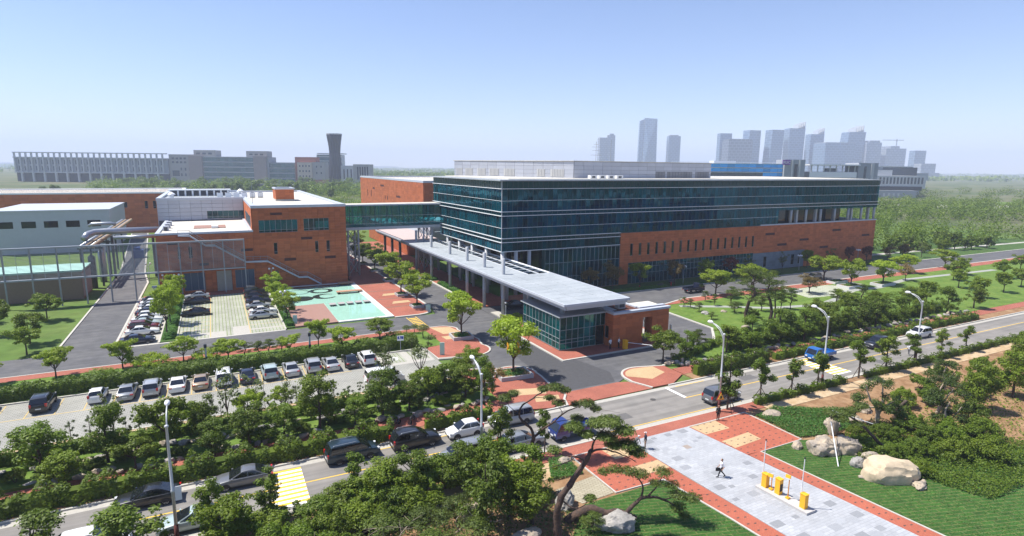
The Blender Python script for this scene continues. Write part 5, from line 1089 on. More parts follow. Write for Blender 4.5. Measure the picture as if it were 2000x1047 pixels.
for (x,y,h,w,k,lb) in [(57.4,62.9,4.7,5.0,'dense','big round olive green tree opposite the gatehouse doorway'),(62.4,63.4,3.9,3.4,'dark','leafy dark tree between the exit road and the hedge')]: tree(k, x, y, h, w, lb, None)
for (x,y) in ((65.4,64.9),(67.2,65.9)): tree('pine', x, y, 2.9, 3.0, 'umbrella pine leaning over the exit road', 'pair of umbrella pines by the exit road')
tree('sparse', 67.3, 79.0, 3.9, 3.0, 'thin tree showing behind the gatehouse wall end', None)
tree('vase', 35.0, 86.4, 7.6, 6.8, 'bright green tree in the planter on the red entrance island', None); tree('vase', 34.6, 66.8, 8.2, 7.2, 'bright green tree tied with orange ribbons in the planter by the drive', None)
for (x,y,h,w) in [(37.0,138.4,7.0,7.6),(35.2,121.6,7.2,7.0),(35.0,110.0,6.6,6.8)]: tree('vase', x, y, h, w, 'green tree in a grey planter on the red courtyard paving', 'trees in courtyard planters', z=.5)
for (x,y,h,w) in [(37.3,153.5,6.4,7.4),(37.0,166,6.4,7.0),(41,196,6.0,7),(33,190,6,7),(24+8,205,6,6)]: tree('dense', x, y, h, w, 'darker green tree in the courtyard beyond the footbridge', 'trees beyond the footbridge')
for (x,y,h,w) in [(-8.3,108.6,8.0,4.6),(-8.2,116.0,7.2,4.4),(-8.2,123.5,6.8,4.4),(-8.2,131,6.4,4.4)]: tree('vase', x, y, h, w, 'tall bright tree in the strip between the two car rows', 'trees in the west parking strip')
for (x,y,h,w) in [(10.3,136.3,4.4,4.4),(10.3,125.4,4.4,4.4),(10.4,117,4.4,4.2),(10.5,109.3,4.8,4.4)]: tree('vase', x, y, h, w, 'bright green tree in the hedge strip beside the pool', 'trees in the pool side strip')
for (x,y,h,w) in [(-12.6,92.0,4.2,4.2),(-5.3,91.8,3.8,3.9),(13.0,90.8,4.6,3.9),(-20,92,4.0,4.0),(-27,91.8,4.0,4.0),(-34,92,4,4)]: tree('vase', x, y, h, w, 'young staked tree beside the red walk above the hedge', 'staked trees on the red walk')
for (x,y,h,w) in [(0.4,90.2,3.2,4.3),(8.7,89.8,2.8,3.2),(15.8,87.6,3.9,3.8)]: tree('vase', x, y, h, w, 'short bushy bright green tree growing behind the lower lot hedge', 'bushy trees behind the hedge')
for (x,y) in ((-10.0,91.6),(-9.0,90.5),(-2.2,90.6)): tree('lowspread', x, y, 1.8, 4.0, 'low spreading light green shrub beside the red walk', 'low shrubs beside the red walk')
for (x,y,h,w) in [(-1.0,91.4,2.5,2.8),(2.7,90.8,2.3,2.6),(4.4,90.6,2.2,2.7),(6.0,91.2,2.2,2.7),(7.6,90.9,2.1,2.6)]: tree('pine', x, y, h, w, 'small leaning pine in a row behind the lower lot hedge', 'small pines behind the hedge')
tree('dense', 22.6, 91.0, 3.5, 5.2, 'wide dark crowned tree on the bank near the yellow crossing', None)
for (x,y,w) in ((27.4,92.0,1.6),(28.8,92.2,1.6),(29.3,89.0,2.3)): tree('topiary', x, y, w*.95, w, 'clipped umbrella pine by the island paving', 'clipped pines by the island')
for (x,y,w,h) in ((19.2,88.2,3.4,1.6),(25,90.8,3.2,1.2),(27,90.0,2.6,1.0),(10.5,88.6,3.6,1.2),(-8,89.6,5.5,1.1),(-4.0,90.0,3.2,1.0),(-15,90,4,1.0)): tree('dome', x, y, h, w, 'rounded clipped evergreen shrub on the bank behind the hedge', 'clipped shrubs on the bank')
for (x,y,h,w) in [(-27,112,5,5),(-33,120,5.4,5.2),(-28,128,5,5),(-40,112,5.2,5),(-38,130,5,5),(-46,120,5.4,5.2),(-26,105.6,4.4,4.4),(-52,110,5,5)]: tree('dense', x, y, h, w, 'leafy tree on the grass across the service road', 'trees across the service road', name='lawn_tree')
for (x,y,h,w) in [(160,74,5,4.6),(170,80,5.4,5),(176,68,5,4.6),(186,76,5.4,5),(152,66,5,4.4),(164,66.5,5,4.4),(196,70,5,5),(182,84,5,5),(205,80,5,5)]: tree('dense', x, y, h, w, 'leafy tree on the far end of the garden lawn', 'trees at the far garden end', name='garden_tree')
# topiary ring hedges on the right garden
for (cx, cy) in ((137,73.5),(146,75.0)):
    bl = [((cx+3.3*math.cos(a), cy+2.6*math.sin(a), .45), (.75,.65,.45)) for a in np.linspace(0,6.1,17)]; o = root0('ring_hedge'); o = link('ring_hedge', leafmesh('ring_hedge', bl, 2600, .16, L_hedge, int(cx), shell=.8)); bpy.data.objects.remove(bpy.data.objects['ring_hedge']) if False else None
    tag(o, 'oval ring of clipped hedge on the garden lawn', 'hedge', 'ring hedges on the lawn')
for q in [q for q in COL.objects if q.type == 'EMPTY' and q.name.startswith('ring_hedge')]: bpy.data.objects.remove(q)
# hedges: clipped rows built of leaf clumps
def hedge(x0, y0, x1, y1, w, h, label, m=L_hedge, dens=75, sz=.17, z=.08, rough=.12, cat='hedge', name='hedge', seed=None):
    L = math.hypot(x1-x0, y1-y0); dens *= 1.5; sz *= 1.3; n = int(L*(w+1.4*h)*dens); r = np.random.default_rng(seed or int(x0*31+y0*17+9999)); ux, uy = (x1-x0)/L, (y1-y0)/L
    t = r.random(n)*L; side = r.random(n); per = w+2*h; s = side*per; uu = np.where(s < h, -w/2, np.where(s < h+w, s-h-w/2, w/2)); zz = np.where(s < h, s, np.where(s < h+w, h, per-s))
    bump_ = 1+rough*np.sin(t*1.7+x0)+rough*.7*np.sin(t*4.1+1); nx = np.where(s < h, -1, np.where(s < h+w, 0, 1.0)); nz = np.where((s >= h) & (s < h+w), 1.0, .15)
    uu = uu*(1+rough*np.sin(t*2.3))+r.normal(0,.07,n); zz = zz*bump_+r.normal(0,.06,n); zz = np.maximum(zz,.02)
    c = np.stack([x0+ux*t-uy*uu, y0+uy*t+ux*uu, z+zz], 1); nn = np.stack([-uy*nx, ux*nx, nz], 1)+r.normal(0,.4,(n,3)); nn /= np.linalg.norm(nn,axis=1)[:,None]
    tt = r.normal(size=(n,3)); tt -= (tt*nn).sum(1)[:,None]*nn; tt /= np.linalg.norm(tt,axis=1)[:,None]; b = np.cross(nn,tt); ss = sz*(.6+.8*r.random(n))[:,None]
    v = np.stack([c-tt*ss*.5, c+b*ss*.32, c+tt*ss*.5, c-b*ss*.32], 1).reshape(-1,3)
    me = bpy.data.meshes.new(name); me.vertices.add(4*n); me.vertices.foreach_set('co', v.ravel().astype(np.float32)); me.loops.add(4*n); me.loops.foreach_set('vertex_index', np.arange(4*n,dtype=np.int32)); me.polygons.add(n)
    me.polygons.foreach_set('loop_start', np.arange(0,4*n,4,dtype=np.int32)); me.polygons.foreach_set('loop_total', np.full(n,4,np.int32)); me.update(calc_edges=True); me.materials.append(m)
    cx_, cy_ = (x0+x1)/2, (y0+y1)/2; o = empty(name, (cx_,cy_,z), label, cat)
    link('foliage', me, o); mb = MB(); k = max(2, int(L/1.6))
    for i in range(k):
        a = (i+.5)/k; bx, by_ = x0+(x1-x0)*a, y0+(y1-y0)*a; mb.tube([(bx,by_,z-.1),(bx+.05,by_,z+h*.8)], [.04,.015], 4, cap=False)
    mb.build('stems', bark, o)
    core = MB(); k = max(2, int(L/1.2)); rc = random.Random(int(x0*7+y0))
    for i in range(k): a = (i+.5)/k; core.obox((x0+(x1-x0)*a, y0+(y1-y0)*a, z+h*.40), (L/k*1.02, w*.62*rc.uniform(.85,1.1), h*.76*rc.uniform(.85,1.1)), math.atan2(y1-y0, x1-x0))
    core.build('inner_growth', m, o); return o
hedge(-45, 85.5, 27.0, 85.5, 2.0, 1.5, 'long dark clipped hedge behind the lower car park bays', L_hedge, 55, .2)
hedge(-45, 64.8, 26.0, 64.8, 1.3, 1.2, 'bushy hedge on the upper terrace below the lower car park', L_hedge, 60, .19, z=.7, rough=.25)
hedge(-45, 56.3, 15.0, 56.3, 1.7, 1.5, 'loose dark hedge along the north kerb west of the entrance', L_dark, 60, .18, rough=.3); hedge(18.6, 56.2, 26.4, 56.2, 1.0, 1.4, 'short thick hedge behind the white hatchback', L_dark, 70, .18, rough=.25)
hedge(57.4, 56.4, 71.5, 56.4, 1.5, 1.7, 'tall dark hedge at the corner of the gate island', L_dark, 75, .18, rough=.2); hedge(73, 56.3, 130, 56.3, 1.2, 1.1, 'loose low hedge along the north kerb far east', L_dark, 55, .18, rough=.35)
hedge(58.5, 61.6, 71.8, 66.0, 1.4, .9, 'low rounded hedge curving along the exit road', L_hedge, 70, .17, rough=.25)
hedge(70, 62.6, 130, 62.8, 1.9, 1.5, 'dense shrub border above the stones of the east bank', L_dark, 50, .2, z=.2, rough=.35)
hedge(56.6, 45.6, 73.4, 45.6, .9, .8, 'ragged low hedge along the south kerb under the saplings', L_dark, 85, .15, rough=.3); hedge(78, 45.6, 130, 45.6, .9, .8, 'low hedge along the south kerb past the striped speed table', L_dark, 70, .15, rough=.3)
hedge(10.5, 105.2, 10.5, 138.5, 1.1, .75, 'clipped hedge strip between the parking bays and the pool', L_cover, 80, .15); hedge(-7.9, 105, -7.9, 140, 1.5, .45, 'low ground hedge between the two parking rows', L_cover, 60, .15)
hedge(47.5, 114.5, 47.5, 130.5, 1.7, .6, 'low hedge bed under the canopy columns', L_cover, 80, .15); hedge(47.5, 134.5, 47.5, 140.6, 1.7, .6, 'short hedge bed under the canopy near the footbridge', L_cover, 80, .15); hedge(45.6, 92.5, 49.4, 92.5, 2.2, .9, 'bright rounded hedge at the gatehouse side below the canopy', L_bright, 90, .17, z=.1)
hedge(68, 104.6, 95, 104.6, .8, .6, 'low clipped hedge at the road edge before the glass wall', L_cover, 70, .15); hedge(104, 104.6, 135, 104.6, .8, .6, 'low clipped hedge at the road edge before the ground floor windows', L_cover, 60, .15); hedge(150, 104.6, 184, 104.6, .8, .6, 'low clipped hedge at the road edge before the blank brick wall', L_cover, 50, .15)
# lower banks: trees and shrubs between the lower lot and the road
rb = random.Random(21)
for (x,y,h,w,k) in [(-27,61.5,5.5,5,'dark'),(-20,62,5.2,4.6,'dark'),(-15.4,62.0,5.6,4.8,'dark'),(-10.4,62.0,6.0,4.4,'dark'),(-5.6,62.2,6.0,5.0,'dense'),(-2.6,64.0,4.6,3.6,'dark'),(1.6,60.0,4.4,4.2,'dark'),(4.8,59.8,3.8,3.4,'dark'),(8.4,60.6,6.4,4.8,'dark'),(15.2,61.0,5.6,4.6,'dark'),(12.0,60.0,3.4,3.4,'dark'),(18.4,61.2,4.2,3.8,'dark'),(21.2,63.0,4.4,4.0,'dense'),(23.6,63.6,4.6,4.6,'dark'),(25.6,62.0,4.2,3.8,'dark'),(27.4,60.4,5.6,3.0,'dark'),(-13,58.8,3.4,3.6,'dark'),(-1.6,59.4,3.6,3.6,'dark'),(-8,59.6,3.2,3.6,'dense')]: tree(k, x, y, h, w, 'dark leafy tree on the terraced bank below the lower car park', 'dark trees on the terraced bank', z=.3, name='bank_tree')
for (x,y,h,w) in [(-10.6,67.4,5.4,2.6),(-0.2,67.6,6.4,3.6),(2.6,68.6,4.6,3.0),(18.0,70.4,6.2,4.0),(23.0,71.2,6.0,4.2),(6.0,66.8,4.6,2.8)]: tree('sparse', x, y, h, w, 'tall thin tree with airy crown on the sandy bank', 'thin trees on the sandy bank')
for k in range(26): tree('youngpine', -14+1.5*k+rb.uniform(-.5,.5), 66.6+rb.uniform(0,2.6), rb.uniform(1.6,3.0), rb.uniform(1.1,1.7), 'young black pine sapling on the sandy bank', 'young pines on the sandy bank')
for (x,y,h,w) in [(2.0,67.0,3.4,3.4),(-3.4,66.4,3.2,3.0),(5.4,68.6,2.8,2.4)]: tree('vase', x, y, h, w, 'small bright leaved tree on the sandy bank', 'bright small trees on the sandy bank')
for (x,y,h,w) in [(29.2,62.0,4.0,2.6),(26.4,66.4,3.8,3.8),(29.8,70.6,3.4,3.6)]: tree('brown' if x < 29.5 and x > 29 else 'dense', x, y, h, w, 'loose tree around the south entrance island', 'trees around the south island')
for k in range(22):
    x = -30+2.6*k+rb.uniform(-.8,.8)
    if x < 26: tree('bush', x, 60.9+rb.uniform(0,.8), rb.uniform(.9,1.5), rb.uniform(1.6,2.4), 'small dark shrub tucked among the terrace stones', 'shrubs among the terrace stones', z=.3)
# south side, near the camera
rt = random.Random(77)
TH = [(-22,44.2),(-17.5,43.6),(-13,44.2),(-9,43.6),(-6.2,44.2),(-.6,44.0),(2.2,44.6),(5.6,44.4),(7.6,44.6),(9.8,44.2),(12.0,44.6),(14.2,44.2),(16.2,44.6),(18.2,44.4),(20.2,44.8),(-11,40.4),(-7.6,40.0),(-3.4,41.0),(-1.0,39.6),(1.6,41.6),(3.8,40.2),(6.4,41.4),(-15,40),(-19,40),(-9,36.8),(-5.4,37.4),(-2.0,36.4),(1.0,37.4),(3.6,36.0),(5.6,38.4),(-13,36),(8.6,42.2),(11.0,42.4),(13.2,42.0),(0,33.6),(3.6,33),(-4,33.4),(-8,33)]
for (x,y) in TH: tree('bush', x+rt.uniform(-.4,.4), y+rt.uniform(-.3,.3), (rt.uniform(1.9,2.7) if x < 9 else rt.uniform(2.3,3.3)) if y > 43 else rt.uniform(2.0,3.0), rt.uniform(3.6,5.0), 'big dense dark shrub in the thicket along the south kerb', 'thicket shrubs along the south kerb', name='thicket_shrub')
for (x,y,h,w) in [(17.2,37.6,6.4,5.0),(19.6,38.4,5.6,4.4),(20.8,36.6,5.2,4.4),(22.2,40.6,4.6,3.8)]: tree('dark', x, y, h, w, 'glossy dark green tree beside the bare pine trunk', 'glossy trees beside the pine')
for (x,y,h,w) in [(9.4,38.6,2.6,4.4),(12.6,38.8,2.4,4.0),(12.0,35.4,2.8,4.8),(15.4,35.6,2.4,4.4),(15.6,39.4,2.2,3.6),(8.8,34.6,2.8,4.8),(24.6,33.6,1.6,2.6)]: tree('pine', x, y, h, w, 'low spreading pine in the foreground slope', 'low pines on the foreground slope')
for (x,y,h,w) in [(-1.8,46.0,4.8,2.6),(2.4,46.0,5.2,3.0),(9.2,46.0,4.6,2.6),(22.6,46.0,6.0,2.8),(27.4,46.0,5.0,2.2)]: tree('sapling', x, y, h, w, 'thin staked street sapling along the road west of the plaza', 'saplings along the road west of the plaza')
for (x,y,h,w,k) in [(-12.2,45.2,5.2,5.0,'dark'),(-7.0,44.6,5.0,5.2,'dark'),(-.8,44.0,4.2,4.0,'dense'),(10.6,44.4,4.0,4.6,'dark'),(13.4,44.4,4.4,4.4,'dark'),(17.4,44.4,4.2,4.2,'dark'),(20.4,43.0,4.8,4.2,'dark')]: tree(k, x, y, h, w, 'tall bushy tree rising out of the thicket along the south kerb', 'tall trees of the south thicket', name='thicket_tree')
for (x,y,h,w) in [(66.2,33.6,2.2,3.6),(69.4,36.6,1.9,3.2),(72.6,37.6,2.2,3.4),(64.6,30.8,2.0,3.6),(70.4,28.6,2.6,4.2),(76.4,36.2,2.2,3.6),(61.4,33.4,1.6,2.8),(74.6,31.4,2.6,4.0),(80,39.6,2.0,3.2),(86,40.4,2.2,3.4),(90,37,2.4,3.8),(84,35,2.4,3.8),(66,26,2.6,4.2),(96,40,2.2,3.4),(57.4,33.2,1.4,2.4),(59.6,34.8,1.5,2.6),(58.0,30.4,1.6,2.6),(60.8,29.4,1.9,3.2),(63.2,27.6,2.2,3.6),(57.2,27.4,1.5,2.4),(62.4,33.0,1.5,2.6),(67.2,30.2,2.4,3.6)]: tree('bush', x, y, h, w, 'rounded shrub on the soil bank behind the boulders', 'shrubs on the soil bank', name='bank_shrub')
for (x,y,h,w) in [(79,33,6.0,4.6),(88,33,6.2,4.8),(97,35.5,6.0,4.6),(106,38,6,4.6),(116,40,6,4.6),(128,40,6,4.6)]: tree('dark', x, y, h, w, 'leafy tree on the far soil bank south of the road', 'trees on the far soil bank', name='bank_tree')
# ground cover bed and turf blades
def cover(name, poly, n, sz, m, label, cat='ground cover', z=.12, hh=.25, seed=1):
    r = np.random.default_rng(seed); P = np.array(poly); out = []
    lo, hi = P.min(0), P.max(0); pts = lo+(hi-lo)*r.random((n*3,2)); ins = np.zeros(len(pts), bool); j = len(P)-1
    for i in range(len(P)):
        c = ((P[i,1] > pts[:,1]) != (P[j,1] > pts[:,1])) & (pts[:,0] < (P[j,0]-P[i,0])*(pts[:,1]-P[i,1])/(P[j,1]-P[i,1]+1e-9)+P[i,0]); ins ^= c; j = i
    pts = pts[ins][:n]; n = len(pts); hz_ = z+hh*r.random(n)*(.6+.4*np.sin(pts[:,0]*1.3)*np.sin(pts[:,1]*1.1))
    c = np.column_stack([pts, hz_]); nn = r.normal(0,.5,(n,3))+np.array([0,0,1]); nn /= np.linalg.norm(nn,axis=1)[:,None]; t = r.normal(size=(n,3)); t -= (t*nn).sum(1)[:,None]*nn; t /= np.linalg.norm(t,axis=1)[:,None]; b = np.cross(nn,t); s = sz*(.6+.8*r.random(n))[:,None]
    v = np.stack([c-t*s*.5, c+b*s*.3, c+t*s*.5, c-b*s*.3], 1).reshape(-1,3)
    me = bpy.data.meshes.new(name); me.vertices.add(4*n); me.vertices.foreach_set('co', v.ravel().astype(np.float32)); me.loops.add(4*n); me.loops.foreach_set('vertex_index', np.arange(4*n,dtype=np.int32)); me.polygons.add(n)
    me.polygons.foreach_set('loop_start', np.arange(0,4*n,4,dtype=np.int32)); me.polygons.foreach_set('loop_total', np.full(n,4,np.int32)); me.update(calc_edges=True); me.materials.append(m)
    return tag(link(name, me), label, cat, kind='stuff')
cover('ground_cover', [(53.6,37.2),(53.8,43.2),(58,44.0),(66,39.5),(62,36.2),(57.2,36.4)], 20000, .15, L_cover, 'thick glossy ground cover bed with a half buried boulder', hh=.4, seed=5)
cover('ground_cover', [(54.5,31.5),(58,35.4),(64,36.2),(72,33),(75,22),(58,22)], 30000, .17, L_hedge, 'dark shrubby ground cover around the boulders', hh=1.0, seed=6)
cover('ground_cover', [(25.4,41.4),(28.8,41.2),(28.8,44.2),(27,44.6)], 3500, .13, L_cover, 'green ground cover mound at the court corner', hh=.5, seed=7)
cover('grass', [(53.2,36.9),(47.5,36.7),(48.6,25),(49.4,14),(62,14),(62,33)], 22000, .09, leafmat('turf_blade', (0.032,0.095,0.012),(0.065,0.145,0.022),.2), 'short new turf right of the plaza', 'grass', z=.10, hh=.05, seed=8)
cover('grass', [(24,36.8),(34.6,36.9),(35.4,30),(36.4,16),(22,20)], 20000, .09, MAT['turf_blade'], 'short new turf left of the plaza', 'grass', z=.10, hh=.05, seed=9)
cover('weeds', [(-20,22),(24,26),(25,43),(-20,43)], 26000, .22, L_olive, 'dry grass and weeds on the foreground slope', 'weeds', z=.05, hh=.35, seed=10)
cover('weeds', [(58,36),(74,36),(110,43),(110,20),(66,22)], 9000, .25, L_hedge, 'scattered weeds on the bare soil east of the turf', 'weeds', z=.05, hh=.3, seed=12)
# distant woods
def wood_mass(name, pts, n, sz, m, label, seed, hh):
    bl = [((x,y,h*.5),(rx,ry,h*.55)) for x,y,rx,ry,h in pts]; return tag(link(name, leafmesh(name, bl, n, sz, m, seed, shell=.7)), label, 'woodland', kind='stuff')
rw = random.Random(5)
def fpt(u, D): p = HV*D+RV*u; return p.x, p.y
pts = []
for i in range(170): x, y = rw.uniform(205,330), rw.uniform(118,250); pts.append((x, y, rw.uniform(3,5), rw.uniform(3,5), rw.uniform(5,9)))
wood_mass('woodland', pts, 30000, .8, L_dark, 'green woodland behind the east end of the office', 31, 0)
pts = []
for i in range(420):
    D = rw.uniform(1000,1900); x, y = fpt(rw.uniform(-430,60)*D/1000, D); pts.append((x, y, rw.uniform(10,26), rw.uniform(10,20), rw.uniform(6,13)))
wood_mass('far_woodland', pts, 26000, 5, L_dark, 'hazy belt of far woodland on the plain', 32, 0)
pts = []
for i in range(420):
    D = rw.uniform(1300,5500); x, y = fpt(rw.uniform(-1300,1500)*D/1300, D); pts.append((x, y, rw.uniform(30,90), rw.uniform(20,60), rw.uniform(6,14)))
wood_mass('plain_woodland', pts, 22000, 12, L_mid, 'scattered tree belts fading out towards the horizon', 33, 0)
pts = []
for i in range(240):
    D = rw.uniform(330,640); x, y = fpt(rw.uniform(-.34,-.13)*D, D); pts.append((x, y, rw.uniform(3,9), rw.uniform(3,7), rw.uniform(1.5,4.5)))
wood_mass('scrub', pts, 24000, 1.0, L_mid, 'patchy scrub between the footbridge and the far campus', 34, 0)
pts = []
for i in range(60):
    D = rw.uniform(420,560); x, y = fpt(rw.uniform(.62,.95)*D, D); pts.append((x, y, rw.uniform(5,9), rw.uniform(4,8), rw.uniform(4,8)))
for i in range(60):
    D = rw.uniform(640,900); x, y = fpt(rw.uniform(.45,.95)*D, D); pts.append((x, y, rw.uniform(6,12), rw.uniform(5,10), rw.uniform(4,9)))
wood_mass('car_park_trees', pts, 15000, 1.3, L_mid, 'tree clumps around the far car parks', 35, 0)
pts = []
for i in range(260):
    D = rw.uniform(520,790); x, y = fpt(rw.uniform(-.72,-.16)*D, D); pts.append((x, y, rw.uniform(5,12), rw.uniform(4,9), rw.uniform(4,11)))
wood_mass('campus_tree_belt', pts, 30000, 1.6, L_dark, 'dark green tree belt in front of the far campus blocks', 36, 0)
pts = []
for i in range(120):
    D = rw.uniform(330,470); x, y = fpt(rw.uniform(.58,.92)*D, D); pts.append((x, y, rw.uniform(4,8), rw.uniform(4,7), rw.uniform(4,9)))
wood_mass('east_woodland', pts, 16000, 1.2, L_dark, 'thick tree mass between the office end and the far car parks', 37, 0)
struct(MB().prism([fpt(180,470), fpt(470,455), fpt(480,500), fpt(180,510)], -.3, -.02).build('far_car_park', concrete)); struct(MB().prism([fpt(260,520), fpt(520,510), fpt(520,560), fpt(260,560)], -.3, -.03).build('far_grass', lawn))
for i in range(90):
    D = rw.uniform(500,830); u = -.66*D+rw.uniform(0,.5)*D; x, y = fpt(u, D); s = rw.uniform(8,15); tree('far', x, y, s, s*rw.uniform(.7,1.0), 'leafy tree in front of the far campus blocks', 'trees before the far campus', z=-.4)
for (u,D,s) in ((-300,440,12),(-270,430,13),(-318,450,11),(-240,440,10.5),(-352,440,11),(-335,430,12)): x, y = fpt(u, D); tree('far', x, y, s+2, s*.8, 'tall pale green tree behind the rear brick wing', 'trees behind the rear wing', z=-.4)
for i in range(26): tree('far', rw.uniform(192,260), rw.uniform(108,135), rw.uniform(4.5,7.5), rw.uniform(4,6), 'full green tree beside the path at the east end of the office', 'trees at the east end', z=0)
# ------------------------------------------------------------------ vehicles (front towards +x)
PAINT = {'white':(0.72,0.72,0.70),'silver':(0.42,0.43,0.44),'black':(0.010,0.010,0.012),'navy':(0.012,0.018,0.045),'darkred':(0.13,0.012,0.016),'champagne':(0.38,0.29,0.20),'grey':(0.16,0.165,0.175),'teal':(0.020,0.040,0.055),'blue':(0.012,0.03,0.16),'brightblue':(0.010,0.10,0.34),'mint':(0.36,0.44,0.44),'pewter':(0.27,0.285,0.30)}
def paint(c): return mat('car_paint_'+c, PAINT[c], .32, metal=.35 if c in ('silver','grey','champagne','pewter','teal') else 0.0, spec=.5, coat=.8)
KIND = {  # L, W, H, deck profile [(x, ztop)], cabin (base rear, roof rear, roof front, base front), belt z
 'sedan': (4.85,1.86,1.47,[(-2.42,.62),(-2.38,.86),(-2.2,.99),(-1.5,1.02),(0,1.0),(1.0,.98),(1.7,.90),(2.15,.80),(2.36,.66),(2.42,.45)],(-1.85,-.95,.10,1.12),.99),
 'suv':   (4.70,1.90,1.74,[(-2.35,.70),(-2.33,.95),(-2.28,1.1),(-1.5,1.13),(0,1.12),(.95,1.10),(1.6,1.05),(2.1,.95),(2.3,.75),(2.35,.5)],(-2.25,-1.85,.15,1.08),1.10),
 'wagon': (4.90,1.86,1.56,[(-2.45,.66),(-2.42,.9),(-2.35,1.02),(-1.5,1.04),(0,1.03),(1.0,1.0),(1.7,.93),(2.2,.82),(2.4,.66),(2.45,.45)],(-2.32,-1.75,.10,1.15),1.02),
 'hatch': (3.65,1.64,1.52,[(-1.82,.62),(-1.8,.9),(-1.72,1.02),(-1.0,1.04),(0,1.03),(.75,1.0),(1.25,.92),(1.6,.80),(1.78,.62),(1.82,.45)],(-1.70,-1.2,.10,.98),1.01),
 'minivan':(5.05,1.94,1.86,[(-2.52,.72),(-2.5,1.0),(-2.46,1.1),(-1.5,1.12),(0,1.12),(1.2,1.10),(1.8,1.04),(2.25,.92),(2.48,.72),(2.52,.5)],(-2.44,-2.15,.55,1.65),1.10),
 'van':   (5.0,1.90,2.02,[(-2.5,.75),(-2.49,1.0),(-2.47,1.12),(-1.5,1.15),(0,1.15),(1.5,1.15),(2.1,1.05),(2.35,.92),(2.48,.7),(2.5,.5)],(-2.46,-2.3,1.1,2.05),1.13)}
CARP = {}
def sharp(me, a=32):
    me.polygons.foreach_set('use_smooth', [True]*len(me.polygons)); me.set_sharp_from_angle(angle=R_(a))
def wheels(o, L, W, xs, r=.33):
    for x in xs:
        for s in (-1, 1):
            mb = MB(); y0 = s*(W/2-.21); y1 = s*(W/2+.005); n = 18
            prof = [(r*.78,y0),(r*.97,y0),(r,y0+(y1-y0)*.2),(r,y0+(y1-y0)*.8),(r*.96,y1),(r*.70,y1)]
            for rr_, yy in prof: mb.v += [(x+rr_*math.cos(2*math.pi*j/n), yy, r+rr_*math.sin(2*math.pi*j/n)) for j in range(n)]
            for i in range(len(prof)-1): mb.f += [(i*n+j, i*n+(j+1)%n, (i+1)*n+(j+1)%n, (i+1)*n+j) for j in range(n)]
            mb.m = [0]*len(mb.f); w = mb.build('wheel', rubber, o); sharp(w.data)
            rm = MB(); yo = s*(W/2-.02)
            for k in range(6):
                a = 2*math.pi*k/6; a2 = a+.36; rm.add([(x+.05*math.cos(a),yo,r+.05*math.sin(a)),(x+r*.69*math.cos(a-.2),yo,r+r*.69*math.sin(a-.2)),(x+r*.69*math.cos(a+.2),yo,r+r*.69*math.sin(a+.2)),(x+.05*math.cos(a2),yo,r+.05*math.sin(a2))], [(0,1,2,3)])
            for j in range(n):
                a, b = 2*math.pi*j/n, 2*math.pi*(j+1)/n; rm.add([(x+r*.62*math.cos(a),yo+s*.01,r+r*.62*math.sin(a)),(x+r*.62*math.cos(b),yo+s*.01,r+r*.62*math.sin(b)),(x+r*.72*math.cos(b),yo+s*.01,r+r*.72*math.sin(b)),(x+r*.72*math.cos(a),yo+s*.01,r+r*.72*math.sin(a))], [(0,1,2,3)])
            rm.build('rim', alloy, w)
            ar = MB(); ro = r*1.16; ya = s*(W/2+.002)
            ar.v = [(x+ro*math.cos(math.pi*j/12), ya, r*.92+ro*math.sin(math.pi*j/12)) for j in range(13)]; ar.f = [tuple(range(13)) if s < 0 else tuple(range(12,-1,-1))]; ar.m = [0]; ar.build('wheel_arch', trimblack, o)
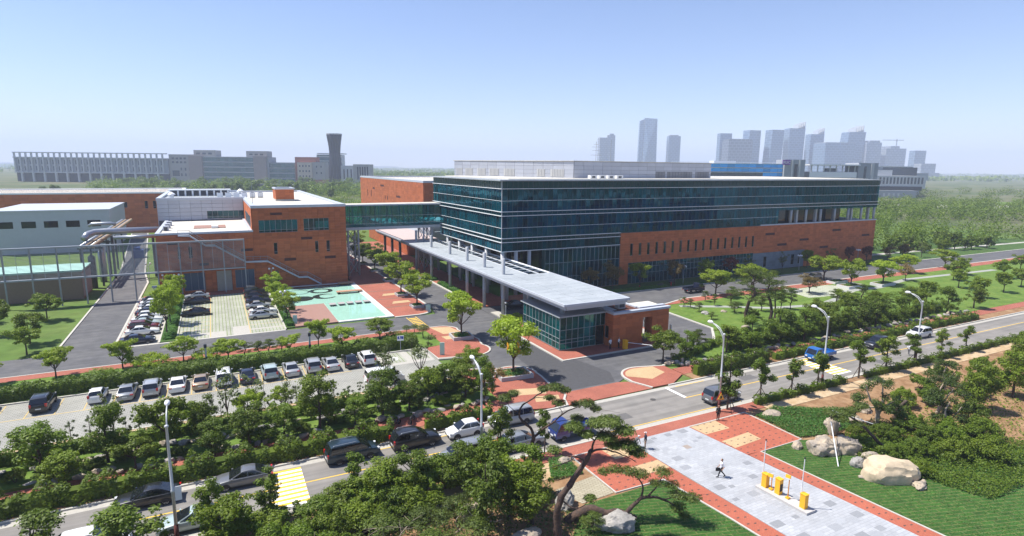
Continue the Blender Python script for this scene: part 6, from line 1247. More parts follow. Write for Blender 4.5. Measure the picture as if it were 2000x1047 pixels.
def make_car(kind, col):
    key = (kind, col)
    if key in CARP: return CARP[key]
    L, W, H, deck, (br, rr_, rf, bf), zb = KIND[kind]; pm = paint(col)
    nm = {'sedan':'sedan_car','suv':'suv_car','wagon':'estate_car','hatch':'hatchback_car','minivan':'minivan','van':'panel_van'}[kind]
    o = root0(nm, None, 'van' if 'van' in kind else 'car'); hw = W/2; rings = []
    for x, zt_ in deck:
        e = max(0, (abs(x)-L/2+.75)/.75); w = hw*(1-.13*e*e); z0 = .24+.10*max(0,e-.4); zt2 = max(zt_, z0+.12); d = zt2-z0
        rings.append([(x,-w*.88,z0),(x,-w*.985,z0+d*.16),(x,-w,z0+d*.45),(x,-w*.985,z0+d*.74),(x,-w*.93,z0+d*.93),(x,-w*.80,zt2),(x,0,zt2+.025),(x,w*.80,zt2),(x,w*.93,z0+d*.93),(x,w*.985,z0+d*.74),(x,w,z0+d*.45),(x,w*.985,z0+d*.16),(x,w*.88,z0)])
    mb = MB(); k = 13
    for r in rings: mb.v += r
    for i in range(len(rings)-1): mb.f += [(i*k+j, (i+1)*k+j, (i+1)*k+(j+1)%k, i*k+(j+1)%k)[::-1] for j in range(k)]
    mb.f += [tuple(range(k)), tuple((len(rings)-1)*k+j for j in range(k-1,-1,-1))]; mb.m = [0]*len(mb.f)
    b = mb.build('body', pm, o); sharp(b.data, 40)
    # cabin shell
    bw, rw_ = hw*.90, hw*(.70 if kind in ('sedan','hatch','wagon') else .80); zr = H
    def cab(t): return bw+(rw_-bw)*t
    mid = (rr_+rf)/2; P = []
    prof = [(br,zb-.05,bw),(rr_,zr-.06,rw_*1.0),(rr_+.15,zr-.015,rw_*.985),(mid,zr,rw_*.99),(rf-.12,zr-.02,rw_*.98),(rf,zr-.07,rw_),(bf,zb-.05,bw)]
    mb = MB(); n = len(prof)
    for x, z, w in prof: mb.v += [(x,-w,z),(x,-w*.82,z+.03),(x,w*.82,z+.03),(x,w,z)]
    for i in range(n-1):
        for j in range(3): mb.f.append((i*4+j,(i+1)*4+j,(i+1)*4+j+1,i*4+j+1)[::-1])
    base = len(mb.v); mb.f.append(tuple(i*4 for i in range(n))); mb.f.append(tuple(i*4+3 for i in range(n-1,-1,-1))); mb.m = [0]*len(mb.f)
    c = mb.build('roof', pm, o); sharp(c.data, 40)
    def lerp3(a, b_, t): return tuple(a[i]+(b_[i]-a[i])*t for i in range(3))
    def pane(name, x0, z0, w0, x1, z1, w1, nx, t0=.06, t1=.94, side=.93):
        a, d = (x0,0,z0), (x1,0,z1); q0 = lerp3(a, d, t0); q1 = lerp3(a, d, t1); v0 = w0+(w1-w0)*t0; v1 = w0+(w1-w0)*t1; off = .035
        MB().add([(q0[0]+nx*off,-v0*side,q0[2]+off),(q0[0]+nx*off,v0*side,q0[2]+off),(q1[0]+nx*off,v1*side,q1[2]+off),(q1[0]+nx*off,-v1*side,q1[2]+off)], [(0,1,2,3) if nx > 0 else (3,2,1,0)]).build(name, carglass, o)
    pane('windscreen', bf, zb-.02, bw, rf, zr-.08, rw_, 1, .05, .98); pane('rear_window', br, zb, bw, rr_, zr-.07, rw_, -1, .12 if kind != 'van' else .2, .95)
    segs = {'sedan':2,'hatch':2,'suv':3,'wagon':3,'minivan':3,'van':2}[kind]; z0, z1 = zb+.04, zr-.12
    tz = lambda z: (z-(zb-.05))/(zr-.06-(zb-.05))
    xb0 = br+(rr_-br)*tz(z0)+.10; xb1 = br+(rr_-br)*tz(z1)+.12; xf0 = bf+(rf-bf)*tz(z0)-.12; xf1 = bf+(rf-bf)*tz(z1)-.08
    for s in (-1, 1):
        for q in range(segs):
            if kind == 'van' and q == 0: continue
            g_ = .06; a0 = xb0+(xf0-xb0)*q/segs+g_/2; b0 = xb0+(xf0-xb0)*(q+1)/segs-g_/2; a1 = max(xb1, a0) if q == 0 else a0; b1 = min(xf1, b0) if q == segs-1 else b0; a1 = min(a1, b1-.05)
            w0 = cab(tz(z0))+.012; w1 = cab(tz(z1))+.012; vv = [(a0,s*w0,z0),(b0,s*w0,z0),(b1,s*w1,z1),(a1,s*w1,z1)]
            MB().add(vv, [(0,1,2,3) if s < 0 else (3,2,1,0)]).build('side_window', carglass, o)
        MB().obox((bf-.25,s*(hw+.06),zb+.05),(.12,.18,.12)).build('mirror', pm, o)
        MB().obox((L/2-.16,s*hw*.68,.68 if kind in ('sedan','hatch','wagon') else .82),(.2,.34,.15),-s*.25).build('headlight', headlamp, o)
        tz_ = .84 if kind == 'sedan' else (1.0 if kind != 'van' else .95); MB().obox((-L/2+.07,s*hw*.76,tz_),(.14,.34 if kind == 'sedan' else .22,.15 if kind == 'sedan' else .34),s*.16).build('tail_light', taillamp, o)
    MB().obox((-L/2+.02,0,.64),(.06,.52,.13)).build('number_plate', plate, o); MB().obox((L/2+.0,0,.42),(.06,.52,.12)).build('number_plate', plate, o)
    MB().obox((-L/2+.05,0,.36),(.12,W*.80,.18)).build('bumper', trimblack if kind in ('suv','minivan') else pm, o); MB().obox((L/2-.02,0,.38),(.1,W*.68,.16)).build('grille', trimblack, o)
    wb = L*.285; wheels(o, L, W, (-wb, wb+.02), .33 if kind not in ('suv',) else .37)
    if kind in ('suv','minivan'):
        for s in (-1,1): MB().tube([(rr_+.2,s*rw_*.85,zr+.02),(rr_+.3,s*rw_*.85,zr+.09),(rf-.4,s*rw_*.85,zr+.09),(rf-.3,s*rw_*.85,zr+.02)], .02, 4).build('roof_rail', steel, o)
    CARP[key] = o; return o
def make_truck(col):
    o = root0('small_truck', None, 'truck'); pm = paint(col); W = 1.74; hw = W/2
    prof = [(2.5,.45),(2.5,.95),(2.42,1.15),(1.95,1.93),(1.7,2.0),(.85,2.0),(.8,1.9),(.8,.45)]
    mb = MB(); n = len(prof)
    for s in (-1, 1): mb.v += [(x,s*hw*(1 if z < 1.3 else .93),z) for x, z in prof]
    mb.f = [tuple(range(n-1,-1,-1)) if False else tuple(range(n)), tuple(range(2*n-1,n-1,-1))] + [(i,n+i,n+(i+1)%n,(i+1)%n) for i in range(n)]; mb.m = [0]*len(mb.f); c = mb.build('cab', pm, o); sharp(c.data, 25)
    MB().add([(2.44,-hw*.86,1.18),(2.44,hw*.86,1.18),(2.0,hw*.82,1.88),(2.0,-hw*.82,1.88)], [(0,1,2,3)]).build('windscreen', carglass, o)
    for s in (-1, 1):
        MB().add([(1.15,s*(hw+.005),1.2),(2.25,s*(hw+.005),1.2),(1.92,s*(hw*.95),1.82),(1.15,s*(hw*.95),1.82)], [(0,1,2,3) if s < 0 else (3,2,1,0)]).build('side_window', carglass, o)
        MB().obox((2.5,s*.6,.85),(.06,.32,.18)).build('headlight', headlamp, o); MB().obox((2.3,s*(hw+.12),1.4),(.08,.16,.3)).build('mirror', trimblack, o); MB().obox((-2.42,s*.7,.72),(.05,.2,.14)).build('tail_light', taillamp, o)
    MB().box(-2.4,.78,-hw,hw,.78,.9).build('bed', pm, o)
    for a in ((-2.4,.74,-hw,-hw+.04,.9,1.25),(-2.4,.74,hw-.04,hw,.9,1.25),(-2.4,-2.36,-hw+.04,hw-.04,.9,1.25),(.70,.76,-hw+.04,hw-.04,.9,1.9)): MB().box(*a).build('bed_side', pm, o)
    MB().box(-2.3,2.2,-.4,.4,.5,.78).build('chassis', trimblack, o); MB().obox((2.5,0,.52),(.1,1.5,.2)).build('bumper', trimblack, o); MB().obox((2.53,0,.6),(.06,.5,.12)).build('number_plate', plate, o)
    wheels(o, 4.9, W, (-1.45, 1.55), .31); return o
def car(kind, col, x, y, rz, label, z=.03, s=1.0, group=None):
    return place(make_car(kind, col), x+rnd.gauss(0,.08), y+rnd.gauss(0,.1), z, R_(rz+rnd.gauss(0,1.4)), s, label, group)
def nx(i): return ['first','second','third','fourth','fifth','sixth','seventh'][i]
# staff bays beside the service road (fronts towards +x)
for y, k, c, lb in ((105.2,'sedan','navy','navy sedan alone at the road end of the staff bays'),(110.5,'sedan','white','white sedan parked beside the dark red estate'),(113.3,'suv','darkred','dark red estate wagon among white cars in the staff bays'),(116.1,'sedan','mint','pale silver sedan next behind the dark red estate'),(118.9,'sedan','white','white sedan second behind the dark red estate'),(121.7,'hatch','white','white hatchback third behind the dark red estate'),(124.5,'sedan','navy','navy sedan between white cars in the staff bays'),(127.4,'sedan','white','white sedan just behind the hemmed in navy sedan'),(130.2,'sedan','silver','silver sedan near the hall end of the staff bays'),(133.0,'sedan','white','white sedan beside the last black car of the staff bays'),(136.2,'sedan','black','black sedan last in the staff bays towards the hall')): car(k, c, -11.9, y, 0, lb)
for y, c, lb in ((136.8,'silver','silver sedan in front of the blue shutters of the hall'),(131.4,'black','black sedan beside the silver one before the hall'),(121.0,'black','black sedan standing alone on the grass block bays')): car('sedan', c, -4.4, y, 180, lb)
for y, k, c, lb in ((136.3,'suv','black','black suv nearest the hall in the east parking column'),(131.8,'sedan','black','black sedan between two black cars in the east parking column'),(127.2,'sedan','navy','dark navy sedan next to the first silver one'),(122.2,'sedan','silver','silver sedan beside the dark cars of the east column'),(117.2,'sedan','white','white sedan between two silver ones beside the hedge strip'),(113.6,'sedan','silver','silver sedan at the road end of the east column')): car(k, c, 6.7, y, 0, lb)
# lower lot (backs to the camera)
for x, k, c, lb in ((-24.6,'sedan','silver','silver sedan far west in the lower lot'),(-19.2,'suv','black','black suv in the western part of the lower lot'),(-13.8,'hatch','white','white hatchback half hidden by trees in the lower lot'),(-11.0,'sedan','pewter','grey green sedan behind a thin tree in the lower lot'),(-8.2,'suv','silver','silver suv with black bumper in the lower lot'),(-5.6,'sedan','white','white sedan beside the champagne sedan'),(-3.0,'sedan','champagne','champagne gold sedan in the lower lot'),(-.2,'minivan','white','tall white minivan beside the champagne sedan'),(2.4,'sedan','navy','dark navy sedan beside the white minivan'),(5.2,'suv','mint','pale green suv right of the navy sedan'),(7.9,'sedan','silver','silver sedan left of the silver suv with dark rear glass'),(10.7,'suv','silver','silver suv between two silver sedans'),(13.1,'sedan','silver','silver sedan beside the black sedan of the lower lot'),(15.8,'sedan','black','black sedan beside the white off roader'),(18.3,'suv','white','white off roader beside the accessible bay')): car(k, c, x, 81.2, 90, lb)
o = CARP[('suv','white')]; MB().lathe((-2.42,0,.75), [(.05,0)], 8) if False else None
car('van', 'white', 18.4, 72.0, 0, 'white panel van standing in the lower lot aisle')
# main road
car('sedan', 'black', -6.6, 53.3, 180, 'black sedan parked at the north kerb left of the striped crossing', 0); car('sedan', 'grey', .6, 53.2, 180, 'dark silver sedan with sunroof next to the striped crossing', 0)
car('minivan', 'teal', 10.4, 53.5, 0, 'dark blue green minivan parked at the north kerb', 0); car('suv', 'black', 16.6, 53.6, 0, 'black suv parked between the minivan and the white hatchback', 0, 1.06)
car('hatch', 'white', 22.0, 53.5, 180, 'small white hatchback parked by the north hedge', 0, 1.05); car('minivan', 'silver', 27.9, 53.9, 180, 'silver minivan behind the forked pine trunk', 0)
car('sedan', 'mint', -3.2, 48.3, 180, 'pale silver sedan parked by the lamp post on the south kerb', 0); car('wagon', 'white', -9.6, 48.4, 0, 'white estate car at the south kerb behind the thicket', 0); car('minivan', 'pewter', 19.8, 48.5, 180, 'grey minivan hidden behind the south thicket', 0)
car('wagon', 'pewter', 26.2, 48.5, 0, 'grey estate car parked under the forked pine', 0); car('minivan', 'grey', 53.9, 48.5, 0, 'dark grey minivan parked beside the lamp post with the warning sign', 0)
car('suv', 'black', 93.8, 53.6, 180, 'black suv driving towards the striped speed table', 0); car('suv', 'white', 106.2, 53.8, 180, 'white suv following at the far end of the road', 0)
car('sedan', 'black', 52.3, 101.3, 180, 'black sedan waiting in the shade under the canopy', .12); car('suv', 'grey', 137.5, 96.4, 180, 'dark car parked half hidden on the garden road', 0)
place(make_truck('blue'), 32.2, 48.4, 0, R_(180), 1.0, 'royal blue small truck parked at the south kerb near the plaza'); place(make_truck('brightblue'), 79.6, 53.4, 0, R_(180), 1.0, 'bright blue small truck on the striped speed table'); place(make_truck('navy'), 97.0, 97.6, 0, 0, 1.05, 'dark blue flatbed truck parked on the road before the ground floor windows')
for q in ('royal',): pass
def scooter(x, y, rz, lb):
    o = root0('motor_scooter', lb, 'scooter'); o.matrix_basis = Matrix.Translation((x,y,.12)) @ Matrix.Rotation(rz, 4, 'Z')
    for wx in (-.6,.62):
        mb = MB(); n = 14
        for rr_, yy in ((.16,-.05),(.26,-.06),(.28,0),(.26,.06),(.16,.05)): mb.v += [(wx+rr_*math.cos(6.283*j/n),yy,.28+rr_*math.sin(6.283*j/n)) for j in range(n)]
        for i in range(4): mb.f += [(i*n+j,i*n+(j+1)%n,(i+1)*n+(j+1)%n,(i+1)*n+j) for j in range(n)]
        mb.m = [0]*len(mb.f); mb.build('wheel', rubber, o)
    MB().tube([(-.75,0,.62),(-.3,0,.66),(-.05,0,.40),(.3,0,.36),(.45,0,.7)], [.13,.17,.14,.12,.08], 8).build('body', paint('black'), o, True); MB().tube([(-.7,0,.78),(-.1,0,.76)], [.13,.12], 8).build('seat', trimblack, o, True)
    MB().tube([(.62,0,.3),(.45,0,.95)], .045, 6).tube([(.42,-.32,1.0),(.45,0,.98),(.42,.32,1.0)], .025, 5).build('handlebar', steel, o); MB().obox((.56,0,.82),(.1,.2,.16)).build('headlight', headlamp, o)
scooter(16.0, 58.4, .7, 'black motor scooter leaning nearer the hedge end on the brick pavement'); scooter(17.9, 58.6, 1.0, 'black motor scooter parked beside the other on the brick pavement')
# ------------------------------------------------------------------ street furniture
def street_light(x, y, lb, extra=None):
    o = empty('street_light', (x,y,.1), lb, 'street lamp'); h = 9.4
    MB().lathe((x,y,.1), [(.16,0),(.15,1.6)], 10).build('wrapped_base', mat('maroon_wrap', (0.11,0.03,0.025), .8), o, True)
    MB().lathe((x,y,.1), [(.115,1.6),(.105,4.2),(.135,4.22),(.135,4.36),(.105,4.4),(.085,h-.2),(.14,h-.1),(.14,h),(.05,h+.05)], 12).build('pole', mat('pole_paint', (0.52,0.54,0.55), .45, metal=.2), o, True)
    for q, dz in ((.0,0),(.12,-.35)): MB().tube([(x+q*0,y+.05,h-.6+dz),(x,y+.25,h+.15+dz),(x,y+.7,h+.62+dz*.7),(x,y+1.3,h+.86+dz*.4),(x,y+1.9,h+.95)], .045, 6).build('arm', mat('pole_paint', (0.5,0.5,0.5)), o, True)
    MB().tube([(x,y+1.75,h+.95),(x,y+2.0,h+1.0),(x,y+2.35,h+.97),(x,y+2.6,h+.9)], [.07,.19,.2,.06], 10).build('lamp_head', whitemetal, o, True)
    if extra == 'sign':
        MB().add([(x-.5,y-.2,1.7),(x+.3,y-.42,1.7),(x-.1,y-.31,2.5),(x-.5,y-.17,1.7),(x+.3,y-.39,1.7),(x-.1,y-.28,2.5)], [(0,1,2),(5,4,3),(0,3,4,1),(1,4,5,2),(2,5,3,0)]).build('warning_sign', yellowpaint, o)
        MB().add([(x-.6,y-.105,1.62),(x+.4,y-.38,1.62),(x-.1,y-.245,2.66),(x-.6,y-.08,1.62),(x+.4,y-.35,1.62),(x-.1,y-.215,2.66)], [(2,1,0),(3,4,5),(0,3,4,1)[::-1],(1,4,5,2)[::-1],(2,5,3,0)[::-1]]).build('sign_border', mat('sign_red', (0.55,0.03,0.02), .5), o)
        MB().obox((x-.1,y-.335,1.98),(.2,.02,.3),-.27).build('sign_mark', trimblack, o)
    if extra == 'fin': MB().prism([(x+.12,y-.02),(x+.55,y-.02),(x+.55,y+.02),(x+.12,y+.02)], 3.6, 4.7).build('panel', whitemetal, o)
street_light(-4.1, 46.0, 'tall grey street lamp at the pale silver sedan', 'fin'); street_light(20.6, 46.0, 'tall grey street lamp rising over the south thicket'); street_light(50.9, 46.0, 'tall grey street lamp carrying a yellow warning triangle', 'sign'); street_light(69.4, 46.0, 'tall grey street lamp near the striped speed table'); street_light(90.5, 46.0, 'tall grey street lamp at the far end of the road'); street_light(-30, 46.0, 'tall grey street lamp at the western end of the road')
def globe_lamp(x, y, lb, h=4.2, n=4, z=.1):
    o = empty('globe_lamp', (x,y,z), lb, 'lamp post'); MB().lathe((x,y,z), [(.11,0),(.07,.5),(.05,h)], 8).build('pole', steel, o, True)
    for i in range(n):
        a = 2*math.pi*i/n+.4; q = .45 if n > 1 else 0; ex, ey = x+q*math.cos(a), y+q*math.sin(a)
        if n > 1: MB().tube([(x,y,z+h-.3),(ex,ey,z+h-.1)], .025, 5).build('arm', steel, o)
        MB().lathe((ex,ey,z+h-.1), [(.05,0),(.19,.1),(.23,.25),(.17,.4),(.03,.46)], 10).build('globe', whitemetal, o, True)
for x, y, lb in ((101.8,106.0,'globe lamp post among the lawn trees by the ground floor windows'),(145.2,106.6,'globe lamp post before the slate panel wall'),(172.4,107.2,'globe lamp post before the blank brick wall')): globe_lamp(x, y, lb)
for x, y, n, lb in ((-14.6,158,2,'twin globe lamp beside the service road kerb'),(-8.0,139.6,2,'twin globe lamp at the hall end of the west strip'),(10.3,113,2,'twin globe lamp in the hedge strip beside the pool'),(-10.6,140.4,1,'single globe lamp before the louvre screen'),(10.6,140.0,2,'twin globe lamp by the hall wall near the stair')): globe_lamp(x, y, lb, 4.6, n)
globe_lamp(46.9, 93.8, 'single globe lamp in the hedge by the gatehouse', 3.0, 1)
for x, y, lb in ((-2.4,88.6,'dark square bollard light in the hedge behind the champagne sedan'),(11.4,88.4,'dark square bollard light on the lawn behind the silver suv')):
    o = empty('bollard_light', (x,y,.1), lb, 'bollard light'); piece('post', darksteel, x-.17, x+.17, y-.17, y+.17, .1, 1.5, o); piece('lens', mat('lens_grey', (0.42,0.43,0.44), .4), x-.12, x+.12, y-.12, y+.12, 1.5, 2.8, o); piece('cap', darksteel, x-.19, x+.19, y-.19, y+.19, 2.8, 3.3, o)
def board(name, x, y, w, h, z0, m, lb, rz=0, post=False, band=None):
    o = root0(name, lb, 'sign'); o.matrix_basis = Matrix.Translation((x,y,.1)) @ Matrix.Rotation(rz, 4, 'Z'); MB().box(-w/2,w/2,-.05,.05,z0,z0+h).build('panel', m, o)
    if post: MB().lathe((0,.08,0), [(.05,0),(.05,z0+h)], 8).build('post', steel, o)
    return o
mint = mat('mint_board', (0.42,0.62,0.55), .5)
board('sign_board', 29.0, 79.2, .7, 1.9, .05, mint, 'pale mint upright board on the entrance island', -.3); board('sign_board', 11.45, 106.3, .7, 1.6, .1, mint, 'pale mint upright board at the corner of the stone deck', -.3); board('sign_board', 36.0, 106.0, .9, 1.2, .05, mint, 'pale mint board on the courtyard corner', -.3)
o = board('parking_sign', 24.0, 83.9, 1.0, .75, 1.6, whitemetal, 'blue and white accessible parking sign in front of the hedge', -.2, True); MB().box(-.44,.44,-.062,-.05,1.86,2.3).build('blue_field', mat('sign_blue', (0.02,0.06,0.35), .5), o); MB().obox((-.12,-.07,2.08),(.14,.012,.24)).obox((.08,-.07,2.0),(.26,.012,.06)).obox((-.12,-.07,2.25),(.1,.012,.08)).build('wheelchair_mark', whitemetal, o)
board('glass_sign', 66.6, 71.6, .6, 2.2, .05, mat('glass_sign', (0.30,0.50,0.52), .2), 'thin glass sign at the end of the gatehouse wall', 1.2)
# planters
def planter(x, y, wx, wy, h, lb, m=None, rz=0):
    o = root0('planter', lb, 'planter'); o.matrix_basis = Matrix.Translation((x,y,.1)) @ Matrix.Rotation(rz, 4, 'Z'); m = m or mat('planter_stone', (0.40,0.40,0.40), .8, var=.12, vscale=1.5); t = .22
    for a in ((-wx/2,wx/2,-wy/2,-wy/2+t),(-wx/2,wx/2,wy/2-t,wy/2),(-wx/2,-wx/2+t,-wy/2+t,wy/2-t),(wx/2-t,wx/2,-wy/2+t,wy/2-t)): MB().box(*a,0,h).build('side', m, o)
    MB().box(-wx/2+t,wx/2-t,-wy/2+t,wy/2-t,0,h-.12).build('soil', soil, o)
    r = max(wx,wy)*.42; link('planting', leafmesh('planting', [((0,0,h),(wx*.42,wy*.42,.28))], 1500, .16, L_cover, 3, shell=.3), o)
planter(35.0, 86.4, 3.4, 3.2, .55, 'broad grey planter on the red entrance island', rz=-.1); planter(34.6, 66.8, 4.6, 3.4, .55, 'large grey planter at the south entrance island', rz=-.1)
for x, y in ((37.0,138.4),(35.2,121.6),(35.0,110.0),(37.3,153.5),(37.0,166)): planter(x, y, 2.3, 2.6, .5, {138.4:'grey planter below the footbridge edge',121.6:'grey planter in the middle of the courtyard row',110.0:'grey planter at the courtyard corner by the drive',153.5:'grey planter right under the footbridge',166:'grey planter beyond the footbridge'}[y])
wp = mat('white_granite', (0.58,0.58,0.57), .7, var=.1, vscale=2)
planter(136.2, 85.6, 6.2, 3.2, .7, 'long white granite planter in the middle of the garden terrace', wp); planter(146.2, 83.9, 5.6, 3.0, .7, 'white granite planter at the far side of the garden terrace', wp); planter(138.4, 90.6, 5.0, 2.4, .6, 'white granite planter next to the red garden walk', wp); planter(118.5, 88, 3.6, 2.4, .6, 'small white granite planter at the near side of the garden terrace', wp)
# barriers
yel = mat('barrier_yellow', (0.85,0.42,0.02), .45)
bi = MB().prism([(41.2,32.5),(42.4,32.5),(42.6,27.6),(41.5,27.6)], .0, .32).build('barrier_island', mat('island_concrete', (0.46,0.44,0.42), .85, var=.1, vscale=2)); tag(bi, 'raised concrete island under the yellow plaza barriers', 'traffic island')
def barrier(x, y, lb, arm=True, h=1.2, armh=3.5, slot=False):
    o = empty('barrier_box', (x,y,.32), lb, 'barrier'); piece('cabinet', yel, x-.22, x+.22, y-.24, y+.24, .32, .32+h, o); piece('lid', yel, x-.25, x+.25, y-.27, y+.27, .32+h, .38+h, o)
    if slot: piece('reader_panel', trimblack, x-.16, x+.16, y-.26, y-.24, .62, 1.3, o)
    if arm: MB().tube([(x,y+.30,1.1),(x,y+.30,1.1+armh)], [.05,.035], 6).build('raised_arm', whitemetal, o); MB().obox((x,y+.28,1.15),(.16,.12,.3)).build('arm_mount', yel, o); MB().obox((x,y+.3,1.1+armh),(.09,.09,.12)).build('arm_tip', trimblack, o)
barrier(41.85, 32.0, 'yellow barrier cabinet with raised arm at the far end of the island'); barrier(42.0, 28.3, 'yellow barrier cabinet with raised arm at the near end of the island'); barrier(41.95, 30.7, 'yellow ticket machine with dark reader panel on the island', False, 1.35, slot=True)
for (x, y, h, lb) in ((41.9,31.4,1.3,'short yellow camera post beside the ticket machine'),(42.0,29.8,2.0,'tall yellow post with drooping head on the island')):
    o = empty('barrier_post', (x,y,.32), lb, 'post'); MB().tube([(x,y,.32),(x,y,.32+h*.85)], .045, 6).build('post', mat('orange_post', (0.62,0.24,0.03), .5), o); MB().obox((x,y,.40),(.3,.3,.12)).build('foot', yel, o); MB().obox((x-.05,y+.1,.32+h),(.16,.4,.28),.3,0,.3).build('head', yel, o)
o = empty('gate_barrier', (55.9,69.9,.1), 'yellow gate barrier with striped arm lowered across the exit road', 'barrier'); piece('cabinet', yel, 55.6, 56.2, 69.6, 70.2, .1, 1.5, o); piece('lid', yel, 55.55, 56.25, 69.55, 70.25, 1.5, 1.56, o)
for i in range(9): a0 = Vector((56.2,69.7,1.15)).lerp(Vector((60.6,64.2,1.25)), i/9); a1 = Vector((56.2,69.7,1.15)).lerp(Vector((60.6,64.2,1.25)), (i+1)/9); MB().tube([a0,a1], .05, 6).build('arm_section', whitemetal if i < 5 else (yel if i % 2 else trimblack), o)
o = empty('utility_box', (-11.2,141.2,0), 'white utility kiosk at the corner of the louvre screen', 'kiosk'); piece('body', whitemetal, -12.4, -10.6, 139.0, 139.9, .1, 2.6, o); piece('roof', roofgrey, -12.6, -10.4, 138.8, 140.1, 2.6, 2.75, o); piece('opening', darksteel, -12.2, -10.8, 138.96, 139.0, .3, 1.6, o)
o = empty('utility_cabinet', (30.0,64.6,.1), 'small white utility cabinet on the south entrance island', 'cabinet'); piece('body', whitemetal, 29.6, 30.6, 64.3, 64.9, .1, 1.5, o); piece('door', fpale, 29.7, 30.5, 64.27, 64.3, .2, 1.4, o)
for x, y, lb in ((93.6,104.6,'dark garden bench near the low hedge at the road'),(99.5,107.4,'dark garden bench between the lawn trees'),(113,108,'dark garden bench by the ground floor windows')):
    o = empty('garden_bench', (x,y,.13), lb, 'bench'); piece('seat', darksteel, x-.9, x+.9, y-.25, y+.25, .5, .58, o); piece('backrest', darksteel, x-.9, x+.9, y+.22, y+.28, .6, 1.0, o)
    for s in (-.7,.7): piece('leg', darksteel, x+s-.05, x+s+.05, y-.22, y+.22, .13, .5, o)
for x, y in ((87.6,105.2),(97.2,105.2)):
    o = empty('fire_hydrant', (x,y,.13), 'small red hydrant at the lawn edge', 'hydrant', 'red hydrants at the lawn edge'); MB().lathe((x,y,.13), [(.16,0),(.13,.1),(.13,.6),(.18,.65),(.13,.8),(.04,.9)], 10).build('barrel', mat('hydrant_red', (0.45,0.03,0.02), .5), o, True); MB().tube([(x-.2,y,.6),(x+.2,y,.6)], .06, 6).build('outlet', mat('hydrant_red', (0,0,0)), o)
# orange ribbons in the entrance tree
rbm = mat('orange_ribbon', (0.80,0.36,0.02), .6)
for (dx, dy, z) in ((-1.6,-1.3,4.9),(-.6,-1.7,4.6),(-.2,-1.6,4.2),(-.4,-1.8,5.0)):
    o = MB().tube([(34.6+dx,66.8+dy,z+.45),(34.75+dx,66.7+dy,z),(34.6+dx,66.75+dy,z-.5)], [.06,.22,.10], 5).build('ribbon', rbm); tag(o, 'orange cloth ribbon tied in the entrance tree', 'ribbon', 'orange ribbons in the tree')
# ------------------------------------------------------------------ stones
def rock_mesh(name, seed, m, sub=4, amp=.40):
    import bmesh
    from mathutils import noise
    bm = bmesh.new(); bmesh.ops.create_icosphere(bm, subdivisions=sub, radius=1)
    for v in bm.verts:
        p = v.co.copy(); d = 1+amp*noise.noise(p*1.1+Vector((seed*3.1,0,0)))+amp*.45*noise.noise(p*2.7+Vector((0,seed*1.7,0)))+amp*.15*noise.noise(p*7+Vector((seed,2,1)))
        q = p*d; q.z = max(q.z, -.55); v.co = Vector((round(q.x*4)/4*.4+q.x*.6, round(q.y*4)/4*.4+q.y*.6, round(q.z*4)/4*.35+q.z*.65))
    me = bpy.data.meshes.new(name); bm.to_mesh(me); bm.free(); me.materials.append(m); me.polygons.foreach_set('use_smooth',[True]*len(me.polygons)); me.set_sharp_from_angle(angle=R_(38)); return me
def boulder(x, y, sx, sy, sz, lb, m=stone, rz=0, seed=1, tilt=0):
    o = link('boulder', rock_mesh('boulder', seed, m, amp=.22 if 'smooth' in lb or 'round' in lb else .4), None, Matrix.Translation((x,y,sz*.5)) @ Matrix.Rotation(rz,4,'Z') @ Matrix.Rotation(tilt,4,'Y') @ Matrix.Diagonal((sx,sy,sz,1))); return tag(o, lb, 'boulder')
boulder(52.9,34.2,1.45,1.1,1.0,'pale cracked boulder with dark streaks at the turf edge under the prop',stone,-.4,1); boulder(55.3,33.3,1.5,1.0,1.05,'pale split boulder right of the dark streaked one',stone,-.4,2); boulder(53.9,28.3,2.5,1.5,1.35,'largest smooth cream boulder beside the turf',mat('cream_stone',(0.52,0.42,0.29),.9,var=.14,vscale=.8,bump=.6,bscale=3),-.45,3); boulder(53.4,30.9,.75,.65,.6,'round grey boulder in front of the largest cream one',stonegrey,0,4)
boulder(57.6,36.4,.55,.5,1.7,'upright standing stone in the ground cover',stone,.3,5); boulder(55.6,42.5,1.15,.7,.45,'flat boulder half sunk in the ground cover bed',stone,-.3,6); boulder(62.8,37.2,1.0,.7,.5,'flat pale rock under the gnarled juniper',stone,.4,7); boulder(51.9,29.2,.7,.3,.22,'thin white edging stone by the round grey boulder',stone,-.5,8); boulder(54.8,26.1,.9,.5,.4,'small cream stone beside the largest boulder',stone,.2,9); boulder(56.4,33.8,.6,.5,.4,'small pale stone wedged behind the split boulder',stone,.2,15); boulder(66.8,38.8,1.0,.8,.6,'sunlit rock on the bare soil behind the juniper',stone,.8,16)
boulder(26.3,33.3,1.5,.95,.85,'grey boulder under the reclining pine trunk',stonegrey,-.3,10); boulder(24.6,37.6,.9,.7,.9,'mossy brown boulder at the foot of the bare pine',stonegrey,.5,11); boulder(28.2,43.6,.75,.5,.45,'pale boulder on the ground cover mound by the court',stone,.1,12); boulder(17.0,40.0,1.1,.7,.6,'sunlit sandstone block in the foreground thicket',stone,.6,13); boulder(19.2,35.0,1.6,.8,.5,'flat pale slab on the foreground slope',stone,.3,14); boulder(13.0,42.6,.9,.8,.8,'pale rock beside the south path thicket',stone,.9,17)
boulder(82.6,70.0,.9,.6,.5,'white rock on the garden slope by the tall pine',stone,0,18); boulder(88.8,80.8,.8,.5,.3,'flat pale rock on the garden lawn near the walk',stone,.4,19); boulder(93.2,82.0,.9,.5,.35,'dark flat rock under a shaped garden pine',stonegrey,.2,20); boulder(84.2,81.2,.9,.7,.4,'dark low rock beside the garden kerb',stonegrey,.9,21); boulder(104.5,68.6,.8,.6,.5,'white rock in front of the broad clipped dome',stone,.2,22)
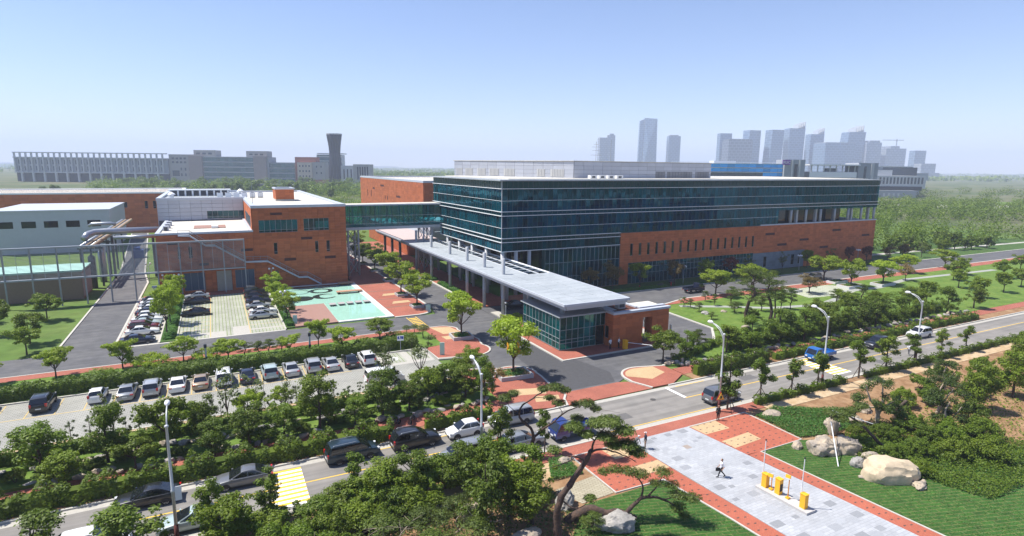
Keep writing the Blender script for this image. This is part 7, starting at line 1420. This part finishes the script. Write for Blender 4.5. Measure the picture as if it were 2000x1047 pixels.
boulder(51.4,36.0,.6,.5,.45,'small pale stone at the turf corner beside the streaked boulder',stone,.3,23); boulder(54.2,35.2,.9,.7,.7,'pale rock tucked behind the streaked boulder',stone,.7,24); boulder(55.6,31.2,.9,.6,.55,'pale rock between the split boulder and the largest one',stone,.1,25); boulder(59.2,37.6,1.1,.8,.6,'white topped rock beside the standing stone',stone,.5,26)
SM = [rock_mesh('stone', 40+i, stone if i % 2 else stonegrey, 2, .45) for i in range(6)]
def stone_wall(x0, x1, y, z, lb, seed, sw=.42, sh=.24):
    r = random.Random(seed); o = empty('stone_wall', ((x0+x1)/2, y, z), lb, 'stone wall'); x = x0
    while x < x1:
        w = sw*r.uniform(.5,1.7)
        if r.random() < .28: x += w*1.6; continue
        q = link('stone', r.choice(SM), o, Matrix.Translation((x+w,y+r.gauss(0,.28),z+r.uniform(-.12,.16))) @ Matrix.Rotation(r.uniform(-.6,.6),4,'Z') @ Matrix.Rotation(r.uniform(-.3,.3),4,'Y') @ Matrix.Diagonal((w,.36*r.uniform(.7,1.2),sh*r.uniform(.6,1.5),1))); WM.pop(q.name, None); x += w*1.75
stone_wall(-36, 28, 60.2, .3, 'low rough stone edging between the brick pavement and the lower terrace', 1); stone_wall(-36, 28.5, 63.1, .62, 'pale stacked stones holding up the upper terrace', 2); stone_wall(58, 96, 59.75, .28, 'rough stone edging below the dark trees of the east bank', 3); stone_wall(96, 135, 59.9, .28, 'rough stone edging at the far east bank', 5); stone_wall(70, 118, 64.4, .35, 'pale stones along the top of the east bank', 4)
stone_wall(56.2, 59.6, 61.3, .3, 'short curve of round stones at the gate island end', 6, .5, .4)
# ------------------------------------------------------------------ hand shaped pines near the camera
def shaped(name, base, lb, stems, pads, lm=L_pine, wood=barkpine, n=4000, sz=.22, asp=.22, shell=.2, props=(), cat='tree', twigs=0, seed=3):
    """stems: [ [(u, v, z)...], r0, r1 ]; u to the right along the street front, v away from it"""
    o = root0(name, lb, cat); o.matrix_basis = Matrix.Translation((*base, .08)) @ Matrix.Rotation(HA, 4, 'Z'); mb = MB(); rr = random.Random(seed)
    for pts, r0, r1 in stems:
        P = [Vector(p) for p in pts]; Q = []
        for i in range(len(P)-1):
            p0, p1, p2, p3 = P[max(i-1,0)], P[i], P[i+1], P[min(i+2,len(P)-1)]
            for k in range(4):
                t = k/4; Q.append(.5*((2*p1)+(p2-p0)*t+(2*p0-5*p1+4*p2-p3)*t*t+(3*p1-p0-3*p2+p3)*t**3)+Vector((rr.gauss(0,.02),rr.gauss(0,.02),rr.gauss(0,.02))))
        Q.append(P[-1]); m = len(Q)-1; mb.tube(Q, [(r0+(r1-r0)*(i/m)**.8)*rr.uniform(.92,1.1) for i in range(m+1)], 9, cap=True)
    bl = []
    for (u, v, z, rx, rz_) in pads:
        bl.append(((u,v,z), (rx,rx,rz_)))
        for k in range(3): limb(mb, (u,v,z-.15), (u+rr.gauss(0,rx*.6),v+rr.gauss(0,rx*.6),z+rr.uniform(-.1,.15)), .025, .008, .1, 3, rr=rr)
    for k in range(twigs):
        u, v, z, rx, rz_ = rr.choice(pads); limb(mb, (u,v,z), (u+rr.gauss(0,1.0),v+rr.gauss(0,.8),z+rr.gauss(-.2,.3)), .018, .006, .2, 4, rr=rr)
    t = mb.build('trunk', wood, o); sharp(t.data, 60)
    link('crown', leafmesh(name+'_crown', bl, n, sz, lm, seed, asp, shell=shell, up=.6), o)
    for (u, v, z) in props: MB().tube([(u,v-.25,0),(u,v,z)], .04, 5).tube([(u-.2,v,z),(u+.2,v,z)], .035, 5).build('prop', darksteel, o)
    return o
shaped('forked_pine', (25.7,46.0), 'forked bare trunked pine leaning over the parked cars at the south kerb', [
    ([(0,0,-.2),(.15,0,1.1),(.38,0,2.2)], .24, .19), ([(.38,0,2.1),(.1,0,3.1),(-.75,.1,3.8),(-1.05,.1,4.6),(-.7,.1,5.4),(.2,0,6.1),(1.2,-.2,6.9),(2.2,-.2,7.2)], .16, .04), ([(.38,0,2.1),(1.2,.1,2.9),(2.2,.2,3.6),(3.1,.3,4.4),(4.2,.2,5.1),(5.4,.1,5.5)], .14, .03),
    ([(.2,0,6.1),(.8,.4,6.1),(1.9,.6,5.9)], .05, .015), ([(3.0,.3,4.3),(3.0,-.6,5.1),(2.5,-.8,5.9)], .05, .015), ([(2.2,.2,3.6),(3.4,.6,3.7),(4.6,.6,3.9)], .05, .015), ([(-1.0,.1,4.6),(-1.8,.2,5.0),(-2.4,.2,5.9)], .05, .015)],
    [(2.3,-.2,7.4,.9,.3),(1.2,-.2,7.2,.6,.25),(3.2,.1,7.0,.7,.25),(1.9,.6,6.0,.6,.22),(5.4,.1,5.7,.9,.3),(4.4,.3,5.5,.6,.22),(4.6,.6,4.0,.7,.25),(2.6,-.8,6.1,.7,.25),(-2.4,.2,6.1,.8,.3),(-1.6,.2,6.6,.6,.25),(6.3,0,5.2,.6,.25)], n=6000, twigs=24, seed=4, sz=.27)
shaped('contorted_pine', (21.6,33.9), 'contorted dark trunked pine twisting up beside the turf', [
    ([(0,0,-.2),(-.12,0,1.2),(-.16,0,2.4),(.05,0,3.4),(.7,.1,4.5),(1.3,.2,5.4),(1.9,.3,6.4),(2.3,.3,7.2)], .36, .16), ([(2.2,.3,7.0),(2.9,.2,7.4),(3.8,0,7.3),(4.8,-.1,7.0),(5.6,-.1,6.5)], .10, .02), ([(2.3,.3,7.2),(2.5,.3,8.0),(3.1,.4,8.8),(3.6,.4,9.4)], .10, .02), ([(1.9,.3,6.3),(1.2,.1,6.8),(.3,0,6.9),(-.5,0,7.3)], .08, .02), ([(.05,0,3.4),(.9,-.4,3.0),(1.6,-.6,3.2),(2.2,-.6,3.8)], .07, .015), ([(2.5,.3,8.0),(1.7,.5,8.6),(1.0,.5,8.9)], .06, .015), ([(1.0,0,6.7),(-.2,-.3,6.3),(-1.1,-.4,6.1)], .05, .015)],
    [(3.6,.4,9.5,1.0,.3),(2.6,.5,9.3,.8,.3),(4.6,.2,8.9,.9,.28),(3.4,.2,8.4,.9,.28),(1.0,.5,9.0,.8,.28),(1.9,.3,8.5,.6,.22),(4.9,0,7.9,.9,.28),(5.6,0,7.3,.8,.25),(-.5,0,7.4,.6,.22),(2.2,-.6,3.9,.5,.2),(3.9,.1,7.8,.7,.25)], n=9000, twigs=30, seed=5, sz=.27)
shaped('reclining_pine', (23.8,35.4), 'reclining pine with thick trunk lying low on iron props over the turf', [
    ([(-.4,.2,-.1),(.6,.1,.7),(1.5,0,1.15),(2.5,-.1,.85),(3.5,-.1,1.0),(4.4,-.2,.75),(5.0,-.2,.5)], .42, .22), ([(4.2,-.2,.8),(4.7,-.1,1.5),(5.4,0,2.1),(6.4,.1,2.2),(7.4,.1,1.9),(8.2,.1,1.4),(8.9,0,.6)], .20, .03), ([(5.4,0,2.1),(5.6,.4,2.9),(5.1,.6,3.6),(4.4,.6,4.0)], .10, .02), ([(6.0,.1,2.3),(6.8,.5,3.0),(7.2,.6,3.9)], .08, .02), ([(4.6,.6,3.9),(3.4,.6,4.1),(2.4,.6,4.0)], .05, .012), ([(7.2,.1,2.0),(8.2,-.2,2.4),(9.2,-.2,2.3)], .06, .015)],
    [(4.4,.6,4.2,.8,.25),(3.4,.6,4.3,.7,.22),(5.4,.6,3.9,.8,.25),(7.2,.6,4.1,.8,.25),(6.6,.4,3.3,.6,.2),(8.3,-.2,2.6,.8,.25),(9.4,-.2,2.4,.8,.25),(8.4,.1,1.4,.7,.35),(8.9,0,.7,.5,.3),(2.5,.6,4.1,.6,.2),(7.8,.3,3.2,.7,.25)], n=4600, twigs=40, sz=.25, props=((1.6,0,.85),(3.4,-.1,.7),(4.8,-.2,.35)), seed=6)
shaped('leaning_pine', (59.4,31.9), 'leaning pine propped by a white pole over the boulders', [([(0,0,-.2),(-.9,0,.8),(-1.8,0,1.7),(-2.9,.1,2.7),(-4.0,.2,3.4)], .22, .08), ([(-2.9,.1,2.7),(-3.8,-.3,2.8),(-5.0,-.3,3.2)], .08, .02), ([(-3.4,.1,3.0),(-3.2,.3,3.8),(-2.6,.4,4.3)], .06, .02)],
    [(-4.2,.2,3.7,.9,.28),(-5.2,-.3,3.4,.9,.28),(-5.9,0,3.8,.7,.25),(-2.7,.4,4.4,.8,.28),(-3.5,.2,4.1,.7,.25),(-3.4,-.5,2.9,.6,.22)], n=5200, twigs=14, seed=7)
p = MB().tube([(51.5,31.6,.1),(54.3,34.6,2.9)], .05, 6).build('support_pole', whitemetal); tag(p, 'white pole propping the leaning pine from the turf', 'prop')
p = MB().tube([(59.0,37.6,2.0),(63.2,33.4,.6)], .04, 6).build('support_pole', whitemetal); tag(p, 'white pole braced across the ground cover behind the boulders', 'prop')
shaped('gnarled_juniper', (63.9,35.6), 'gnarled pale barked juniper with dark leaf clumps on bare soil', [([(0,0,-.2),(.1,0,1.3),(-.3,0,2.3),(-1.0,.1,3.2),(-1.5,.1,4.6)], .28, .05), ([(.1,0,1.2),(.5,.1,2.4),(.4,.1,3.8),(.2,.1,5.6)], .20, .04), ([(.2,0,1.6),(1.1,.1,2.4),(1.9,.1,2.9)], .14, .04), ([(-.3,0,2.2),(-1.4,-.2,2.3),(-2.5,-.2,2.8)], .12, .03)],
    [(rnd.gauss(0,1.3),rnd.gauss(0,.9),rnd.uniform(2.2,5.9),rnd.uniform(.45,.8),rnd.uniform(.35,.55)) for _ in range(16)] + [(-2.6,-.2,3.1,.6,.4),(2.0,.1,3.2,.6,.4)], lm=L_deep, wood=barkpale, n=3800, sz=.20, asp=.5, shell=.3, seed=8)
shaped('bent_dark_trunk', (66.8,35.2), 'short dark bent tree stump beside the juniper', [([(0,0,-.2),(.1,0,1.2),(.5,0,2.0),(1.1,.1,2.5)], .26, .14)], [(1.6,.1,2.7,.3,.2)], lm=L_deep, wood=bark, n=120, seed=9)
for (x, y, sd, lb) in ((68.8,31.2,12,'gnarled dark juniper among the ground cover at the bare soil edge'),(74,34.5,13,'gnarled juniper farther along the soil bank'),(82,38,14,'gnarled juniper at the far soil bank near the path')):
    rj = random.Random(sd); shaped('gnarled_juniper', (x,y), lb, [([(0,0,-.2),(.2,0,1.2),(-.2,0,2.4),(.3,.1,3.6)], .24, .05), ([(.2,0,1.0),(1.0,.1,2.0),(1.6,.1,3.0)], .14, .03)], [(rj.gauss(0,1.1),rj.gauss(0,.9),rj.uniform(1.8,4.4),rj.uniform(.45,.8),rj.uniform(.35,.5)) for _ in range(13)], lm=L_deep, wood=barkpale, n=2800, sz=.20, asp=.5, shell=.3, seed=sd)
shaped('bare_branch_pine', (14.2,37.4), 'half dead pine with pale bare branches on the foreground slope', [([(0,0,-.1),(.6,0,.9),(1.5,.1,1.5),(2.6,.1,1.9),(3.6,.2,2.5)], .10, .02), ([(.6,0,.9),(.4,-.2,1.8),(.9,-.2,2.6)], .06, .015), ([(1.5,.1,1.5),(1.6,-.3,2.3),(1.3,-.3,2.9)], .05, .012), ([(0,0,.2),(-1.0,0,.8),(-2.2,.1,1.0)], .07, .02), ([(-1,0,.8),(-1.2,.2,1.7)], .04, .012), ([(2.6,.1,1.9),(3.2,-.4,1.9),(3.9,-.5,2.2)], .04, .012)], [(.9,-.2,2.6,.5,.2),(3.7,.2,2.6,.6,.2),(-2.3,.1,1.2,.6,.25),(2.2,.5,1.4,.6,.25)], wood=barkpale, n=700, twigs=10, seed=15)
for (x, y, sd, lb) in ((9.8,37.0,16,'bare twiggy pine branches showing over the low pines'),(3.4,37.6,17,'bare twiggy sapling in the thicket with pale stems')):
    shaped('bare_branch_pine', (x,y), lb, [([(0,0,-.1),(.1,0,1.2),(.5,.1,2.2),(1.2,.1,3.0)], .07, .02), ([(.1,0,1.2),(-.6,-.2,2.0),(-.8,-.2,2.8)], .05, .012), ([(.5,.1,2.2),(.3,.4,3.0)], .03, .01)], [(1.2,.1,3.1,.4,.2),(-.8,-.2,2.8,.4,.2)], wood=barkpale, n=240, twigs=8, seed=sd)
# ------------------------------------------------------------------ people
skin = mat('skin', (0.42,0.24,0.16), .6); hairm = mat('dark_hair', (0.012,0.010,0.009), .6)
def cloth(n, c): return mat('cloth_'+n, c, .9, var=.08, vscale=6)
def person(x, y, rz, lb, pose='stand', shirt='white', legs='dark', skinarms=True, cap=None, bag=False, z=.12):
    CL = {'white':(0.72,0.73,0.76),'dark':(0.016,0.017,0.02),'navy':(0.02,0.025,0.05),'grey':(0.14,0.14,0.15),'blue':(0.30,0.38,0.55),'khaki':(0.24,0.21,0.16)}
    J = {}
    def S(k, v): J[k] = Vector(v)
    S('pel',(0,0,.95)); S('belly',(0,0,1.10)); S('chest',(0,0,1.32)); S('neck',(0,0,1.48)); S('head',(.02,0,1.63))
    for s, n in ((1,'l'),(-1,'r')):
        S('hip'+n,(0,.09*s,.92)); S('kne'+n,(.02,.10*s,.50)); S('ank'+n,(0,.10*s,.09)); S('toe'+n,(.15,.11*s,.035)); S('sho'+n,(0,.185*s,1.41)); S('elb'+n,(-.03,.24*s,1.12)); S('wri'+n,(.03,.25*s,.88))
    if pose == 'walk':
        S('knel',(.20,.09,.52)); S('ankl',(.30,.09,.12)); S('toel',(.46,.09,.07)); S('kner',(-.06,-.09,.50)); S('ankr',(-.36,-.09,.15)); S('toer',(-.24,-.09,.035)); S('elbl',(-.16,.24,1.14)); S('wril',(-.02,.25,.93)); S('elbr',(.08,-.24,1.13)); S('wrir',(.22,-.24,.92))
    if pose == 'crouch':
        S('pel',(0,0,.62)); S('belly',(.14,0,.74)); S('chest',(.36,0,.88)); S('neck',(.50,0,.96)); S('head',(.62,0,1.02))
        for s, n in ((1,'l'),(-1,'r')): S('hip'+n,(0,.10*s,.60)); S('kne'+n,(.22,.13*s,.45)); S('ank'+n,(-.02,.12*s,.09)); S('toe'+n,(.13,.13*s,.035)); S('sho'+n,(.44,.18*s,.92)); S('elb'+n,(.56,.22*s,.66)); S('wri'+n,(.70,.16*s,.42))
    if pose == 'lean': S('elbl',(.10,.25,1.16)); S('wril',(.28,.14,1.22)); S('elbr',(.08,-.26,1.14)); S('wrir',(.26,-.16,1.16))
    segs = []   # (a, b, ra, rb, material)
    A = segs.append
    A((J['pel'],J['belly'],.150,.135,1)); A((J['belly'],J['chest'],.135,.155,1)); A((J['chest'],J['neck'],.13,.065,1)); A((J['neck'],J['head'],.056,.062,0))
    fw = (J['head']-J['neck']).normalized()
    hd = J['head']+Vector((.0,0,.03)); A((hd,hd+Vector((.012,0,.05)),.092,.090,0)); A((hd+Vector((.02,0,-.055)),hd+Vector((.035,0,-.085)),.066,.045,0)); A((hd+Vector((.088,0,-.005)),hd+Vector((.112,0,-.03)),.012,.017,0))
    for s in (1,-1): A((hd+Vector((-.005,.092*s,-.01)),hd+Vector((-.012,.098*s,.02)),.014,.016,0))
    for n in 'lr':
        sg = 1 if n == 'l' else -1
        A((J['pel']+Vector((0,.06*sg,0)),J['hip'+n],.125,.105,2)); A((J['hip'+n],J['kne'+n],.098,.064,2)); A((J['kne'+n],J['ank'+n],.064,.050,2)); A((J['ank'+n],J['toe'+n],.05,.036,3)); A((J['ank'+n]-Vector((.04,0,.04)),J['ank'+n],.035,.04,3))
        A((J['chest']+Vector((0,.10*sg,.06)),J['sho'+n],.085,.068,1)); A((J['sho'+n],J['elb'+n],.060,.045,1)); A((J['elb'+n],J['wri'+n],.042,.030,0 if skinarms else 1))
        d = (J['wri'+n]-J['elb'+n]).normalized(); sd = Vector((1,0,0)) - d*d.x; sd = sd.normalized() if sd.length > .1 else Vector((0,0,1)); pn = d.cross(sd)
        pw = J['wri'+n]; pk = pw+d*.085; A((pw,pk+sd*.018,.026,.026,0)); A((pw,pk-sd*.018,.026,.026,0))
        for q, ln in ((.034,.062),(.012,.075),(-.012,.070),(-.034,.055)): k1 = pk+sd*q+d*.01; k2 = k1+d*ln*.55-pn*.008*sg; A((k1,k2,.0105,.010,0)); A((k2,k2+d*ln*.4-pn*.022*sg,.010,.0085,0))
        th = pw+d*.03+sd*.03; A((th,th+d*.03+sd*.03,.013,.011,0)); A((th+d*.03+sd*.03,th+d*.065+sd*.035,.011,.009,0))
    mb = MB()
    for a, b, ra, rb_, m in segs:
        dd = (b-a); L = max(dd.length, 1e-4); u = dd/L; mb.tube([a-u*ra*.85, a-u*ra*.5, a, b, b+u*rb_*.5, b+u*rb_*.85], [ra*.5,ra*.86,ra,rb_,rb_*.86,rb_*.5], 10)
    tmp = mb.build('tmp_body', skin); md = tmp.modifiers.new('r','REMESH'); md.mode = 'VOXEL'; md.voxel_size = .0115; sm = tmp.modifiers.new('s','SMOOTH'); sm.iterations = 2; sm.factor = .4
    de = tmp.modifiers.new('d','DECIMATE'); de.ratio = .30
    dg = bpy.context.evaluated_depsgraph_get(); me = bpy.data.meshes.new_from_object(tmp.evaluated_get(dg)); bpy.data.objects.remove(tmp); me.name = 'person'
    me.materials.clear()
    for q in (skin, cloth(shirt, CL[shirt]), cloth(legs, CL[legs]), trimblack): me.materials.append(q)
    n = len(me.polygons); c = np.empty(n*3, np.float32); me.polygons.foreach_get('center', c); c = c.reshape(-1,3); best = np.full(n, 1e9); idx = np.zeros(n, np.int32)
    for a, b, ra, rb_, m in segs:
        a_ = np.array(a); d_ = np.array(b)-a_; t = np.clip(((c-a_)@d_)/max(1e-9,d_@d_),0,1); ds = np.linalg.norm(c-(a_+t[:,None]*d_),axis=1)-(ra+(rb_-ra)*t); k = ds < best; best[k] = ds[k]; idx[k] = m
    me.polygons.foreach_set('material_index', idx); me.polygons.foreach_set('use_smooth', [True]*n)
    o = root0('person', lb, 'person'); o.matrix_basis = Matrix.Translation((x,y,z)) @ Matrix.Rotation(R_(rz), 4, 'Z') @ Matrix.Scale(1.02, 4)
    link('body', me, o)
    MB().tube([hd+Vector((-.01,0,.00)),hd+Vector((-.012,0,.05)),hd+Vector((-.008,0,.10)),hd+Vector((0,0,.135))], [.098,.103,.082,.03], 12).build('hair' if not cap else 'cap', hairm if not cap else cloth(cap, CL[cap]), o, True)
    if cap: MB().obox(tuple(hd+Vector((.10,0,.065))),(.11,.15,.014)).build('cap_peak', cloth(cap, CL[cap]), o)
    for s in (1,-1): MB().obox(tuple(hd+Vector((.088,.034*s,.018))),(.012,.022,.012)).build('eye', hairm, o)
    MB().obox(tuple(hd+Vector((.083,0,-.062))),(.012,.045,.010)).build('mouth', mat('lips', (0.30,0.12,0.10), .6), o)
    if bag:
        w = J['wrir']+Vector((.02,0,-.12)); b = empty('briefcase', (0,0,0), 'black briefcase carried by the man crossing the plaza', 'bag'); WM.pop(b.name, None); b.matrix_basis = o.matrix_basis @ Matrix.Translation(w); MB().box(-.2,.2,-.05,.05,-.32,-.03).build('case', trimblack, b); MB().tube([(-.06,0,-.03),(-.05,0,.03),(.05,0,.03),(.06,0,-.03)], .012, 5).build('handle', trimblack, b)
    return o
person(39.8, 35.1, 150, 'man in white shirt and black trousers walking over the grey plaza', 'walk', 'white', 'dark', bag=True)
person(48.9, 44.2, 250, 'man in dark clothes standing at the plaza corner by the road', 'stand', 'dark', 'dark', skinarms=False)
person(36.2, 43.1, 10, 'worker in dark vest crouching over the paving', 'crouch', 'grey', 'dark', cap='white'); person(37.1, 42.5, 150, 'worker with white cap standing beside the crouching one', 'stand', 'navy', 'khaki', cap='white', skinarms=False)
person(53.6, 70.7, 270, 'guard in white shirt standing before the gatehouse wall', 'stand', 'white', 'dark'); person(55.1, 70.5, 300, 'guard in white shirt bending behind the yellow gate barrier', 'lean', 'white', 'dark')
person(60.8, 71.2, 250, 'person in pale blue shirt in the gatehouse doorway', 'lean', 'blue', 'grey'); person(61.6, 71.7, 200, 'person in dark shirt half hidden in the gatehouse doorway', 'stand', 'dark', 'grey')
person(94.2, 48.9, 20, 'person in white shirt walking on the far stretch of road', 'walk', 'white', 'grey', z=0); person(56.6, 95.0, 200, 'person in white shirt in the shade under the canopy', 'stand', 'white', 'dark', z=.02)
# ------------------------------------------------------------------ labels: tell look-alikes apart by the landmark they stand nearest to
LMK = [(-8.2,81.2,'silver suv with black bumper'),(-3,81.2,'champagne gold sedan'),(-.2,81.2,'tall white minivan'),(2.4,81.2,'navy sedan of the lower lot'),(5.2,81.2,'pale green suv'),(10.7,81.2,'silver suv between sedans'),(18.3,81.2,'white off roader'),(18.4,72,'white panel van'),
 (-6.6,53.3,'black sedan at the north kerb'),(.6,53.2,'dark silver sedan with sunroof'),(4.1,51,'striped crossing'),(10.4,53.5,'blue green minivan'),(16.6,53.6,'black suv on the road'),(22,53.5,'small white hatchback'),(27.9,53.9,'silver minivan'),(26.2,48.5,'grey estate car'),(32.2,48.4,'royal blue truck'),(53.9,48.5,'dark grey minivan'),(79.6,53.4,'bright blue truck'),(93.8,53.6,'black suv driving'),(106.2,53.8,'white suv on the road'),
 (-3.2,48.3,'pale sedan at the south kerb'),(-4.1,46,'lamp post by the pale sedan'),(20.6,46,'lamp post over the thicket'),(50.9,46,'lamp post with warning triangle'),(69.4,46,'lamp post near the speed table'),(24,83.9,'blue parking sign'),(29,79.2,'mint board on the island'),(11.4,88.4,'bollard light on the lawn'),(-2.4,88.6,'bollard light in the hedge'),
 (35,86.4,'planter on the entrance island'),(34.6,66.8,'large planter of the south island'),(31.5,99,'yellow crossing'),(-11.9,105.2,'navy sedan at the road end'),(-11.9,113.3,'dark red estate'),(-4.4,121,'lone black sedan'),(6.7,113.6,'silver sedan by the deck'),(6.7,136.3,'black suv by the hall'),(15,112,'stone deck'),(24,129,'long pool bench'),(36,106,'mint board on the courtyard corner'),(30.9,151.5,'footbridge tower'),
 (46.1,73.4,'glass corner of the gatehouse'),(61,71.3,'gatehouse doorway'),(51,59.2,'gate island'),(97,97.6,'dark blue flatbed truck'),(86.2,111,'brick base corner'),(153.4,111,'end of the slate panels'),(186,111,'far brick corner'),(101.8,106,'lamp among the lawn trees'),(145.2,106.6,'lamp before the slate panels'),(172.4,107.2,'lamp before the blank wall'),
 (136.2,85.6,'middle terrace planter'),(146.2,83.9,'far terrace planter'),(118.5,88,'small terrace planter'),(85.2,72,'tall bent pine'),(104,71.8,'broad clipped dome'),(137,73.5,'ring hedge'),(78.4,86.6,'garden kerb corner'),(41.9,30.5,'yellow barrier cabinets'),(53.9,28.3,'largest cream boulder'),(63.9,35.6,'gnarled juniper'),(21.6,33.9,'contorted pine'),(23.8,35.4,'reclining pine'),(25.7,46,'forked pine'),(17,58.5,'motor scooters'),(49,44.2,'man in dark clothes'),
 (28.2,43.6,'boulder by the court'),(17,40,'sandstone block'),(14.2,37.4,'half dead pine'),(76.9,50,'striped speed table'),(-11.5,139.5,'white utility kiosk'),(17,169,'roof stair box'),(-4,198,'ridge skylight'),(8.2,150,'roof mast'),(-1,158,'terrace deck'),(80,121,'corner of the plant room')]
ORD = ['','second ','third ','fourth ','fifth ']
PREP = (' in ',' on ',' along ',' beside ',' behind ',' among ',' below ',' before ',' beyond ',' at ',' under ',' with ',' between ',' against ',' by ',' around ',' near ',' rising ',' over ',' tucked ',' growing ',' lined ',' tied ',' standing ',' leaning ')
by = {}
for o in COL.objects:
    if o.parent is None and o.get('group') and o.get('label') and o['group'] not in ('skyline towers',): by.setdefault((o['group'], o['label']), []).append(o)
used = set()
for (g_, lb), obs in sorted(by.items()):
    if len(obs) < 2: continue
    cut = sorted(i for i in (lb.find(q) for q in PREP) if i > 8)
    base = lb if len(lb.split()) <= 7 else lb[:cut[1]] if len(cut) > 1 and len(lb[:cut[1]].split()) >= 4 else lb[:cut[0]] if cut else ' '.join(lb.split()[:7])
    base = ' '.join(base.split()[:9])
    pos = {o.name: Vector(o.matrix_basis.translation[:2]) for o in obs}; cand = []
    if pos and max((v.length for v in pos.values())) > 300: continue
    for lx, ly, ph in LMK:
        r = sorted(obs, key=lambda o: (pos[o.name]-Vector((lx,ly))).length)
        for k, o in enumerate(r[:5]):
            d = (pos[o.name]-Vector((lx,ly))).length
            if d < 26: cand.append((k*100+d, o.name, '%s %snearest the %s' % (base, ORD[k], ph)))
    done = set()
    for c, n_, t in sorted(cand):
        if n_ not in done and t not in used and len(t.split()) <= 16: done.add(n_); used.add(t); bpy.data.objects[n_]['label'] = t
# ------------------------------------------------------------------ haze: the air itself
hz = bpy.data.materials.new('haze_air'); hz.use_nodes = True; _t = hz.node_tree
_t.nodes.remove(_t.nodes['Principled BSDF']); pv = _t.nodes.new('ShaderNodeVolumePrincipled')
pv.inputs['Color'].default_value = (0.72,0.80,1.0,1); pv.inputs['Density'].default_value = 0.00022; pv.inputs['Anisotropy'].default_value = 0.0
_t.links.new(pv.outputs[0], _t.nodes['Material Output'].inputs['Volume'])
tag(MB().box(-11000,11000,-3500,11000,-2,330).build('haze', hz), 'thin pale summer haze filling the air over the whole campus', 'haze', kind='stuff')
